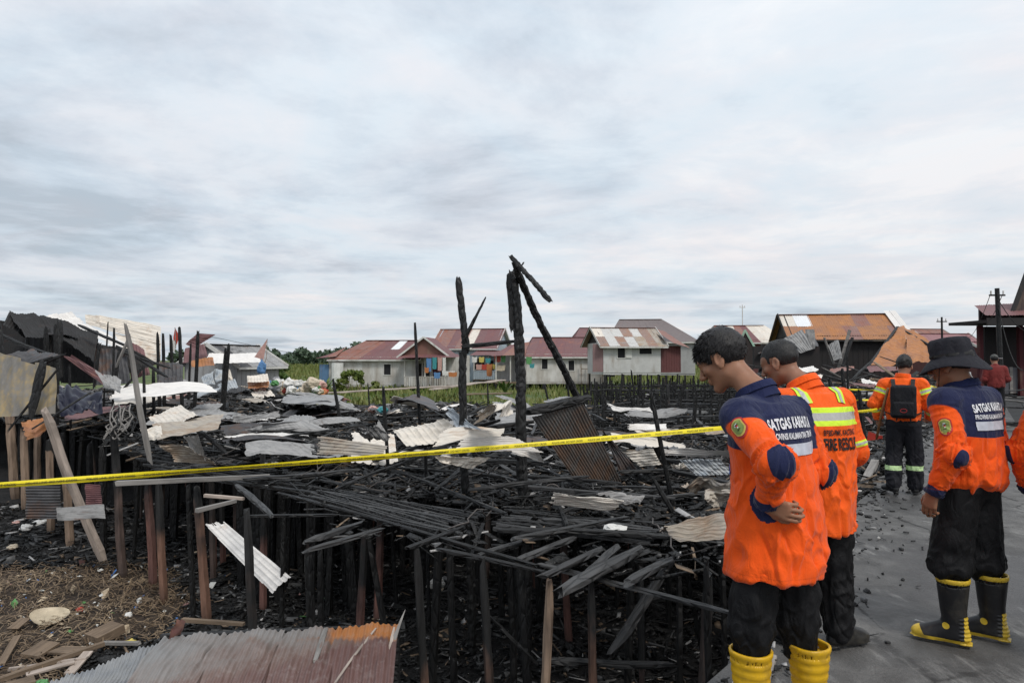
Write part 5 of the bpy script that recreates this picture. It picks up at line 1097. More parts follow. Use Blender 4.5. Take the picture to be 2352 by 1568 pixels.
def build_left_ruin():
    T = MC; P = lambda px, py, Y: at(px, py, Y)
    # big collapsed house: near-black colour paints the roof's shaded underside, cream sheets beyond
    r = empty('collapsed_house', P(180, 880, 18), label='collapsed burnt house at the left with a black sagging roof and bleached cream sheets', cat='house'); b0 = Vector(r.location)
    def sh(name, q, mt, ribs, **k):
        pts = [P(*t) - b0 for t in q]; V, Fc = sheet_geo(*pts, ribs=ribs, **{**dict(amp=.010, nv=12, crumple=.05, seed=ribs, rib=True, rseg=6), **k}); return meshobj(name, V, Fc, T[mt], r, smooth=True)
    sh('roof_sheet', ((6, 748, 17), (60, 780, 17), (105, 732, 19), (20, 717, 18)), 'tin_shade', 9)
    sh('roof_sheet', ((20, 717, 18), (110, 735, 18.5), (180, 778, 17), (60, 770, 15.5)), 'tin_shade', 16, crumple=.1)
    sh('roof_sheet', ((110, 733, 18.4), (225, 770, 18), (215, 830, 16), (150, 790, 16)), 'tin_shade', 14, crumple=.1)
    sh('roof_sheet', ((100, 727, 19), (165, 718, 20), (195, 742, 20), (155, 748, 19)), 'tin_white', 8)
    sh('roof_sheet', ((150, 742, 18.6), (200, 745, 19.5), (300, 792, 19), (265, 800, 18)), 'tin_white', 9, crumple=.04)
    sh('roof_sheet', ((195, 722, 20), (230, 724, 20), (232, 752, 19.8), (198, 746, 19.8)), 'tin_cream', 6, axis='u', crumple=.04)
    sh('roof_sheet', ((228, 724, 20), (370, 750, 20), (368, 790, 19.6), (232, 755, 19.8)), 'tin_cream', 9, axis='u', crumple=.05)
    sh('roof_sheet', ((262, 765, 19.8), (370, 788, 19.7), (368, 832, 19.3), (300, 834, 19.2)), 'tin_cream', 9, axis='u', crumple=.05)
    sh('roof_sheet', ((150, 822, 15), (165, 815, 15), (250, 868, 14.4), (238, 884, 14.2)), 'tin_maroon', 7, crumple=.05)
    sh('roof_sheet', ((238, 858, 14.3), (278, 868, 14.3), (276, 902, 14), (236, 886, 14)), 'tin_grey', 6, crumple=.05)
    sh('wall_sheet', ((215, 800, 17), (290, 805, 17), (300, 880, 16.6), (220, 885, 16.6)), 'tin_dark', 9)
    sh('wall_sheet', ((290, 780, 18), (330, 800, 18), (345, 860, 17.5), (300, 870, 17.5)), 'tin_maroon', 6)
    sh('wall_sheet', ((140, 800, 18), (215, 800, 18), (215, 880, 17.5), (140, 880, 17.5)), 'tin_shade', 9)
    sh('wall_sheet', ((-60, 730, 19), (80, 745, 19), (80, 880, 18.5), (-60, 900, 18.5)), 'tin_shade', 14)
    sh('wall_sheet', ((365, 830, 18), (420, 835, 18), (420, 890, 17.5), (365, 890, 17.5)), 'tin_dark', 6)
    sh('wall_sheet', ((60, 745, 18.6), (225, 760, 18.6), (225, 870, 18.4), (60, 880, 18.4)), 'tin_shade', 12)  # black sheets here and around are added to paint the dark interior
    sh('wall_sheet', ((225, 790, 17.4), (300, 800, 17.4), (365, 835, 17.2), (230, 880, 17)), 'tin_shade', 10)
    sh('roof_sheet', ((0, 820, 14.5), (50, 838, 14.5), (140, 818, 14), (70, 800, 15.5)), 'tin_dark', 12, crumple=.08)
    for k, (a, b, w) in enumerate((((133, 738, 16), (138, 860, 16), .13), ((108, 755, 16.5), (112, 860, 16.5), .13), ((60, 770, 17), (64, 880, 17), .1), ((280, 810, 15.5), (390, 845, 15.5), .07), ((275, 808, 15.4), (262, 900, 15.4), .07), ((335, 838, 15.4), (285, 890, 15.4), .07), ((230, 790, 16), (215, 890, 16), .08), ((270, 795, 17), (380, 862, 16), .09), ((0, 770, 16), (130, 820, 15), .1), ((180, 745, 17), (300, 800, 16), .08), ((40, 860, 13.5), (150, 815, 13.5), .08), ((0, 830, 12), (42, 848, 12), .07), ((42, 848, 12), (120, 822, 12), .07))):
        beam('rafter', P(*a) - b0, P(*b) - b0, w, w, T['char'], 40 + k, parent=r)
    # gabled shed behind, awning, neighbouring scraps
    c = at(535, 870, 30)
    h = house('grey boarded gabled shed with a pale awning behind the left ruins', (c.x, c.y, 0), R(76), 3.0, 2.5, .0, 1.5, .75, wallm=paint('grey_board_wall', (.36, .36, .36)), gable=paint('grey_board_wall', (.36, .36, .36)), roof=[T['tin_dark'], T['tin_grey']], n_sheets=4, seed=14, batt=.3, stilts=False, name='gabled_shed', cat='shed')
    for k, (q, mt, lab) in enumerate(((((480, 810, 28), (592, 812, 28), (600, 832, 27), (470, 836, 27)), 'tin_white', 'pale tin awning with one rust stripe on the gabled shed'), (((425, 800, 25), (470, 792, 25), (478, 818, 24.5), (420, 835, 24.5)), 'tin_maroon', 'maroon tin sheet left of the pale awning'),
                                  (((425, 790, 24), (452, 765, 24), (495, 768, 24), (445, 800, 24)), 'tin_maroon', 'maroon tin sheet propped up like a fin against the sky'), (((440, 828, 23), (490, 822, 23), (492, 838, 22.7), (440, 842, 22.7)), 'tin_orange', 'small orange striped sheet below the propped maroon one'),
                                  (((462, 865, 20), (490, 850, 20), (494, 882, 19.6), (470, 886, 19.6)), 'tin_blue', 'pale blue grey corrugated sheet standing right of the black uprights'), (((492, 848, 20), (516, 848, 20), (512, 872, 19.8), (494, 880, 19.8)), 'tin_blue', 'small blue panel next to the corrugated one'),
                                  (((515, 845, 20.2), (528, 848, 20.2), (535, 872, 20), (524, 880, 20)), 'tin_cream', 'curled cream flake of tin beside the blue panel'), (((500, 885, 19), (540, 870, 19), (546, 888, 18.6), (512, 898, 18.6)), 'tin_blue', 'light blue sheet lying at the foot of the standing panels'),
                                  (((568, 862, 24), (615, 860, 24), (618, 876, 23.6), (568, 878, 23.6)), 'tin_cream', 'cream box-like tin stack left of the rubbish heap, upper sheet'), (((568, 876, 24), (618, 875, 24), (616, 890, 23.6), (570, 892, 23.6)), 'tin_orange', 'orange striped sheet under the cream one, left of the rubbish heap'),
                                  (((360, 862, 18), (420, 850, 18), (418, 890, 17.5), (362, 892, 17.5)), 'tin_dark', 'dark upright tin panel under the black uprights'), (((130, 905, 13), (215, 898, 13), (225, 935, 12.5), (135, 942, 12.5)), 'tin_dark', 'dark tin behind the navy tarpaulin'))):
        o = sheet('tin_sheet', [P(*t) for t in q], T[mt], ribs=7, amp=.010, nv=12, crumple=.04, seed=k + 60, axis='v', rib=True, rseg=6); tag(o, lab, 'tin sheet')
    for k, (a, b, w, lab) in enumerate((((132, 848, 11), (18, 990, 10.8), .07, 'dark batten crossing the stained wall panel, upper one'), ((208, 903, 11.5), (70, 985, 10.7), .06, 'dark batten crossing the stained wall panel, lower one'), ((0, 742, 12.5), (2, 905, 12.4), .12, 'thick black post at the very left edge beside the stained panel'), ((96, 835, 10.9), (70, 955, 10.8), .14, 'black strip painting the dark gap in the middle of the stained wall panel'))):  # last entry is a strip that paints the panel's dark gap
        beam('charred_beam', P(*a), P(*b), w, w * .6, T['char'], 80 + k, lab, 'beam')
    # navy tarpaulin
    V, Fc = sheet_geo(P(140, 908, 13), P(238, 900, 13.2), P(235, 940, 12.2), P(138, 950, 12), ribs=3, amp=.0, nv=26, crumple=.16, seed=5, rseg=10)
    c = V.mean(0); o = meshobj('tarpaulin', V - c, Fc, mat_plain('navy_tarpaulin', (.010, .011, .026), .3, .3, 8, .3), smooth=True, loc=tuple(c)); tag(o, 'shiny dark navy tarpaulin crumpled at the foot of the left ruins', 'tarpaulin')
    # tangle of grey bars
    rng = random.Random(3); t = empty('bar_tangle', P(250, 970, 11), label='tangle of thin bent grey rods hanging off the left heap', cat='rods'); b0 = Vector(t.location)
    for k in range(26):
        a = P(rng.uniform(262, 305), rng.uniform(925, 965), 11.4) - b0; b = P(rng.uniform(235, 295), rng.uniform(985, 1012), 10.9) - b0; m = a.lerp(b, .5) + Vector((rng.uniform(-.22, .22), rng.uniform(-.2, .2), rng.uniform(-.1, .1)))
        mb = MB(); mb.tube([a, a.lerp(m, .6) + Vector((rng.uniform(-.05, .05), 0, .03)), m, m.lerp(b, .6) + Vector((rng.uniform(-.05, .05), 0, 0)), b], .011, 5); mb.build('rod', MC['grey_wood'] if k % 3 else MC['char'], t)
    # reddish tin under the tape
    for q, mt, lab in ((((195, 1112, 9.9), (232, 1112, 9.9), (235, 1165, 9.9), (200, 1165, 9.9)), 'tin_maroon', 'reddish brown ribbed tin panel under the tape at the left'), (((60, 1110, 11), (140, 1110, 11), (140, 1190, 11), (60, 1190, 11)), 'tin_dark', 'dark brown tin behind the tan posts at the left'), (((130, 1165, 9.6), (240, 1160, 9.6), (242, 1190, 9.4), (132, 1195, 9.4)), 'tin_grey', 'grey ribbed strip of tin low behind the pale log')):
        o = sheet('tin_sheet', [P(*t) for t in q], T[mt], ribs=12, amp=.01, nv=6, crumple=.02, seed=71, axis='u'); tag(o, lab, 'tin sheet')


def build_foreground():
    T = MC; rng = random.Random(12)
    # low rusty roof at the bottom left: two overlapping corrugated runs
    m1 = mat_tin('foreground_grey_roof', (.24, .25, .265), (.34, .34, .335), (.25, .16, .13), .12, .0, .25, .5, streak=(1, 1, 1)); 
    m = Mt('foreground_rust_roof'); co = m.coord('World', rnd=False); n = m.noise(co, 1.5, 5, .6, .4); n3 = m.noise(co, 9, 5, .7); g = m.N('ShaderNodeNewGeometry'); sp = m.N('ShaderNodeSeparateXYZ'); m.L(g.outputs['Position'], sp.inputs[0])
    fx = m.math('ADD', m.math('MULTIPLY', m.math('ADD', sp.outputs[0], 3.2), .40), m.math('MULTIPLY', m.math('SUBTRACT', n, .5), .9)); fx = m.math('SUBTRACT', fx, m.math('MULTIPLY', m.math('SUBTRACT', sp.outputs[1], 5.0), .22))
    c = m.ramp(fx, [(.18, (.25, .245, .24)), (.42, (.23, .205, .19)), (.62, (.18, .12, .10)), (.84, (.14, .075, .065))])
    fy = m.math('ADD', m.math('MULTIPLY', m.math('SUBTRACT', sp.outputs[1], 5.15), 1.6), m.math('MULTIPLY', m.math('SUBTRACT', n3, .5), .5)); o2 = m.math('MULTIPLY', m.ramp(fy, [(.15, 0.0), (.4, 1.0)]), m.ramp(fx, [(.45, 0.0), (.6, 1.0)]))
    c = m.mix(o2, c, (.42, .17, .055)); c = m.mix(m.ramp(n3, [(.5, 0.0), (.75, .5)]), c, (.30, .26, .24)); m.col(c).rough(.5); m.b.inputs['Metallic'].default_value = .15; m.bump(n3, .3, .006)
    root = empty('low_rusty_roof', gz(500, 1560, -.45), label='low corrugated roof turning from grey to rusty red at the bottom left edge', cat='roof'); b0 = Vector(root.location)
    def ssheet(pts, n, mat, ribs, seed, lift=0):
        A, B, C, D = [Vector(p) for p in pts]
        for i in range(n):
            t0, t1 = i / n, (i + 1) / n + .02; l = Vector((0, 0, .008 * (i % 2) + lift)); q = [A.lerp(B, t0) + l, A.lerp(B, t1) + l, D.lerp(C, t1) + l, D.lerp(C, t0) + l]
            V, Fc = sheet_geo(*[p - b0 for p in q], ribs=ribs, amp=.0075, nv=36, crumple=.035, seed=seed, rseg=6, jag=.02, bend=.0); meshobj('roof_sheet', V, Fc, mat, root, smooth=True)
    ssheet([gz(375, 1462, -.62), gz(905, 1436, -.60), gz(880, 1690, -.40), gz(200, 1690, -.40)], 4, m.m, 11, 1)
    ssheet([gz(40, 1572, -.62), gz(380, 1452, -.62), gz(300, 1640, -.50), gz(-60, 1720, -.50)], 2, m1, 16, 9, -.09)
    for k, (a, b, w, mt) in enumerate((((862, 1440, -.56), (770, 1568, -.42), .012, 'pale_wood'), ((752, 1445, -.57), (722, 1520, -.50), .028, 'grey_wood'))):
        beam('batten', gz(*a) - b0, gz(*b) - b0, w * 1.6, w, T[mt], 50 + k, parent=root)
    b = MB(); b.bar(gz(905, 1440, -.62) - b0, gz(905, 1445, -.62) - b0 + Vector((0, 0, -1.4)), .09, .09); b.bar(gz(905, 1448, -.66) - b0, gz(880, 1690, -.47) - b0, .05, .1); b.bar(gz(370, 1470, -.68) - b0, gz(905, 1448, -.66) - b0, .05, .1); b.bar(gz(380, 1475, -.68) - b0, gz(380, 1475, -.68) - b0 + Vector((0, 0, -1.3)), .09, .09); b.build('frame', T['char'], root)
    beam('splinter', gz(895, 1500, -.6), gz(926, 1405, -.45), .05, .02, T['grey_wood'], 61, 'pale split board standing at the right corner of the low rusty roof', 'board', taper=.8)
    beam('splinter', gz(880, 1568, -.5), gz(905, 1440, -.55), .035, .02, T['pale_wood'], 62, 'second split board leaning on the right edge of the low rusty roof', 'board', taper=.4)
    o = sheet('bent_flashing', [gz(385, 1470, -.62), gz(415, 1455, -.6), gz(425, 1425, -.45), gz(405, 1420, -.45)], T['tin_rust'], ribs=1, amp=0, nv=6, crumple=.02, seed=3); tag(o, 'curled reddish metal flashing at the back corner of the low rusty roof', 'flashing')
    # ---- brown litter, straw and scrap boards, lower left
    nr = np.random.default_rng(3); n = 26000
    x = -12 + nr.random(n) * 10.5; y = 4.8 + nr.random(n) * 8.5; k = (burnmask(x, y) < .62); x, y = x[k], y[k]; n = len(x); z = zg(x, y) + .01 + .07 * nr.random(n)
    L = .07 + .22 * nr.random(n) ** 2; a = nr.random(n) * 6.283; w = .0035 + .004 * nr.random(n); pt = nr.normal(size=n) * .35; dx, dy, dz = np.cos(a) * L / 2, np.sin(a) * L / 2, np.sin(pt) * L / 2; px_, py_ = -np.sin(a) * w, np.cos(a) * w; cv = nr.normal(size=(2, n)) * .02
    V = np.stack([np.stack([x - dx - px_, y - dy - py_, z - dz], -1), np.stack([x - dx + px_, y - dy + py_, z - dz + .004], -1), np.stack([x + cv[0] + px_, y + cv[1] + py_, z + .02], -1), np.stack([x + cv[0] - px_, y + cv[1] - py_, z + .016], -1), np.stack([x + dx + px_, y + dy + py_, z + dz], -1), np.stack([x + dx - px_, y + dy - py_, z + dz], -1)], 1).reshape(-1, 3)
    b = np.arange(n)[:, None] * 6; Fc = np.concatenate([b + np.array([[0, 1, 2, 3]]), b + np.array([[3, 2, 4, 5]])])
    o = meshobj('dry_straw', V, Fc, mat_leaf('dry_straw', (.13, .085, .05), (.26, .19, .12), (.08, .055, .035))); tag(o, 'brown dry straw and roots matting the ground at the lower left', 'straw', kind='stuff')
    SCR = ((68, 1478, 118, 1452, .30, .03, 'brown_wood', 'broad weathered board lying flat in the brown litter'), (125, 1465, 190, 1478, .22, .03, 'brown_wood', 'brown board next to the broad flat one'), (0, 1540, 240, 1465, .07, .05, 'brown_wood', 'long dark brown batten slanting across the litter'),
           (235, 1458, 320, 1470, .06, .04, 'grey_wood', 'grey broken batten with a splintered end by the litter edge'), (0, 1568, 80, 1545, .20, .03, 'brown_wood', 'pale brown board end at the bottom left corner'), (20, 1510, 200, 1492, .05, .03, 'pale_wood', 'thin pale strip of wood in the litter'), (60, 1530, 170, 1500, .10, .02, 'pale_wood', 'pinkish grey lath above the corner board'),
           (160, 1520, 205, 1480, .12, .02, 'pale_wood', 'torn light brown card-like board in the litter'), (30, 1420, 60, 1400, .16, .02, 'brown_wood', 'small brown plank chip in the straw'), (0, 1500, 40, 1440, .09, .03, 'brown_wood', 'short board at the left edge of the litter'), (210, 1450, 270, 1425, .3, .12, 'brown_wood', 'grey brown basket-like bundle in the litter'), (250, 1500, 262, 1530, .08, .05, 'char', 'charred chunk beside the grey roof sheet'))
    for k, (x0, y0, x1, y1, w, h, mt, lab) in enumerate(SCR):
        a, b = gz(x0, y0, -1.74), gz(x1, y1, -1.72); a.z = zg1(a.x, a.y) + .08; b.z = zg1(b.x, b.y) + .12
        beam('scrap_board', a, b, w, h, MC[mt], 2000 + k, lab, 'board', jit=.03, taper=.03, sides=4, ragged=False, seg=5, wob=.3)
    r = np.random.default_rng(17); cols = [mat_plain('fleck_' + k, c, .6, .2, 9, 0) for k, c in dict(white=(.6, .6, .57), blue=(.05, .15, .4), cream=(.45, .36, .25), green=(.1, .25, .08), pink=(.4, .22, .2)).items()]; mb = MB()
    for k in range(900):
        x = -12 + r.random() * 10.5; y = 4.8 + r.random() * 9
        if float(burnmask(x, y)) > (.62 if r.random() < .8 else 2): continue
        z = zg1(x, y) + .05; a = r.random() * 6.3; w = .012 + .05 * r.random() ** 2.5; h_ = w * (.4 + r.random()); d1 = Vector((math.cos(a), math.sin(a), r.normal() * .4)) * w; d2 = Vector((-math.sin(a), math.cos(a), r.normal() * .5)) * h_; p = Vector((x, y, z)); m_ = int(r.choice(5, p=[.48, .1, .24, .09, .09]))
        mb.add([p - d1 - d2, p + d1 - d2 * .7, p + d1 * .8 + d2, p - d1 * .9 + d2 * .8, p + Vector((0, 0, w * .5))], [(0, 1, 4), (1, 2, 4), (2, 3, 4), (3, 0, 4), (3, 2, 1, 0)], m_)
    o = mb.build('litter_flecks', cols); tag(o, 'tiny scraps of plastic and paper mixed into the straw', 'litter', kind='stuff')
    # plate-like pale round
    p = gz(113, 1392, -1.7); V = []; n = 20
    for r_, z in ((.0, .0), (.10, .0), (.17, .03), (.19, .045)):
        for i in range(n): a = i / n * 6.283; q = 1 + .08 * math.sin(3 * a); V.append((math.cos(a) * r_ * q * 1.2, math.sin(a) * r_ * q, z))
    Fc = [(r * n + i, r * n + (i + 1) % n, (r + 1) * n + (i + 1) % n, (r + 1) * n + i) for r in range(3) for i in range(n)]
    o = meshobj('broken_dish', V, Fc, mat_plain('dish', (.5, .42, .3), .5, .3, 8, .2, dirt=(.15, .1, .05)), smooth=True, loc=(p.x, p.y, zg1(p.x, p.y) + .08)); o.rotation_euler = (.3, .1, .4); tag(o, 'pale oval broken dish lying in the brown straw', 'dish')
    # coloured rubbish bits: crumpled pieces
    def crumple(name, loc, s, mat, label, cat, seed, group=None, flat=.6):
        r = np.random.default_rng(seed); V = []; N = 9
        for i in range(N + 1):
            for j in range(N + 3):
                th = math.pi * i / N; ph = 2 * math.pi * j / (N + 3); d = 1 + .45 * float(vnoise(math.cos(ph) * math.sin(th) * 2 + seed, math.sin(ph) * math.sin(th) * 2, math.cos(th) * 2, seed)) + .2 * (r.random() - .5)
                V.append((s * d * math.cos(ph) * math.sin(th), s * d * math.sin(ph) * math.sin(th), s * flat * d * math.cos(th)))
        K = N + 3; Fc = [(i * K + j, (i + 1) * K + j, (i + 1) * K + (j + 1) % K, i * K + (j + 1) % K) for i in range(N) for j in range(K)]
        o = meshobj(name, V, Fc, mat, loc=loc); return tag(o, label, cat, group)
    col = {k: mat_plain('rubbish_' + k, c, .5, .2, 12, .2) for k, c in dict(white=(.66, .65, .62), blue=(.10, .22, .42), teal=(.05, .26, .28), cream=(.55, .47, .36), red=(.42, .06, .04), pink=(.5, .3, .26), green=(.10, .28, .1), yellow=(.55, .45, .12), black=(.02, .02, .02), grey=(.25, .25, .26), orange=(.45, .17, .06)).items()}
    p = gz(378, 1512 - 5, -1.7)
    for k, (px, py, s, c, lab) in enumerate(((373, 1512 - 0, .06, 'blue', 'bright blue crumpled bottle at the edge of the straw'), (188, 1528, .09, 'white', 'white plastic bag scrap beside the corner boards'), (90, 1555, .12, 'green', 'clear greenish plastic bag in the bottom left litter'), (180, 1462, .07, 'white', 'white paper ball above the long batten'), (300, 1452, .06, 'yellow', 'yellowish crumpled wrapper near the straw edge'),
                                             (60, 1205, .12, 'white', 'white crumpled plastic behind the tan posts'), (95, 1195, .14, 'white', 'larger white plastic heap behind the tan posts'), (40, 1190, .10, 'pink', 'pinkish rag behind the tan posts'), (30, 1240, .09, 'cream', 'cream scrap in the straw at the left edge'), (188, 1118 + 340, .05, 'cream', 'cream wrapper above the brown board'), (297, 1390 - 0, .05, 'white', 'white crumpled cup on the black ground'), (185, 1370, .05, 'red', 'tiny red wrapper on the black ground'),
                                             (790, 1300, .07, 'white', 'white ash lump in the dark gap left of centre'), (1000, 1335, .13, 'white', 'white scraps pile under the front edge'), (1025, 1325, .09, 'grey', 'grey paper scrap beside the white pile'), (1008, 1345, .06, 'cream', 'cream scrap beside the white pile'))):
        q = gz(px, py, -1.72 if py < 1300 or px < 500 else -1.75); q.z = zg1(q.x, q.y) + .05; crumple('rubbish_piece', q, s, col[c], lab, 'rubbish', 30 + k)
    q = gz(1412, 1214, .08); crumple('rubbish_piece', q, .10, col['white'], 'white crumpled foil on the burnt boards right of centre', 'rubbish', 61, flat=.35)
    q = gz(880, 942, .45); crumple('rubbish_piece', q, .13, col['teal'], 'turquoise plastic lump on the rubble by the grey post', 'rubbish', 62)
    q = gz(858, 940, .45); crumple('rubbish_piece', q, .12, col['pink'], 'brownish pink pot-like lump beside the turquoise one', 'rubbish', 63)
    q = gz(1380, 1080, .2); 
    # rubbish heap beyond the rubble
    rr = random.Random(6); names = list(col)
    for k in range(46):
        px = rr.uniform(594, 745); py = rr.uniform(878, 903) - (12 * max(0, 1 - abs(px - 615) / 30)); Y = rr.uniform(26.5, 29); c = rr.choice(['white', 'white', 'white', 'cream', 'cream', 'blue', 'pink', 'red', 'grey', 'orange', 'green']); p = at(px, py, Y); p.z = max(p.z, zg1(p.x, p.y) + .05)
        sz = rr.uniform(.12, .28); crumple('rubbish_bag', p, sz, col[c], '%s %s piece %s of the bright rubbish heap beyond the rubble' % ('big' if sz > .22 else 'small' if sz < .16 else 'medium', c, 'at the left end' if px < 630 else 'left of the middle' if px < 668 else 'right of the middle' if px < 706 else 'at the right end'), 'rubbish', 70 + k, '%s pieces of the bright rubbish heap' % c, flat=.8)
    b = MB(); 
    for k, (x0, y0, x1, y1, mt, c, lab) in enumerate(((745, 902, 1060, 885, 'pale_wood', .5, 'long pale plank jetty in front of the porch house'), (1000, 893, 1150, 872, 'pale_wood', .6, 'pale planks rising to the stilt house porch'), (1060, 906, 1170, 903, 'brown_wood', .35, 'brown plank pile in front of the stilts, centre'), (640, 895, 735, 893, 'grey_wood', .3, 'grey board lying behind the rubbish heap'))):
        beam('plank_walk', at(x0, y0, 30 if k != 1 else 34), at(x1, y1, 33 if k != 1 else 40), c, .08, MC[mt], 2100 + k, lab, 'planks', jit=.03, taper=0)
    # kite-like pole with netting at the shed
    p0, p1 = at(598, 865, 26), at(614, 778, 26); m = MB(); m.tube([p0, p0.lerp(p1, .5) + Vector((.1, 0, 0)), p1], .02, 5, r2=.01); o = m.build('bamboo_pole', T['pale_wood'], loc=p0); tag(o, 'thin pale bamboo pole with a blue knot right of the gabled shed', 'pole')
    m = MB(); m.add([p0.lerp(p1, .45), p1, p0.lerp(p1, .45) + Vector((-.35, 0, .1)), p1 + Vector((0, .02, 0))], [(0, 1, 2)]); o = m.build('torn_netting', col['pink'], loc=p0); tag(o, 'torn pale netting pennant on the bamboo pole', 'netting')
    crumple('cloth_knot', p0.lerp(p1, .22), .16, col['blue'], 'blue and white cloth knot tied low on the bamboo pole', 'cloth', 140, flat=1.6)
    # flag among uprights
    p0, p1 = at(404, 800, 20), at(402, 752, 20); m = MB(); m.tube([p0, p1], .012, 5); f = m.build('flag', T['grey_wood'], loc=p0); tag(f, 'small red and white flag limp on a thin staff among the black uprights', 'flag')
    m = MB(); d = p1 - p0; m.add([d + Vector((0, 0, 0)), d + Vector((.13, 0, -.25)), d + Vector((.05, 0.02, -.5)), d + Vector((-.05, 0, -.32))], [(0, 1, 2, 3)]); m.build('cloth', col['red'], f)
    m = MB(); m.add([d + Vector((-.04, .01, -.3)), d + Vector((.05, .01, -.5)), d + Vector((-.02, 0.02, -.72)), d + Vector((-.14, .01, -.6))], [(0, 1, 2, 3)]); m.build('cloth', col['white'], f)
    # laundry on the porches
    for k, (px, py, Y, w, h, c, lab) in enumerate(((985, 838, 46.5, .35, .9, 'blue', 'pale blue garment hanging left on the white porch'), (998, 834, 46.5, .3, .8, 'teal', 'teal garment on the white porch, second from the left'), (1010, 836, 46.5, .3, .9, 'pink', 'pink garment in the middle of the white porch line'), (1020, 838, 46.5, .22, 1.0, 'white', 'white towel on the white porch line'), (980, 850, 46.4, .3, .35, 'orange', 'orange cloth on the rail of the white porch'), (1030, 857, 46.4, .9, .3, 'white', 'white and orange bundle on the rail end of the white porch'), (1040, 860, 46.3, .6, .3, 'orange', 'orange bundle at the rail end of the white porch'), (1004, 862, 46.3, .45, .4, 'blue', 'light blue cloth over the porch rail'),
        (1090, 826, 51, .4, .4, 'white', 'white cloth on the upper line of the blue house'), (1106, 826, 51, .4, .4, 'yellow', 'yellow cloth on the upper line of the blue house'), (1121, 828, 51, .4, .35, 'teal', 'turquoise cloth on the upper line of the blue house'), (1100, 843, 51, .45, .4, 'pink', 'pink cloth on the lower line of the blue house'), (1112, 843, 51, .4, .4, 'red', 'crimson cloth on the lower line of the blue house'), (1124, 850, 51, .45, .9, 'orange', 'ochre blanket on the lower line of the blue house'), (1136, 842, 51, .3, .35, 'yellow', 'small yellow cloth on the lower line of the blue house'),
        (1143, 822, 50, .5, .6, 'red', 'bright red shirt by the porch post of the blue house'), (1156, 822, 50, .35, .6, 'green', 'green shirt by the porch post of the blue house'), (1150, 845, 50, .7, .4, 'cream', 'cream and pink cloths over the rail of the blue house'), (1215, 828, 47.4, .4, .5, 'green', 'green shirt hanging under the maroon roof eave'), (1222, 840, 47.4, .35, .3, 'teal', 'small teal cloth under the maroon roof eave'))):
        p = at(px, py, Y); V = []; n = 5
        for i in range(n + 1):
            for j in range(5): t = i / n - .5; s = j / 4; V.append((t * w * (1 - .15 * s), .03 * math.sin(i * 2.3 + j), (.5 - s) * h + .02 * math.sin(i * 1.7)))
        V += [(v[0], v[1] + .015, v[2]) for v in V]
        Fc = [(i * 5 + j, i * 5 + j + 1, (i + 1) * 5 + j + 1, (i + 1) * 5 + j) for i in range(n) for j in range(4)]; Fc += [tuple(q + 30 for q in f[::-1]) for f in Fc]
        o = meshobj('hanging_laundry', V, Fc, col[c], loc=p, smooth=True); tag(o, lab, 'laundry')
    # right side junk along the street
    for k in range(26):
        y = rr.uniform(10, 24); x = edge_r(y) + rr.uniform(.05, 1.6); L = rr.uniform(.4, 1.6); a = rr.uniform(0, 3.1); z = rr.uniform(.0, .6)
        beam('charred_beam', (x, y, z), (x + math.cos(a) * L, y + math.sin(a) * L, max(0, z + rr.uniform(-.3, .3))), .07, .06, MC[rr.choice(['char', 'char_grey', 'grey_wood'])], 2200 + k, 'burnt timber piled along the far side of the walkway at the right', 'beam', 'burnt timber on the far side of the walkway')
    V = []; o = meshobj('street_side_ground', [(edge_r(-4), -4, -.02), (edge_r(-4) + 40, -4, -.02), (edge_r(60) + 40, 60, -.02), (edge_r(60), 60, -.02)], [(0, 1, 2, 3)], mat_plain('burnt_street_side', (.03, .03, .03), .9, .4, 4, .5, kind='Object')); tag(o, kind='structure')
    # barrier tapes
    tm = Mt('barrier_tape'); tm.col((.80, .66, .02)).rough(.4); tk = mat_plain('tape_print', (.012, .012, .012), .5, .05, 5, 0)
    def tape(A, B, w, label, sag=.05, text=True, tw=1.2, n=90, lenf=1.0, seed=0, fold=False):
        A, B = Vector(A), Vector(B); root = empty('barrier_tape', A, label=label, cat='tape'); L = (B - A).length; d = (B - A).normalized(); side = Vector((d.y, -d.x, 0)).normalized(); V = []
        def fr(t):
            c = A.lerp(B, t) - Vector((0, 0, sag * 4 * t * (1 - t))); a = tw * float(vnoise(t * 7, seed, 0, 2)) * .6; up = Vector((0, 0, 1)) * math.cos(a) + side * math.sin(a); return c, up
        for i in range(n + 1):
            c, up = fr(i / n); ww = w * (1 + .12 * float(vnoise(i * .3, 2, 0, 5))); V += [c - up * ww / 2 - A, c + side * .008 - A, c + up * ww / 2 - A]
        Fc = [(3 * i + j, 3 * i + j + 1, 3 * i + 4 + j, 3 * i + 3 + j) for i in range(n) for j in (0, 1)]
        meshobj('strip', V, Fc, tm.m, root, smooth=True)
        if fold:
            m = MB(); pts = [fr(t)[0] - A + Vector((side.x * -.0, side.y * 0, .0)) + side * .016 for t in np.linspace(0, fold, 30)]; m.tube(pts, .0035, 4); m.build('fold_line', tk, root)
        if text:
            cu = bpy.data.curves.new('t', 'FONT'); cu.body = 'POLICE LINE  DO NOT CROSS'; cu.size = w * .52; cu.align_x = 'LEFT'; to = bpy.data.objects.new('t', cu); COL.objects.link(to); dg = bpy.context.evaluated_depsgraph_get(); me = to.evaluated_get(dg).to_mesh(); tv = np.array([v.co[:] for v in me.vertices]); tf = [tuple(p.vertices) for p in me.polygons]; bpy.data.objects.remove(to)
            tl = tv[:, 0].max(); k = int(L / (tl * 1.18)); VV = []; FF = []
            for i in range(k):
                b = len(VV); s0 = (i + .1) * tl * 1.18
                for v in tv: t = min(1, (s0 + v[0]) / L); c, up = fr(t); VV.append(c + up * (v[1] - w * .18) + side * .011 - A)
                FF += [tuple(b + q for q in f) for f in tf]
            meshobj('print', VV, FF, tk, root)
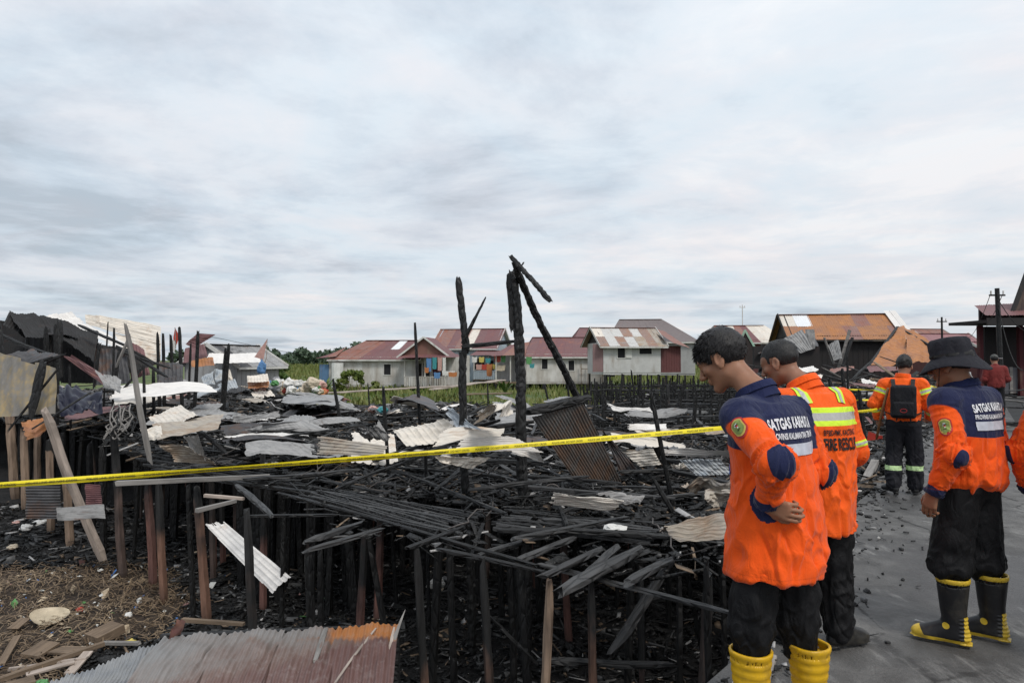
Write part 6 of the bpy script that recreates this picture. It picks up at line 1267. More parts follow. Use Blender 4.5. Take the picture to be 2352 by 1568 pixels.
    A = at(-260, 1132, 4.9); B = at(1700, 979, 7.6)
    tape(A, B, .048, 'long yellow police barrier tape with black print stretched across the ruins from the left edge', sag=.02, fold=.55)
    tape(at(1925, 946, 6.6), at(2014, 940, 8.0), .03, 'short yellow tape run between the hi-vis jacket and the walking man', sag=.01, tw=.4, n=20)
    tape(at(1880, 893, 12), at(2020, 896, 13), .03, 'distant upper tape crossing behind the leaning black posts', sag=.0, text=False, tw=2, n=24, seed=3)
    tape(at(1890, 921, 11), at(2000, 918, 11.5), .03, 'distant lower tape crossing behind the leaning black posts', sag=.0, text=True, tw=2, n=24, seed=6)
    tape(at(2120, 881, 12), at(2210, 890, 14), .03, 'short far tape just right of the backpack wearer', sag=.05, text=False, tw=2, n=24, seed=8)
    m = MB(); m.tube([at(2120, 893, 13), at(2160, 888, 13), at(2185, 868, 13), at(2190, 858, 13)], .022, 6); o = m.build('bent_pipe', mat_plain('white_pipe', (.6, .6, .6), .4), loc=at(2120, 893, 13), smooth=True); tag(o, 'thin white bent pipe curving up right of the backpack wearer', 'pipe')
# ------------------------------------------------------------------ implicit surfaces -> meshes (surface nets)
class Field:
    def __init__(s, lo, hi, h):
        s.lo = np.array(lo, float); s.h = h; s.n = np.ceil((np.array(hi) - s.lo) / h).astype(int) + 1
        s.v = np.full(tuple(s.n), 10.0, np.float32)
    def _sl(s, lo, hi):
        a = np.clip(np.floor((np.array(lo) - s.lo) / s.h).astype(int), 0, s.n - 1); b = np.clip(np.ceil((np.array(hi) - s.lo) / s.h).astype(int) + 1, 1, s.n)
        sl = tuple(slice(a[i], max(b[i], a[i] + 1)) for i in range(3)); ax = [s.lo[i] + s.h * np.arange(a[i], max(b[i], a[i] + 1)) for i in range(3)]
        X, Y, Z = np.meshgrid(*ax, indexing='ij'); return sl, np.stack([X, Y, Z], -1)
    def add(s, fn, lo, hi, k=0.02, op='u'):
        sl, P = s._sl(np.array(lo) - k - 2 * s.h, np.array(hi) + k + 2 * s.h); d = fn(P).astype(np.float32); a = s.v[sl]
        if op == 'u': hh = np.maximum(k - np.abs(a - d), 0) / k; s.v[sl] = np.minimum(a, d) - hh * hh * k * .25
        else: d = -d; hh = np.maximum(k - np.abs(a - d), 0) / k; s.v[sl] = np.maximum(a, d) + hh * hh * k * .25
    def cap(s, p, q, r1, r2=None, k=.02, op='u', fl=None):
        p, q = np.array(p, float), np.array(q, float); r2 = r1 if r2 is None else r2; r = max(r1, r2) * 1.15
        def fn(P):
            pa = P - p; ba = q - p; t = np.clip((pa @ ba) / max(ba @ ba, 1e-9), 0, 1); return np.linalg.norm(pa - t[..., None] * ba, axis=-1) - (r1 + (r2 - r1) * t)
        s.add(fn, np.minimum(p, q) - r, np.maximum(p, q) + r, k, op)
    def ell(s, c, rad, k=.02, op='u', M=None):
        c = np.array(c, float); rad = np.array(rad, float); r = rad.max() * 1.05
        def fn(P):
            L = P - c
            if M is not None: L = L @ M
            u = L / rad; g = np.linalg.norm(u, axis=-1); return (g - 1) * rad.min() * (1 if rad.min() > .6 * rad.max() else 1.0)
        s.add(fn, c - r, c + r, k, op)
    def loft(s, sl, k=.02, op='u'):
        """slices (z, cx, cy, rx, ry)"""
        A = np.array(sorted(sl), float); z0, z1 = A[0, 0], A[-1, 0]; R_ = A[:, 3:5].max()
        def fn(P):
            z = P[..., 2]; cx, cy, rx, ry = [np.interp(z, A[:, 0], A[:, i]) for i in (1, 2, 3, 4)]
            u = np.abs(P[..., 0] - cx) / rx; w = np.abs(P[..., 1] - cy) / ry; d = ((u ** 2.3 + w ** 2.3) ** (1 / 2.3) - 1) * np.minimum(rx, ry); return np.maximum(d, np.maximum(z0 - z, z - z1))
        s.add(fn, (A[:, 1].min() - R_, A[:, 2].min() - R_, z0), (A[:, 1].max() + R_, A[:, 2].max() + R_, z1), k, op)
    def mesh(s):
        v = s.v; ins = v < 0; nx, ny, nz = v.shape; c = np.zeros((nx - 1, ny - 1, nz - 1), np.int8)
        for a in (0, 1):
            for b in (0, 1):
                for d in (0, 1): c += ins[a:nx - 1 + a, b:ny - 1 + b, d:nz - 1 + d]
        act = (c > 0) & (c < 8); idx = np.argwhere(act); mp = np.full(c.shape, -1, np.int32); mp[act] = np.arange(len(idx))
        pts = np.zeros((len(idx), 3)); cnt = np.zeros(len(idx)); cor = {}
        for a in (0, 1):
            for b in (0, 1):
                for d in (0, 1): cor[a, b, d] = v[idx[:, 0] + a, idx[:, 1] + b, idx[:, 2] + d]
        for p in cor:
            for ax in range(3):
                if p[ax] == 0:
                    q = list(p); q[ax] = 1; q = tuple(q); va, vb = cor[p], cor[q]; m = (va < 0) != (vb < 0); t = np.where(m, va / np.where(m, va - vb, 1), 0)
                    e = np.array(p, float) + t[:, None] * (np.array(q) - np.array(p)); pts += e * m[:, None]; cnt += m
        V = s.lo + s.h * (idx + pts / cnt[:, None]); F_ = []
        for ax in range(3):
            o1, o2 = [(1, 2), (2, 0), (0, 1)][ax]; sa = [slice(1, None)] * 3; sb = [slice(1, None)] * 3; sa[ax] = slice(0, -1); sb[ax] = slice(1, None)
            for o in (o1, o2): sa[o] = slice(1, -1); sb[o] = slice(1, -1)
            A, B = ins[tuple(sa)], ins[tuple(sb)]; off = np.array([0 if i == ax else 1 for i in range(3)]); e = np.argwhere(A != B); fl = A[tuple(e.T)]; e = e + off
            def cell(d1, d2): q = e.copy(); q[:, o1] -= d1; q[:, o2] -= d2; return mp[q[:, 0], q[:, 1], q[:, 2]]
            Q = np.stack([cell(1, 1), cell(0, 1), cell(0, 0), cell(1, 0)], -1); Q[~fl] = Q[~fl][:, ::-1]; F_.append(Q)
        F_ = np.concatenate(F_); return V, F_[(F_ >= 0).all(1)]
def vnormals(V, Fc):
    a, b, c, d = [V[Fc[:, i]] for i in range(4)]; n = np.cross(c - a, d - b); N_ = np.zeros_like(V)
    for i in range(4): np.add.at(N_, Fc[:, i], n)
    return N_ / (np.linalg.norm(N_, axis=1)[:, None] + 1e-9)
def seg(P, p, q):
    p, q = np.array(p), np.array(q); ba = q - p; t = np.clip(((P - p) @ ba) / (ba @ ba), 0, 1); return t, np.linalg.norm(P - p - t[:, None] * ba, axis=1)
def rotm(yaw=0, pitch=0, roll=0):
    """yaw to the person's left, pitch nods down"""
    return np.array(Matrix.Rotation(R(yaw), 3, 'Z') @ Matrix.Rotation(R(-pitch), 3, 'X') @ Matrix.Rotation(R(roll), 3, 'Y'))


def fabric(name, c, c2=None, mask='navy', rough=.8, wsc=60, extra=None, fold=True):
    m = Mt(name); co = m.coord('Object', rnd=False); n = m.noise(co, 7, 4, .6); w = m.noise(co, 260, 2, .5)
    a = m.ramp(n, [(.3, tuple(x * .82 for x in c)), (.7, tuple(min(1, x * 1.06) for x in c))])
    if c2: b = m.ramp(n, [(.3, tuple(x * .8 for x in c2)), (.7, c2)]); a = m.mix(m.math('GREATER_THAN', m.attr(mask), 0.0), a, b)
    if extra: a = extra(m, a)
    if c2 or extra: a = m.mix(m.ramp(m.attr('seam'), [(0.0, .55), (.0028, 0.0)]), a, tuple(x * .35 for x in c))
    m.col(a).rough(rough); m.b.inputs['Specular IOR Level'].default_value = .2
    m.b.inputs['Sheen Weight'].default_value = .12 if max(c) > .1 else 0.0
    h = m.math('ADD', m.math('MULTIPLY', m.noise(m.coord('Object', (1, 1, .45), rnd=False), 16, 4, .55, .8), 1.0), m.math('MULTIPLY', w, .06)); m.bump(h, .8, .022); return m.m


def build_head(f, c, Rm, k=1.0):
    """head primitives in head space, y forward, origin mid head"""
    c = np.array(c, float)
    def T(p): return c + Rm @ (np.array(p) * k)
    def E(p, r, kk=.012, op='u', M=None): f.ell(T(p), np.array(r) * k, kk, op, Rm if M is None else Rm @ M)
    E((0, -.014, .035), (.076, .097, .086)); E((0, .022, -.03), (.060, .066, .082), .02); E((0, .03, .03), (.066, .066, .055), .02)
    f.cap(T((-.04, .0, -.06)), T((-.012, .068, -.097)), .022 * k, .018 * k, .02); f.cap(T((.04, .0, -.06)), T((.012, .068, -.097)), .022 * k, .018 * k, .02); E((0, .07, -.098), (.02, .018, .017), .015)
    f.cap(T((-.034, .079, .022)), T((.034, .079, .022)), .013 * k, None, .012)
    for s in (-1, 1):
        E((s * .045, .058, -.018), (.022, .022, .02), .02); E((s * .031, .098, .003), (.015, .013, .010), .010, 's'); E((s * .031, .079, .003), (.0135, .0125, .0115), .004)
    f.cap(T((0, .090, .012)), T((0, .113, -.026)), .0085 * k, .0125 * k, .012)
    for s in (-1, 1): E((s * .012, .100, -.031), (.009, .010, .008), .006)
    f.cap(T((-.019, .086, -.053)), T((.019, .086, -.053)), .0075 * k, None, .008); f.cap(T((-.016, .085, -.064)), T((.016, .085, -.064)), .0085 * k, None, .006); f.cap(T((-.02, .100, -.0585)), T((.02, .100, -.0585)), .003 * k, None, .003, 's')
    for s in (-1, 1):
        M = np.array(Matrix.Rotation(R(-18 * s), 3, 'Z') @ Matrix.Rotation(R(12), 3, 'X'))
        E((s * .080, -.012, -.004), (.009, .021, .034), .005, M=M); E((s * .088, -.008, .002), (.006, .012, .020), .004, 's', M=M); E((s * .079, -.004, -.032), (.007, .010, .011), .006)
    return T
def hand(f, wrist, dirv, palm, side, curl=(.5, .6, .5), k=1.0, spread=.06):
    """side -1 left hand / +1 right hand; dirv along the fingers, palm = direction the palm faces"""
    y = np.array(dirv, float); y /= np.linalg.norm(y); z = -np.array(palm, float); z -= y * (z @ y); z /= np.linalg.norm(z); x = np.cross(y, z); M = np.stack([x, y, z], 1); w = np.array(wrist, float)
    T = lambda p: w + M @ (np.array(p) * k)
    # palm
    for xx, yy in ((-.027, .075), (-.009, .080), (.009, .079), (.027, .072)): f.cap(T((xx * .6, .0, 0)), T((xx, yy, .002)), .0155 * k, .0125 * k, .012)
    th = -1 if side > 0 else 1   # thumb side in x
    for i, (L0, xx, yy) in enumerate(((.044, -.030, .078), (.050, -.010, .083), (.047, .011, .081), (.036, .030, .072))):
        if th > 0: xx = -xx; 
        a = 0; p = np.array((xx, yy, .002)); sx = spread * (xx / .03)
        for j, Lk in enumerate((1.0, .62, .5)):
            a += curl[j] * (1 + .12 * i); q = p + np.array((sx * .25 * L0, math.cos(a) * L0 * Lk, -math.sin(a) * L0 * Lk)); f.cap(T(p), T(q), (.0092 - .0007 * j) * k, (.0087 - .0009 * j) * k, .0035); p = q
    t = th
    p0, p1, p2, p3 = (t * -.0 + t * .020, .012, -.004), (t * .040, .040, -.012), (t * .050, .068, -.022), (t * .050, .090, -.032)
    f.cap(T(p0), T(p1), .015 * k, .0125 * k, .012); f.cap(T(p1), T(p2), .012 * k, .0105 * k, .006); f.cap(T(p2), T(p3), .0105 * k, .0085 * k, .004)


SKIN = {}
def mat_skin(name, c):
    m = Mt(name); co = m.coord('Object', rnd=False); n = m.noise(co, 12, 4, .6); n2 = m.noise(co, 90, 3, .6)
    a = m.ramp(n, [(.3, tuple(x * .8 for x in c)), (.7, tuple(x * 1.1 for x in c))]); a = m.mix(m.math('MULTIPLY', m.attr('lip'), .7), a, (c[0] * .75, c[1] * .45, c[2] * .5)); a = m.mix(m.math('GREATER_THAN', m.attr('brow'), 0.0), a, (.012, .009, .008))
    a = m.mix(m.math('GREATER_THAN', m.attr('eye'), 0.0), a, (.03, .02, .018))
    m.col(a).rough(.5); m.b.inputs['Subsurface Weight'].default_value = .08; m.b.inputs['Subsurface Radius'].default_value = (.02, .006, .003); m.b.inputs['Subsurface Scale'].default_value = .5; m.bump(n2, .15, .003); return m.m


def person(name_label, loc, th, J, outfit, scale=1.0, vox=.005, seed=0, hv=.0045):
    """J: joints in the local frame (y forward, -x = the person's left)"""
    root = empty('person', loc, R(th), name_label, 'person'); root.scale = (scale,) * 3; o = outfit
    hc = np.array(J['head'], float); Rm = rotm(*J['head_rot']); nb = np.array(J['neck']); P = {k: np.array(v, float) for k, v in J.items() if k not in ('head_rot',) and not isinstance(v, dict)}
    allp = np.array([P[k] for k in ('head', 'el', 'er', 'wl', 'wr', 'al', 'ar')]); lo = allp.min(0) - .22; hi = allp.max(0) + .22; lo[2] = -.02; hi[2] = hc[2] + .2
    # ---- body: one continuous surface
    f = Field(lo, hi, vox); T = build_head(f, hc, Rm, J.get('hk', {'k': 1.07})['k'])
    f.cap(T((0, -.025, -.045)), nb + np.array((0, 0, .0)), .052, .060, .03); f.cap(nb, nb + (P['cl'] - nb) * .9, .06, .14, .04)
    f.loft([(z, cx, cy, rx * .86, ry * .84) for z, cx, cy, rx, ry in J['torso']['s']], .03)
    for s in 'lr':
        f.cap(P['s' + s], P['e' + s], .048, .042, .03); f.cap(P['e' + s], P['w' + s], .042, .027, .02)
        h = J['hand_' + s]; hand(f, P['w' + s] + 0, h['d'], h['p'], -1 if s == 'l' else 1, h.get('c', (.5, .6, .5)))
        f.cap(P['h' + s], P['k' + s], .075, .055, .04); f.cap(P['k' + s], P['a' + s], .052, .036, .03)
        fd = np.array((-math.sin(R(J['foot'][s])), math.cos(R(J['foot'][s])), 0)); f.cap(P['a' + s] - fd * .03 + (0, 0, -.04), P['a' + s] + fd * .13 + (0, 0, -.05), .032, .028, .03)
    V, Fc = f.mesh(); body = meshobj('body', V, Fc, SKIN[o['skin']], root, smooth=True)
    L = (V - hc) @ Rm; hk = J.get('hk', {'k': 1.07})['k']; L = L / hk
    attr(body, 'lip', np.clip(1 - np.linalg.norm((L - (0, .093, -.0585)) / (.024, .02, .0115), axis=1), 0, 1) * 2)
    attr(body, 'brow', np.maximum(*[1 - np.linalg.norm((L - (s * .033, .088, .0265)) / (.019, .02, .0042), axis=1) for s in (-1, 1)])); attr(body, 'eye', np.maximum(*[1 - np.linalg.norm((L - (s * .031, .092, .001)) / (.014, .012, .0035), axis=1) for s in (-1, 1)]))
    # ---- hair
    f = Field(hc - .16, hc + .18, hv); hr = o['hair']; k = hk
    def hfn(Pq):
        Lq = ((Pq - hc) @ Rm) / k; r = np.array((.080, .103, .093)) + np.array(hr['t']); c0 = np.array((0, -.014, .036)); g = np.linalg.norm((Lq - c0) / r, axis=-1); d = (g - 1) * r.min()
        y = Lq[..., 1]; hl = np.interp(y, [-.11, -.05, -.03, -.022, .012, .022, .05, .07, .12], [-.062, -.066, -.05, .028, .034, -.002, .018, hr['front'], hr['front'] + .006]); x = np.abs(Lq[..., 0]); hl = hl + np.where(y > .05, np.clip(x - .035, 0, 1) * -.1, 0)
        top = fbm(Lq[..., 0] * 30, Lq[..., 1] * 30, Lq[..., 2] * 30, seed, 2) * hr['n']; side = np.clip((.02 - Lq[..., 2]) * 12, 0, 1) * hr['fade']; return np.maximum(d + top + side, (hl - Lq[..., 2]) * .8) * k
    f.add(hfn, hc - .15, hc + .17, .003); V, Fc = f.mesh(); nrm = vnormals(V, Fc); Lh = (V - hc) @ Rm / k
    # short strands break up the outline
    r = np.random.default_rng(seed); m = hr['strands']; ii = r.choice(len(V), m); p = V[ii] - nrm[ii] * .003; back = (Rm @ np.array(hr['comb'])); d = nrm[ii] * .25 + back * 1.0 + r.normal(size=(m, 3)) * .22; d /= np.linalg.norm(d, axis=1)[:, None]; ln = hr['len'] * (.5 + r.random((m, 1))) * np.clip((Lh[ii, 2:3] + .07) * 9, .25, 1)
    t1 = np.cross(d, r.normal(size=(m, 3))); t1 /= np.linalg.norm(t1, axis=1)[:, None]; wv = .0012; SV = np.stack([p - t1 * wv, p + t1 * wv, p + d * ln * .55 + t1 * wv * .7 + nrm[ii] * .002, p + d * ln], 1).reshape(-1, 3); b = len(V)
    Fa = [tuple(q) for q in Fc] ; SF = np.arange(4 * m).reshape(m, 4) + b; hm = Mt('black_hair_' + str(seed)); n = hm.noise(hm.coord('Object', (1, 1, .3), rnd=False), 150, 4, .7); hm.col(hm.ramp(n, [(.3, (.004, .004, .005)), (.75, o.get('haircol', (.022, .019, .018)))])).rough(.5); hm.bump(n, 1.0, .003)
    meshobj('hair', np.concatenate([V, SV]), np.concatenate([Fc, SF]), hm.m, root, smooth=True)
    # ---- shirt
    sh = J['torso']['s']; f = Field(lo, hi, vox * 1.2)
    rs, re, rw = o['sleeve']; cuff = {}
    for s in 'lr':
        f.cap(P['s' + s], P['e' + s], rs, re, .035); w = P['w' + s]; e = P['e' + s]; u = (w - e) / np.linalg.norm(w - e); f.cap(e, w - u * .015, re, rw, .018)
        def cut(Pq, w=w, u=u, rw=rw): return np.maximum(np.linalg.norm(Pq - w, axis=-1) - rw * 1.9, -((Pq - w) @ u) )
        f.add(lambda Pq, w=w, u=u, rw=rw: np.maximum(np.linalg.norm(Pq - w - u * rw, axis=-1) - rw * 1.4, -((Pq - w) @ u)), w - .1, w + .1, .002, 's')
        f.add(lambda Pq, w=w, u=u, rw=rw: np.maximum(np.linalg.norm((Pq - w) - ((Pq - w) @ u)[..., None] * u, axis=-1) - rw * .78, np.abs((Pq - w) @ u) - .025), w - .1, w + .1, .004, 's')
    f.loft(sh, .035)
    f.cap(nb + (0, 0, -.045), P['sl'] * .9 + nb * .1 + (0, 0, .0), .062, rs * .9, .05); f.cap(nb + (0, 0, -.045), P['sr'] * .9 + nb * .1, .062, rs * .9, .05); f.cap(nb + (0, -.015, -.06), nb + (0, -.015, -.0), .085, .068, .04)
    # hollow the hem
    z0 = sh[0][0]; f.loft([(z0 - .02, sh[0][1], sh[0][2], sh[0][3] - .009, sh[0][4] - .009), (z0 + .03, sh[0][1], sh[0][2], sh[0][3] - .02, sh[0][4] - .02)], .004, 's')
    V, Fc = f.mesh(); N_ = vnormals(V, Fc)
    A = np.array(sorted(sh)); z = V[:, 2]; cx, cy, rx, ry = [np.interp(z, A[:, 0], A[:, i]) for i in (1, 2, 3, 4)]; dt = (np.sqrt(((V[:, 0] - cx) / rx) ** 2 + ((V[:, 1] - cy) / ry) ** 2) - 1) * np.minimum(rx, ry)
    armd = np.full(len(V), 9.); ta = np.zeros(len(V)); navy = np.full(len(V), -1.); disp = np.zeros(len(V)); bands = np.full(len(V), 9.)
    ang = np.arctan2(V[:, 0] - cx, V[:, 1] - cy); low = np.clip((A[0, 0] + .42 - z) / .40, 0, 1)
    disp += o['fold'] * 1.5 * (low ** .8 * vnoise(ang * 3.0 + .8 * vnoise(ang * 2, z * 5, 0, seed), z * 1.6, 0, seed + 1) + .55 * (1 - np.abs(vnoise(ang * 2.4 + z * 5.5, z * 9.0 - ang * 1.2, 0, seed + 2)) * 2) * np.clip((1.32 - z) * 3, .12, 1) + .35 * vnoise(ang * 3 + z * 8, z * 16, 0, seed + 5) * np.clip((1.35 - z) * 4, .1, 1))
    cr1 = np.exp(-(vnoise(ang * 1.9 + z * 3.2, z * 4.6 - ang * .8, seed, seed + 31) / .13) ** 2); cr2 = np.exp(-(vnoise(ang * 1.7 - z * 2.6, z * 5.2 + ang, seed, seed + 37) / .12) ** 2); disp += o['fold'] * (.75 * cr1 - .65 * cr2) * np.clip((1.30 - z) * 4, .15, 1)
    for s in 'lr':
        sj, ej, wj = P['s' + s], P['e' + s], P['w' + s]; t1, d1 = seg(V, sj, ej); t2, d2 = seg(V, ej, wj); a1 = d1 - (rs + (re - rs) * t1); a2 = d2 - (re + (rw - re) * t2)
        if s == 'l' or True:
            onarm = np.minimum(a1, a2); armd = np.minimum(armd, onarm); m = (np.minimum(a1, a2) < .012) & (dt > -.01); tt = np.where(a1 < a2, t1, 1 + t2); Ls = tt * .28
            bend = np.exp(-((tt - 1.0) / .35) ** 2) + .6 * np.exp(-((tt - 1.9) / .25) ** 2) + .35 * np.exp(-(tt / .3) ** 2) + .22
            aa = np.arctan2((V - ej) @ np.array((1, .3, 0)), (V - ej) @ np.array((0, 1, .2))); rid = 1 - np.abs(vnoise(Ls * 26 + .9 * vnoise(aa * 1.5, Ls * 6, 0, seed + 8), aa * 1.1, seed, seed + 4)) * 2.0; rid = rid + 1.1 * np.exp(-(vnoise(Ls * 15 + aa * .5, aa * 1.3, seed, seed + 44) / .12) ** 2) - .9 * np.exp(-(vnoise(Ls * 18 - aa * .6, aa * 1.2, seed, seed + 47) / .12) ** 2)
            disp = np.where(m, o['fold'] * .80 * bend * rid, disp)
        u = (wj - ej) / np.linalg.norm(wj - ej); bk = -((wj - ej) / np.linalg.norm(wj - ej) - (ej - sj) / np.linalg.norm(ej - sj)); bk = bk / (np.linalg.norm(bk) + 1e-6); pc = ej + bk * re * .9 + o.get('patch_off', {}).get(s, np.zeros(3)); 
        if o.get('patch'): axp = (wj - sj) / np.linalg.norm(wj - sj); q = V - pc; al = q @ axp; pr = np.linalg.norm(q - al[:, None] * axp, axis=1); navy = np.maximum(navy, np.where(dt > -.02, (1 - np.sqrt((al / o['patch'][0]) ** 2 + (pr / o['patch'][1]) ** 2)) * .06, -1))
        if o.get('cuff'): navy = np.maximum(navy, np.where((d2 < rw * 1.8), (V - wj) @ u + o['cuff'], -1))
        if o.get('sleeve_band') is not None:
            for tb, hw in o['sleeve_band']: bb = np.where(onarm < .03, np.abs(tt - tb) / hw, 9.); bands = np.where((onarm < .02) & (onarm < dt + .005) & (bb < 1.6), bb, bands)
    V = V + N_ * disp[:, None]
    if o.get('yoke'): yz = o['yoke'] + (.02 * np.cos(ang) if True else 0); navy = np.maximum(navy, np.minimum(z - yz, (armd - dt + .030 + .042 * np.clip((z - 1.31) / .08, 0, 1)) * .9)); 
    if o.get('band'): onb = (dt < armd + .02); bands = np.where(onb & (np.abs(z - o['band'][0]) < o['band'][1] * 1.8), np.abs(z - o['band'][0]) / o['band'][1], bands)
    shirt = meshobj(o.get('top_name', 'shirt'), V, Fc, o['shirt_mat'], root, smooth=True); attr(shirt, 'navy', navy); attr(shirt, 'seam', np.minimum(np.abs(armd - dt + (.030 + .042 * np.clip((z - 1.31) / .08, 0, 1) if o.get('yoke') else .01)), np.abs(z - sh[0][0] - .022))); attr(shirt, 'band', bands)
    bvh = BVHTree.FromPolygons([tuple(v) for v in V], [tuple(q) for q in Fc.tolist()])
    # ---- collar
    cr, ch, ct = o['collar']; Vc = []; n = 36; rows = 5; up = (T((0, -.02, -.04)) - nb); up /= np.linalg.norm(up); up = up * .6 + np.array((0, 0, .4)); up /= np.linalg.norm(up); ay = np.array((0, 1, 0)) - up * up[1]; ay /= np.linalg.norm(ay); axx = np.cross(ay, up)
    for r_ in range(rows):
        t = r_ / (rows - 1)
        for i in range(n):
            a = 2 * math.pi * i / n; fr = max(0, math.cos(a)); rr = cr * (1 - .10 * t + .06 * math.sin(3 * a) * t * .4); hh = -.035 + (ch + .035) * t * (1 - .45 * fr) ; Vc.append(nb + up * (hh + .0) + (axx * math.sin(a) * rr + ay * math.cos(a) * rr * 1.02) + ay * .004)
    for r_ in range(rows):   # folded-over outer layer
        t = r_ / (rows - 1)
        for i in range(n):
            a = 2 * math.pi * i / n; fr = max(0, math.cos(a)); rr = cr * (.905 + .0 + ct * (.25 + t)); hh = ch * (1 - .45 * fr) - t * ch * .85; Vc.append(nb + up * hh + (axx * math.sin(a) * rr + ay * math.cos(a) * rr * 1.02) + ay * .004)
    Fq = [(r_ * n + i, r_ * n + (i + 1) % n, (r_ + 1) * n + (i + 1) % n, (r_ + 1) * n + i) for r_ in range(2 * rows - 1) for i in range(n)]; meshobj('collar', Vc, Fq, o['collar_mat'], root, smooth=True)
    # ---- trousers
    tr = o['trousers']; f = Field(lo, np.array((hi[0], hi[1], 1.12)), vox * 1.2); hp = (P['hl'] + P['hr']) / 2; f.ell(hp + (0, -.015, .03), (.160, .12, .12), .03); f.loft([(hp[2] + .0, hp[0], hp[1], .16, .115), (tr.get('top', 1.0), hp[0], hp[1], .155, .12)], .03)
    for s in 'lr':
        f.cap(P['h' + s], P['k' + s], tr['r'][0], tr['r'][1], .035); bot = P['k' + s] + (P['a' + s] - P['k' + s]) * tr['len']; f.cap(P['k' + s], bot, tr['r'][1], tr['r'][2], .02)
        if tr.get('blouse'): bc = P['k' + s] + (P['a' + s] - P['k' + s]) * (tr['len'] - .06); f.ell(bc, (tr['blouse'], tr['blouse'], .05), .03)
        if tr.get('pocket'): sx = -1 if s == 'l' else 1; c_ = P['h' + s] * .30 + P['k' + s] * .70 + (sx * tr['r'][1] * .72, -.01, 0); f.ell(c_, (.035, .07, .085), .012)
    V, Fc = f.mesh(); N_ = vnormals(V, Fc); dz = np.zeros(len(V))
    for s in 'lr':
        t, d = seg(V, P['h' + s], P['a' + s]); aa = np.arctan2(V[:, 0] - P['k' + s][0], V[:, 1] - P['k' + s][1]); m = (V[:, 0] < hp[0]) if s == 'l' else (V[:, 0] >= hp[0]); zz = V[:, 2]
        am = .35 + .9 * np.exp(-((zz - P['k' + s][2]) / .12) ** 2) + 1.2 * np.clip((.52 - zz) * 4, 0, 1) + .15 * np.clip((zz - .72) * 3, 0, 1); rid = 1 - np.abs(vnoise(zz * 15 + aa * .9, aa * 1.6 - zz * 3, seed, seed + 9)) * 2; rid2 = vnoise(zz * 5, aa * 2.5, seed, seed + 10); dz = np.where(m, np.interp(zz, [.70, .82], [1, .45]) * tr['fold'] * (am * rid * .5 + .7 * rid2 + am * .4 * np.exp(-(vnoise(zz * 9 + aa * .8, aa * 1.3 - zz * 2, seed, seed + 51) / .13) ** 2) - am * .4 * np.exp(-(vnoise(zz * 8 - aa * .9, aa * 1.4, seed, seed + 53) / .12) ** 2)), dz)
    V = V + N_ * dz[:, None]; tro = meshobj('trousers', V, Fc, tr['mat'], root, smooth=True); attr(tro, 'band', np.min([np.abs(V[:, 2] - b[0]) / b[1] for b in tr['bands']], 0) if tr.get('bands') else np.full(len(V), 9.)); attr(tro, 'navy', np.full(len(V), -1.)); attr(tro, 'seam', np.full(len(V), 1.))
    # ---- boots
    bo = o['boots']
    for s in 'lr':
        a = P['a' + s]; yaw = J['foot'][s]; Rz = np.array(Matrix.Rotation(R(yaw), 3, 'Z')); lift = a[2] - .09; kb = bo['h']; f = Field((-.105, -.14, -.005), (.105, .24, kb + .02), .0055)
        f.loft([(.05, 0, -.012, .050, .060), (.12, 0, -.008, .052, .060), (.2, 0, 0, .060, .066), (.30, 0, 0, .072, .076), (max(kb, .31), 0, 0, .082, .084)] if kb > .3 else [(.05, 0, -.01, .044, .056), (.12, 0, -.005, .046, .052), (kb, 0, 0, .05, .054)], .02)
        f.ell((0, -.02, .055), (.043, .058, .055), .02); f.ell((0, .075, .052), (.043, .085, .048), .03); f.ell((0, .135, .045), (.050, .075, .044), .025); f.ell((0, .04, .08), (.038, .07, .05), .03)
        def sole(Pq):
            y = Pq[..., 1]; w = np.interp(y, [-.09, -.05, .02, .13, .19, .215], [.030, .041, .034, .050, .040, .012]); return np.maximum(np.maximum(np.abs(Pq[..., 0]) - w, np.maximum(-.088 - y, y - .216)), np.maximum(-Pq[..., 2], Pq[..., 2] - np.where((y > -.02) & (y < .03), .030, .026)) )
        f.add(sole, (-.06, -.09, 0), (.06, .22, .03), .004)
        tt_ = (.074, .076) if kb > .3 else (.040, .044); f.loft([(kb - .04, 0, 0, *tt_), (kb + .03, 0, 0, *tt_)], .003, 's')
        f.add(lambda Pq: -Pq[..., 2], (-.09, -.14, -.02), (.09, .24, .0), .002, 's')
        V, Fc = f.mesh(); x, y, z = V.T; r_ = np.zeros(len(V)); N_ = vnormals(V, Fc)
        if bo['kind'] == 'ribbed': V = V + N_ * (.0013 * np.clip(3 * np.sin(z * 2 * math.pi / .038), -1, 1) * (z > .12))[:, None] + N_ * (.002 * (z > kb - .03))[:, None]
        heel = (y < -.03) & (z < .17)
        if bo['kind'] == 'black_yellow': V = V + N_ * (.003 * np.sign(np.sin(z * 2 * math.pi / .022)) * heel)[:, None] + N_ * (.003 * (z > kb - .022))[:, None]
        V = V @ Rz.T + np.array((a[0], a[1], lift)); B_ = meshobj('boot', V, Fc, bo['mat'], root, smooth=True)
        if bo['kind'] == 'black_yellow':
            yl = np.maximum.reduce([(y - .135) * 1.0 - (z - .03) * .55, np.where(z > .02, .042 - z, z - .012), np.minimum(z - (kb - .024), .05), np.minimum(np.minimum(-.052 - y, .175 - z), .009 - np.abs(((z / .022) % 1) - .5) * .022 + .002), .018 - np.sqrt((y - .035) ** 2 + (z - .115) ** 2)]); yl = np.where((z < .026) & (z > .0), np.minimum(yl, z - .014), yl)
            attr(B_, 'navy', yl)
        else: attr(B_, 'navy', np.full(len(V), -1.))
        if bo['kind'] == 'black_yellow':
            pass
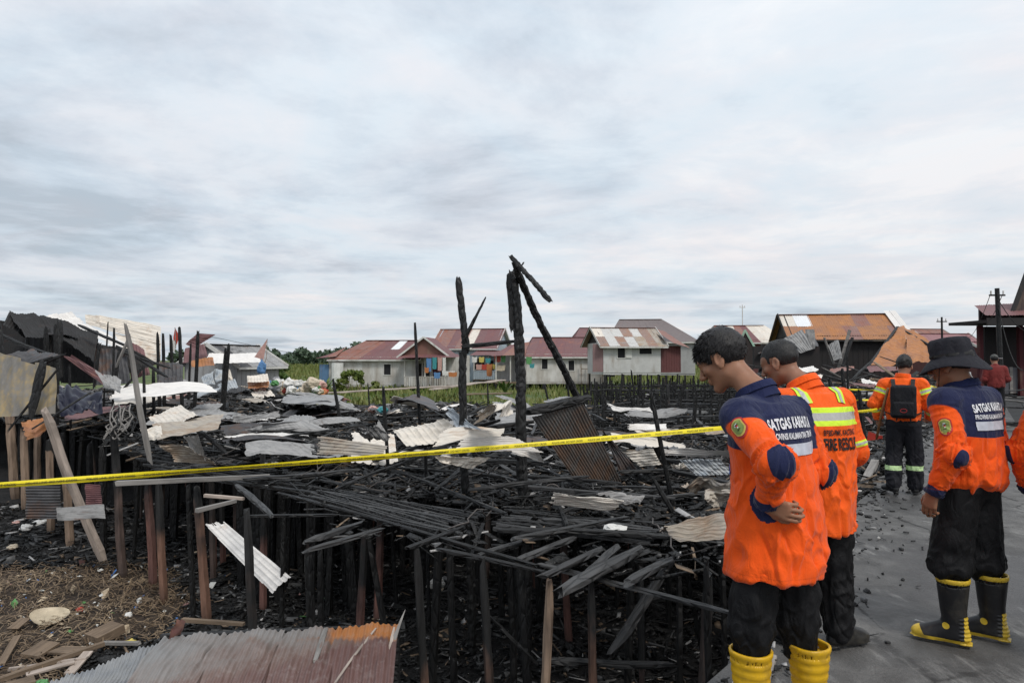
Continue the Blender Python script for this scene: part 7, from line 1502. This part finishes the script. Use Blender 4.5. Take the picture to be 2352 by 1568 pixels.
        if kb < .3:
            lc = MB()
            for q in range(4): yy = .05 + q * .022; zz = .125 - q * .012; lc.tube([tuple(Rz @ np.array((-.022, yy, zz)) + (a[0], a[1], lift)), tuple(Rz @ np.array((0, yy + .006, zz + .009)) + (a[0], a[1], lift)), tuple(Rz @ np.array((.022, yy, zz)) + (a[0], a[1], lift))], .003, 5)
            lc.build('laces', MC['char'], B_)
    return root, bvh, P, T, Rm


def text_mesh(body, size, bold=0.0, width=None):
    cu = bpy.data.curves.new('t', 'FONT'); cu.body = body; cu.size = size; cu.align_x = 'CENTER'; cu.offset = bold; cu.resolution_u = 3
    to = bpy.data.objects.new('t', cu); COL.objects.link(to); dg = bpy.context.evaluated_depsgraph_get(); me = to.evaluated_get(dg).to_mesh(); V = np.array([v.co[:] for v in me.vertices]); Fc = [tuple(p.vertices) for p in me.polygons]; bpy.data.objects.remove(to)
    if width: V[:, 0] *= width / (V[:, 0].max() - V[:, 0].min())
    return V, Fc
def project(root, bvh, V2, Fc, org, ux, uz, d, name, mat, off=.003, fm=None, mats=None):
    """throw flat points (x,z) along d onto the garment"""
    org, ux, uz, d = Vector(org), Vector(ux), Vector(uz), Vector(d).normalized(); out = []; last = None
    for v in V2:
        p = org + ux * v[0] + uz * v[1] - d * .35; h = bvh.ray_cast(p, d, .8)
        if h[0] is None: q = (last if last is not None else org)
        else: q = h[0] - d * off + h[1].normalized() * off * .5; last = q
        out.append(q)
    return meshobj(name, out, Fc, mat, root, fm=fm, mats=mats)
def grid(w, h, nx, ny):
    V = [(-w / 2 + w * i / nx, -h / 2 + h * j / ny) for i in range(nx + 1) for j in range(ny + 1)]; return V, [(i * (ny + 1) + j, (i + 1) * (ny + 1) + j, (i + 1) * (ny + 1) + j + 1, i * (ny + 1) + j + 1) for i in range(nx) for j in range(ny)]
def emblem(root, bvh, c, ux, uz, d, s, mats):
    """shield-shaped sleeve patch: red rim, green-gold field, small red and white device, two lines of lettering"""
    def shield(k, off):
        pts = []
        for i in range(28):
            a = 2 * math.pi * i / 28; x = math.sin(a); y = math.cos(a); y = y * (.62 if y > 0 else .78) ; x = x * .52 * (1 if y > -.1 else (1 + .25 * y)); 
            x = max(-.46, min(.46, x * 1.15)); pts.append((x * s * k, y * s * k))
        V = [(0, 0)] + pts; F_ = [(0, 1 + (i + 1) % 28, 1 + i) for i in range(28)]; return V, F_
    e = None
    for k, m, off, nm in ((1.18, 0, .0025, 'sleeve_emblem'), (.98, 1, .0036, 'field'), (.80, 2, .0046, 'inner_field')):
        V, F_ = shield(k, off); q = project(root if e is None else e, bvh, V, F_, c, ux, uz, d, nm, mats[m], off)
        if e is None: e = q
    for k, (x, y, w, h, m) in enumerate(((0, .12, .34, .07, 3), (0, .20, .2, .06, 4), (-.02, -.02, .14, .16, 0), (-.02, -.12, .1, .10, 4), (0, -.3, .26, .06, 3), (.1, .04, .06, .1, 4))):
        V, F_ = grid(w * s, h * s, 2, 2); V = [(a + x * s, b + y * s) for a, b in V]; project(e, bvh, V, F_, c, ux, uz, d, 'device', mats[m], .0056 + .0003 * k)


def build_people():
    SKIN['tan'] = mat_skin('tan_brown_skin', (.30, .145, .085)); SKIN['brown'] = mat_skin('brown_skin', (.27, .13, .08))
    OR, NV = (.88, .098, .006), (.013, .018, .062)
    yel = (.50, .80, .06)
    shirt = fabric('orange_navy_uniform', OR, NV); navy = fabric('navy_cloth', NV)
    def hv(m, a):
        b = m.attr('band'); a = m.mix(m.math('LESS_THAN', b, 1.0), a, (.62, .85, .05)); return m.mix(m.math('LESS_THAN', b, .42), a, (.42, .42, .40))
    jack = fabric('orange_hi_vis_jacket', (.92, .115, .006), extra=hv, rough=.7); coll = fabric('orange_collar', (.88, .10, .006))
    def lime(m, a): return m.mix(m.math('LESS_THAN', m.attr('band'), 1.0), a, (.50, .68, .34))
    blk = fabric('black_trouser_cloth', (.008, .008, .009), rough=.62); blk2 = fabric('black_banded_trousers', (.014, .014, .018), extra=lime, rough=.7)
    def rubber(name, c, c2): 
        m = Mt(name); n = m.noise(m.coord('Object', rnd=False), 20, 4, .6); a = m.ramp(n, [(.3, tuple(x * .7 for x in c)), (.7, c)]); b = m.ramp(n, [(.3, tuple(x * .65 for x in c2)), (.6, c2)]); a = m.mix(m.math('GREATER_THAN', m.attr('navy'), 0.0), a, b)
        a = m.mix(m.ramp(m.noise(m.coord('Object', rnd=False), 6, 5, .7), [(.5, 0.0), (.75, .5)]), a, (.10, .09, .07)); m.col(a).rough(.38); m.bump(n, .1, .004); return m.m
    yb = rubber('yellow_rubber', (.72, .42, .015), (.72, .42, .015)); byb = rubber('black_and_yellow_rubber', (.016, .016, .018), (.68, .46, .04)); bl = rubber('black_leather', (.013, .013, .014), (.01, .01, .01))
    wt = mat_plain('white_print', (.70, .70, .72), .6, .1, 30, .1); sv = mat_plain('silver_reflective', (.50, .52, .58), .35, .15, 25, .1); bk = mat_plain('black_print', (.012, .01, .01), .7, .1, 30, 0); yl = mat_plain('hi_vis_yellow', (.55, .82, .05), .6, .1, 30, .1); gs = mat_plain('grey_reflective', (.40, .40, .39), .4, .1, 30, .1)
    EM = [mat_plain('emblem_red', (.45, .03, .03), .7, .2, 60, .1), mat_plain('emblem_gold', (.55, .42, .10), .7, .2, 60, .1), mat_plain('emblem_green', (.20, .26, .07), .7, .3, 60, .1), bk, wt]

    def back_print(root, bvh, z1, z2, zs, wd, x0=0.0, y0=-.3):
        dz = lambda z: z
        V, Fc = text_mesh('SATGAS KARHUTLA', .060, .0022, wd); arch = .0
        pr = project(root, bvh, [(v[0], v[1] + .010 * math.cos(v[0] / wd * 3.1)) for v in V], Fc, (x0, 0, z1), (1, 0, 0), (0, 0, 1), (0, 1, 0), 'back_print', wt, .0035)
        V, Fc = text_mesh('PROVINSI KALIMANTAN TENGAH', .034, .001, wd * .97); project(root, bvh, V, Fc, (x0, 0, z2), (1, 0, 0), (0, 0, 1), (0, 1, 0), 'back_print', wt, .0035)
        V, Fc = grid(wd * .98, .048, 24, 4); project(root, bvh, V, Fc, (x0, 0, zs), (1, 0, 0), (0, 0, 1), (0, 1, 0), 'reflective_stripe', sv, .003)
    # ------------ the man with his arms akimbo
    torso1 = [(.715, -.005, -.015, .210, .176), (.80, 0, -.012, .206, .172), (.95, 0, -.008, .197, .162), (1.06, 0, -.003, .188, .150), (1.18, 0, .01, .190, .138), (1.30, 0, .022, .198, .132), (1.38, 0, .03, .180, .115), (1.425, 0, .04, .14, .09)]
    J = dict(head=(-.035, .235, 1.605), head_rot=(22, 30, 0), neck=(0, .075, 1.455), cl=(0, .03, 1.25), torso={'s': torso1},
             sl=(-.185, .03, 1.365), el=(-.275, -.205, 1.215), wl=(-.19, -.105, 1.035), sr=(.185, .03, 1.365), er=(.232, -.055, 1.12), wr=(.13, .11, .99),
             hl=(-.09, 0, .88), kl=(-.115, .03, .49), al=(-.12, .03, .09), hr=(.09, -.02, .88), kr=(.125, -.02, .49), ar=(.135, -.07, .09), foot={'l': 12, 'r': -14},
             hand_l={'d': (.35, -.78, -.25), 'p': (.8, .5, .1), 'c': (.5, .7, .6)}, hand_r={'d': (-.5, -.6, -.5), 'p': (-.8, .4, 0), 'c': (.4, .5, .5)})
    of = dict(skin='tan', hair=dict(t=(.006, .008, .014), n=.0025, front=.046, fade=.006, strands=9000, comb=(0, .55, -.5), len=.020), sleeve=(.070, .066, .046), fold=.012, patch=(.072, .052), cuff=.045, yoke=1.235, shirt_mat=shirt, collar=(.094, .040, .10), collar_mat=navy,
              trousers=dict(r=(.086, .090, .064), len=.30, blouse=.0, fold=.010, mat=blk, pocket=True), boots=dict(h=.40, kind='ribbed', mat=yb))
    r1, b1, P1, T1, R1 = person('man in orange and navy uniform bowing with hands on hips, yellow rubber boots', (1.115, 2.93, 0), 34, J, of, seed=1)
    back_print(r1, b1, 1.318, 1.283, 1.250 - .012, .30, .01)
    u = Vector(P1['el'] - P1['sl']).normalized(); c = Vector(P1['sl']).lerp(Vector(P1['el']), .34); out = Vector((-.86, -.12, .15)); out = (out - u * out.dot(u)).normalized(); emblem(r1, b1, c + Vector((0, 0, 0)), u.cross(out) , -u, -out, .062, EM)
    V, Fc = grid(.10, .035, 6, 3); project(r1, b1, V, Fc, (-.09, 0, 1.235), (1, 0, 0), (0, 0, 1), (0, -1, 0), 'chest_stripe', sv, .004)
    V, Fc = text_mesh('O', .07, .004); V2 = [(v[0], v[1]) for v in V]; project(r1, b1, V2, Fc, (-.13, 0, 1.12), (1, 0, 0), (0, 0, 1), (0, -1, 0), 'chest_badge', mat_plain('badge_blue', (.03, .10, .35), .6), .004)
    # ------------ hi-vis jacket
    torso2 = [(.655, 0, .0, .205, .160), (.75, 0, .0, .203, .158), (.95, 0, .0, .198, .150), (1.10, 0, .005, .200, .148), (1.25, 0, .02, .210, .140), (1.34, 0, .035, .200, .125), (1.42, 0, .05, .15, .095)]
    J = dict(head=(-.075, .225, 1.585), head_rot=(28, 22, 0), neck=(-.015, .085, 1.45), cl=(0, .03, 1.25), torso={'s': torso2},
             sl=(-.195, .05, 1.36), el=(-.26, .04, 1.08), wl=(-.10, .22, 1.02), sr=(.195, .04, 1.36), er=(.235, .0, 1.08), wr=(.12, .20, 1.0),
             hl=(-.09, .0, .88), kl=(-.10, .03, .48), al=(-.12, .06, .09), hr=(.09, .0, .88), kr=(.10, .0, .48), ar=(.10, -.03, .09), foot={'l': 20, 'r': -85},
             hand_l={'d': (.7, .6, .1), 'p': (0, -.3, -.9)}, hand_r={'d': (-.7, .5, .1), 'p': (0, -.4, -.9)})
    of = dict(skin='brown', hair=dict(t=(.0, .001, .003), n=.0025, front=.052, fade=.006, strands=2600, comb=(0, .2, 0), len=.007), haircol=(.03, .028, .027), sleeve=(.074, .068, .052), fold=.012, yoke=None, band=(1.295, .050), sleeve_band=[(.84, .06)], top_name='jacket', shirt_mat=jack, collar=(.098, .048, .10), collar_mat=coll,
              trousers=dict(r=(.088, .088, .080), len=.93, fold=.011, mat=blk, pocket=True), boots=dict(h=.17, kind='plain', mat=bl))
    r2, b2, P2, T2, R2 = person('man in an orange hi-vis fire jacket standing behind the akimbo man, looking down', (1.725, 3.86, 0), 16, J, of, seed=2)
    V, Fc = text_mesh('BPBD-PMK. KALTENG', .042, .0012, .225); project(r2, b2, V, Fc, (.045, 0, 1.196), (1, 0, 0), (0, 0, 1), (0, 1, 0), 'back_print', bk, .004)
    V, Fc = text_mesh('FIRE RESCUE', .088, .003, .24); project(r2, b2, V, Fc, (.045, 0, 1.118), (1, 0, 0), (0, 0, 1), (0, 1, 0), 'back_print', bk, .004)
    for xs in (-.125, .115):
        for (w, m, o_) in ((.058, yl, .004), (.022, gs, .0055)):
            V, Fc = grid(w, .125, 4, 12); project(r2, b2, [(v[0] - v[1] * .12 * (1 if xs < 0 else -1), v[1]) for v in V], Fc, (xs, -.0, 1.392), (1, 0, 0), (0, .55, .83), (0, .75, -.66), 'shoulder_stripe', m, o_)
    # ------------ hat man
    torso4 = [(.875, 0, -.005, .172, .128), (.92, 0, -.01, .192, .150), (1.0, 0, -.01, .198, .150), (1.10, 0, -.005, .192, .142), (1.22, 0, .0, .198, .140), (1.32, 0, .005, .200, .130), (1.39, 0, .01, .175, .110), (1.43, 0, .015, .14, .09)]
    J = dict(head=(-.02, .075, 1.575), head_rot=(10, 8, 0), neck=(0, .025, 1.45), cl=(0, .01, 1.25), torso={'s': torso4},
             sl=(-.195, .01, 1.365), el=(-.265, -.085, 1.09), wl=(-.285, .02, .865), sr=(.195, .01, 1.365), er=(.232, -.01, 1.09), wr=(.14, .17, 1.0),
             hl=(-.09, 0, .88), kl=(-.115, .035, .47), al=(-.125, .02, .09), hr=(.09, -.0, .88), kr=(.115, .0, .47), ar=(.135, -.035, .09), foot={'l': 30, 'r': 26},
             hand_l={'d': (-.05, .25, -.95), 'p': (.95, .1, .1), 'c': (.35, .5, .4)}, hand_r={'d': (-.5, .6, -.2), 'p': (-.2, -.1, -.9)})
    of = dict(skin='tan', hair=dict(t=(.0, .002, .0), n=.002, front=.05, fade=.004, strands=900, comb=(0, 0, -.6), len=.008), sleeve=(.073, .068, .048), fold=.012, patch=(.066, .036), patch_off={'l': np.array((-.02, -.0, -.03))}, cuff=.05, yoke=1.195, shirt_mat=shirt, collar=(.094, .040, .10), collar_mat=navy,
              trousers=dict(r=(.108, .104, .064), len=.20, blouse=.108, fold=.011, mat=blk, pocket=True, top=.93), boots=dict(h=.38, kind='black_yellow', mat=byb))
    r4, b4, P4, T4, R4 = person('man in a black bucket hat and orange navy uniform, black boots with yellow toes', (2.615, 3.93, 0), 25, J, of, seed=4)
    back_print(r4, b4, 1.315, 1.280, 1.242, .31, .035)
    u = Vector(P4['el'] - P4['sl']).normalized(); c = Vector(P4['sl']).lerp(Vector(P4['el']), .52); out = Vector((-.9, -.35, 0)); out = (out - u * out.dot(u)).normalized(); emblem(r4, b4, c, u.cross(out), -u, -out, .062, EM)
    b = MB(); b.box(.10, .17, -.09, .02, .83, .95); b.box(-.285, -.25, .0, .03, .80, .86)
    belt = []; n = 40
    for zz in (.885, .925):
        for i in range(n): a = 2 * math.pi * i / n; belt.append((math.sin(a) * .172, math.cos(a) * .130 - .005, zz))
    meshobj('belt', belt, [(i, (i + 1) % n, n + (i + 1) % n, n + i) for i in range(n)], MC['char'], r4)
    # bucket hat
    V = []; n = 48; prof = [(.0, .150), (.045, .150), (.080, .144), (.096, .126), (.101, .085), (.105, .050), (.107, .028), (.122, .016), (.145, -.010), (.166, -.036), (.170, -.044), (.164, -.044), (.140, -.012), (.112, .010), (.098, .022)]
    for j, (rr, zz) in enumerate(prof):
        for i in range(n):
            a = 2 * math.pi * i / n; x, y = math.sin(a), math.cos(a); br = 1 if j >= 7 else 0; drop = br * (rr - .10) * (-.20 * math.cos(2 * a) + .10 * math.sin(3 * a + 1)); cr = (0 if br else .011 * float(vnoise(x * 3, y * 3, zz * 28, 5)) + .006 * float(vnoise(a * 4, zz * 60, 0, 6))); q = np.array((x * (rr + cr) * .98, y * (rr + cr) * 1.10 - .012, zz + drop + .012)); V.append(np.array(P4['head']) + R4 @ (q + (0, 0, .0)))
    Fq = [(j * n + i, j * n + (i + 1) % n, (j + 1) * n + (i + 1) % n, (j + 1) * n + i) for j in range(len(prof) - 1) for i in range(n)]
    ht = meshobj('bucket_hat', V, Fq, fabric('charcoal_hat_cloth', (.020, .020, .026)), r4, smooth=True)
    band = []
    for zz in (.040, .056):
        for i in range(n): a = 2 * math.pi * i / n; q = np.array((math.sin(a) * .1045, math.cos(a) * .1165 - .012, zz + .008)); band.append(np.array(P4['head']) + R4 @ q)
    meshobj('hat_band', band, [(i, (i + 1) % n, n + (i + 1) % n, n + i) for i in range(n)], MC['char'], ht)
    m = MB(); m.tube([T4((-.085, .02, .02)), T4((-.088, .03, -.04)), T4((-.05, .06, -.115))], .0025, 5); m.tube([T4((.085, -.02, .02)), T4((.080, -.03, -.05)), T4((.05, -.05, -.11))], .004, 5); m.build('chin_strap', MC['char'], ht)
    m = MB(); m.tube([(P4['wl'][0] + .028, P4['wl'][1] + .03, P4['wl'][2] - .04), (P4['wl'][0] + .028, P4['wl'][1] + .035, P4['wl'][2] - .12)], .016, 8); q = m.build('hand_radio', MC['char']); q.parent = None; q.matrix_world = r4.matrix_basis.copy(); tag(q, 'small black radio held against the thigh by the bucket hat man', 'radio')
    # ------------ backpack walker
    torso3 = [(.93, 0, .0, .190, .150), (1.02, 0, .0, .198, .152), (1.12, 0, .01, .200, .150), (1.26, 0, .02, .212, .142), (1.35, 0, .035, .195, .125), (1.42, 0, .045, .14, .09)]
    J = dict(head=(.02, .10, 1.60), head_rot=(-8, 14, 0), neck=(0, .05, 1.45), cl=(0, .03, 1.25), torso={'s': torso3},
             sl=(-.20, .03, 1.36), el=(-.30, .0, 1.12), wl=(-.27, .05, .93), sr=(.20, .03, 1.36), er=(.30, -.01, 1.11), wr=(.29, .15, .96),
             hl=(-.09, 0, .88), kl=(-.11, .06, .50), al=(-.12, -.03, .11), hr=(.09, .0, .88), kr=(.12, .10, .48), ar=(.12, .12, .09), foot={'l': 35, 'r': -5},
             hand_l={'d': (0, .25, -.9), 'p': (.6, .7, .1), 'c': (1.0, 1.2, .9)}, hand_r={'d': (0, .9, -.3), 'p': (-.9, 0, -.1)})
    of = dict(skin='brown', hair=dict(t=(.004, .004, .008), n=.006, front=.05, fade=.003, strands=900, comb=(0, .2, 0), len=.016), haircol=(.03, .027, .025), sleeve=(.085, .078, .055), fold=.011, yoke=None, band=(5, .03), sleeve_band=[(.32, .12), (1.32, .13)], top_name='jacket', shirt_mat=jack, collar=(.09, .055, .1), collar_mat=coll,
              trousers=dict(r=(.105, .095, .085), len=.93, fold=.011, mat=blk2, bands=[(.335, .028)]), boots=dict(h=.16, kind='plain', mat=bl))
    r3, b3, P3, T3, R3 = person('man with a black backpack and wooden handled axe walking away along the walkway', (4.66, 8.15, 0), -29, J, of, scale=.955, vox=.007, seed=3, hv=.007)
    f = Field((-.2, -.36, .9), (.2, -.08, 1.45), .006)
    f.add(lambda Pq: np.linalg.norm(np.maximum(np.abs(Pq - (0, -.195, 1.17)) - (.105, .045, .165), 0), axis=-1) - .035, (-.16, -.3, .95), (.16, -.1, 1.4), .01); f.add(lambda Pq: np.linalg.norm(np.maximum(np.abs(Pq - (0, -.265, 1.08)) - (.085, .012, .065), 0), axis=-1) - .02, (-.12, -.32, .97), (.12, -.22, 1.2), .012)
    V, Fc = f.mesh(); N_ = vnormals(V, Fc); V = V + N_ * (.006 * vnoise(V[:, 0] * 14, V[:, 1] * 14, V[:, 2] * 14, 3))[:, None]
    bp = meshobj('backpack', V, Fc, fabric('black_pack_cloth', (.012, .012, .015), rough=.6), None, smooth=True); bp.location = r3.location; bp.rotation_euler = r3.rotation_euler; bp.scale = r3.scale; tag(bp, 'black backpack worn by the man walking away along the walkway', 'backpack')
    for s in (-1, 1):
        m = MB(); m.bar((s * .10, -.16, 1.34), (s * .11, -.05, 1.435), .045, .012); m.bar((s * .11, -.05, 1.437), (s * .12, .08, 1.42), .045, .012); m.bar((s * .12, .13, 1.36), (s * .12, .08, 1.42), .045, .012); m.bar((s * .11, -.17, 1.0), (s * .19, -.08, 1.03), .025, .01); m.tube([(s * .07, -.2, .99), (s * .075, -.20, .93)], .008, 5); m.build('strap', MC['char'], bp)
    Vt, Ft = [], []
    ring = MB(); ring.tube([(.035 * math.sin(a), -.297, 1.065 + .022 * math.cos(a)) for a in np.linspace(0, 6.283, 17)], .0028, 5); ring.build('pack_logo', EM[0], bp)
    ax = empty('fire_axe', r3.location, r3.rotation_euler.z, 'red bladed axe with a wooden handle carried in the walking man\'s left hand', 'axe'); ax.scale = r3.scale
    w = P3['wl']; a0, a1 = Vector((w[0] + .11, w[1] - .24, w[2] + .40)), Vector((w[0] - .03, w[1] + .0, w[2] - .26)); m = MB(); m.tube([a0, a0.lerp(a1, .5) + Vector((-.008, 0, 0)), a1], .016, 8); m.build('handle', mat_wood('axe_handle', (.26, .12, .05)), ax, smooth=True)
    m = MB(); c = a1 + Vector((0, 0, .03)); m.add([c + Vector((.02, -.015, .03)), c + Vector((.02, .015, .03)), c + Vector((.02, .015, -.03)), c + Vector((.02, -.015, -.03)), c + Vector((-.09, -.003, .065)), c + Vector((-.09, .003, .065)), c + Vector((-.11, .003, -.055)), c + Vector((-.11, -.003, -.055))], [(0, 1, 2, 3), (7, 6, 5, 4), (0, 4, 5, 1), (1, 5, 6, 2), (2, 6, 7, 3), (3, 7, 4, 0)]); m.box(c.x + .02, c.x + .07, c.y - .014, c.y + .014, c.z - .02, c.z + .02); m.build('blade', mat_plain('red_axe_paint', (.60, .05, .03), .4, .1), ax)
    # ------------ red shirt with a cap, far
    J = dict(head=(0, .09, 1.60), head_rot=(0, 10, 0), neck=(0, .04, 1.45), cl=(0, .03, 1.25), torso={'s': torso4},
             sl=(-.195, .01, 1.365), el=(-.25, -.02, 1.1), wl=(-.2, .16, 1.0), sr=(.195, .01, 1.365), er=(.25, -.02, 1.1), wr=(.2, .16, 1.0), hl=(-.09, 0, .88), kl=(-.1, .02, .47), al=(-.1, .0, .09), hr=(.09, 0, .88), kr=(.1, .0, .47), ar=(.1, -.02, .09), foot={'l': 0, 'r': 0}, hand_l={'d': (0, .9, 0), 'p': (.9, 0, 0)}, hand_r={'d': (0, .9, 0), 'p': (-.9, 0, 0)})
    red = fabric('dull_red_cloth', (.16, .022, .02)); of = dict(skin='brown', hair=dict(t=(0, 0, 0), n=.002, front=.05, fade=0, strands=100, comb=(0, 0, 0), len=.01), sleeve=(.078, .07, .05), fold=.010, shirt_mat=red, yoke=None, collar=(.075, .02, .1), collar_mat=red, trousers=dict(r=(.095, .085, .075), len=.9, fold=.009, mat=blk), boots=dict(h=.12, kind='plain', mat=bl))
    p = at(2288, 930, 17.5)
    r5, b5, P5, T5, R5 = person('person in dull red shirt and grey cap with white brim, far along the walkway', (p.x, 17.5, .0), -20, J, of, vox=.012, seed=5, hv=.010)
    f = Field(np.array(P5['head']) - .2, np.array(P5['head']) + .25, .010); c = T5((0, -.012, .045)); f.add(lambda Pq: np.maximum(np.linalg.norm(((Pq - c) @ R5) / (.088, .11, .095), axis=-1) * .09 - .09, -((Pq - c) @ R5)[..., 2]), c - .15, c + .15, .004)
    V, Fc = f.mesh(); cap = meshobj('cap', V, Fc, fabric('grey_cap_cloth', (.10, .10, .095)), r5, smooth=True)
    m = MB(); q = [T5((.06 + .0, .0, .05)), T5((.17, -.03, .035)), T5((.17, .04, .035)), T5((.06, .07, .05))]; m.add([v + np.array((0, 0, z)) for z in (0, -.008) for v in q], [(0, 1, 2, 3), (7, 6, 5, 4), (0, 4, 5, 1), (1, 5, 6, 2), (2, 6, 7, 3), (3, 7, 4, 0)]); m.build('brim', wt, cap)
    # ------------ man just outside the right edge: only an orange elbow shows
    r6 = r4.copy(); COL.objects.link(r6); r6['label'] = 'person cut off by the right picture edge, only an orange sleeve showing'; r6.location = (3.02, 3.62, 0); r6.rotation_euler.z = R(-72)
    for ch in r4.children:
        if ch.name.startswith(('hand_radio', 'sleeve_emblem')): continue
        c2 = ch.copy(); COL.objects.link(c2); c2.parent = r6
        for g in ch.children: g2 = g.copy(); COL.objects.link(g2); g2.parent = c2
# ------------------------------------------------------------------ build everything
PAINT_SKY = mat_plain('white_skylight_sheet', (.72, .73, .74), .45, .06, 3, 0)
build_ground()
build_walkway()
build_vegetation()
build_houses()
build_left_ruin()
build_debris()
scatter()
build_foreground()
if 'build_people' in globals(): build_people()
bpy.context.view_layer.update()
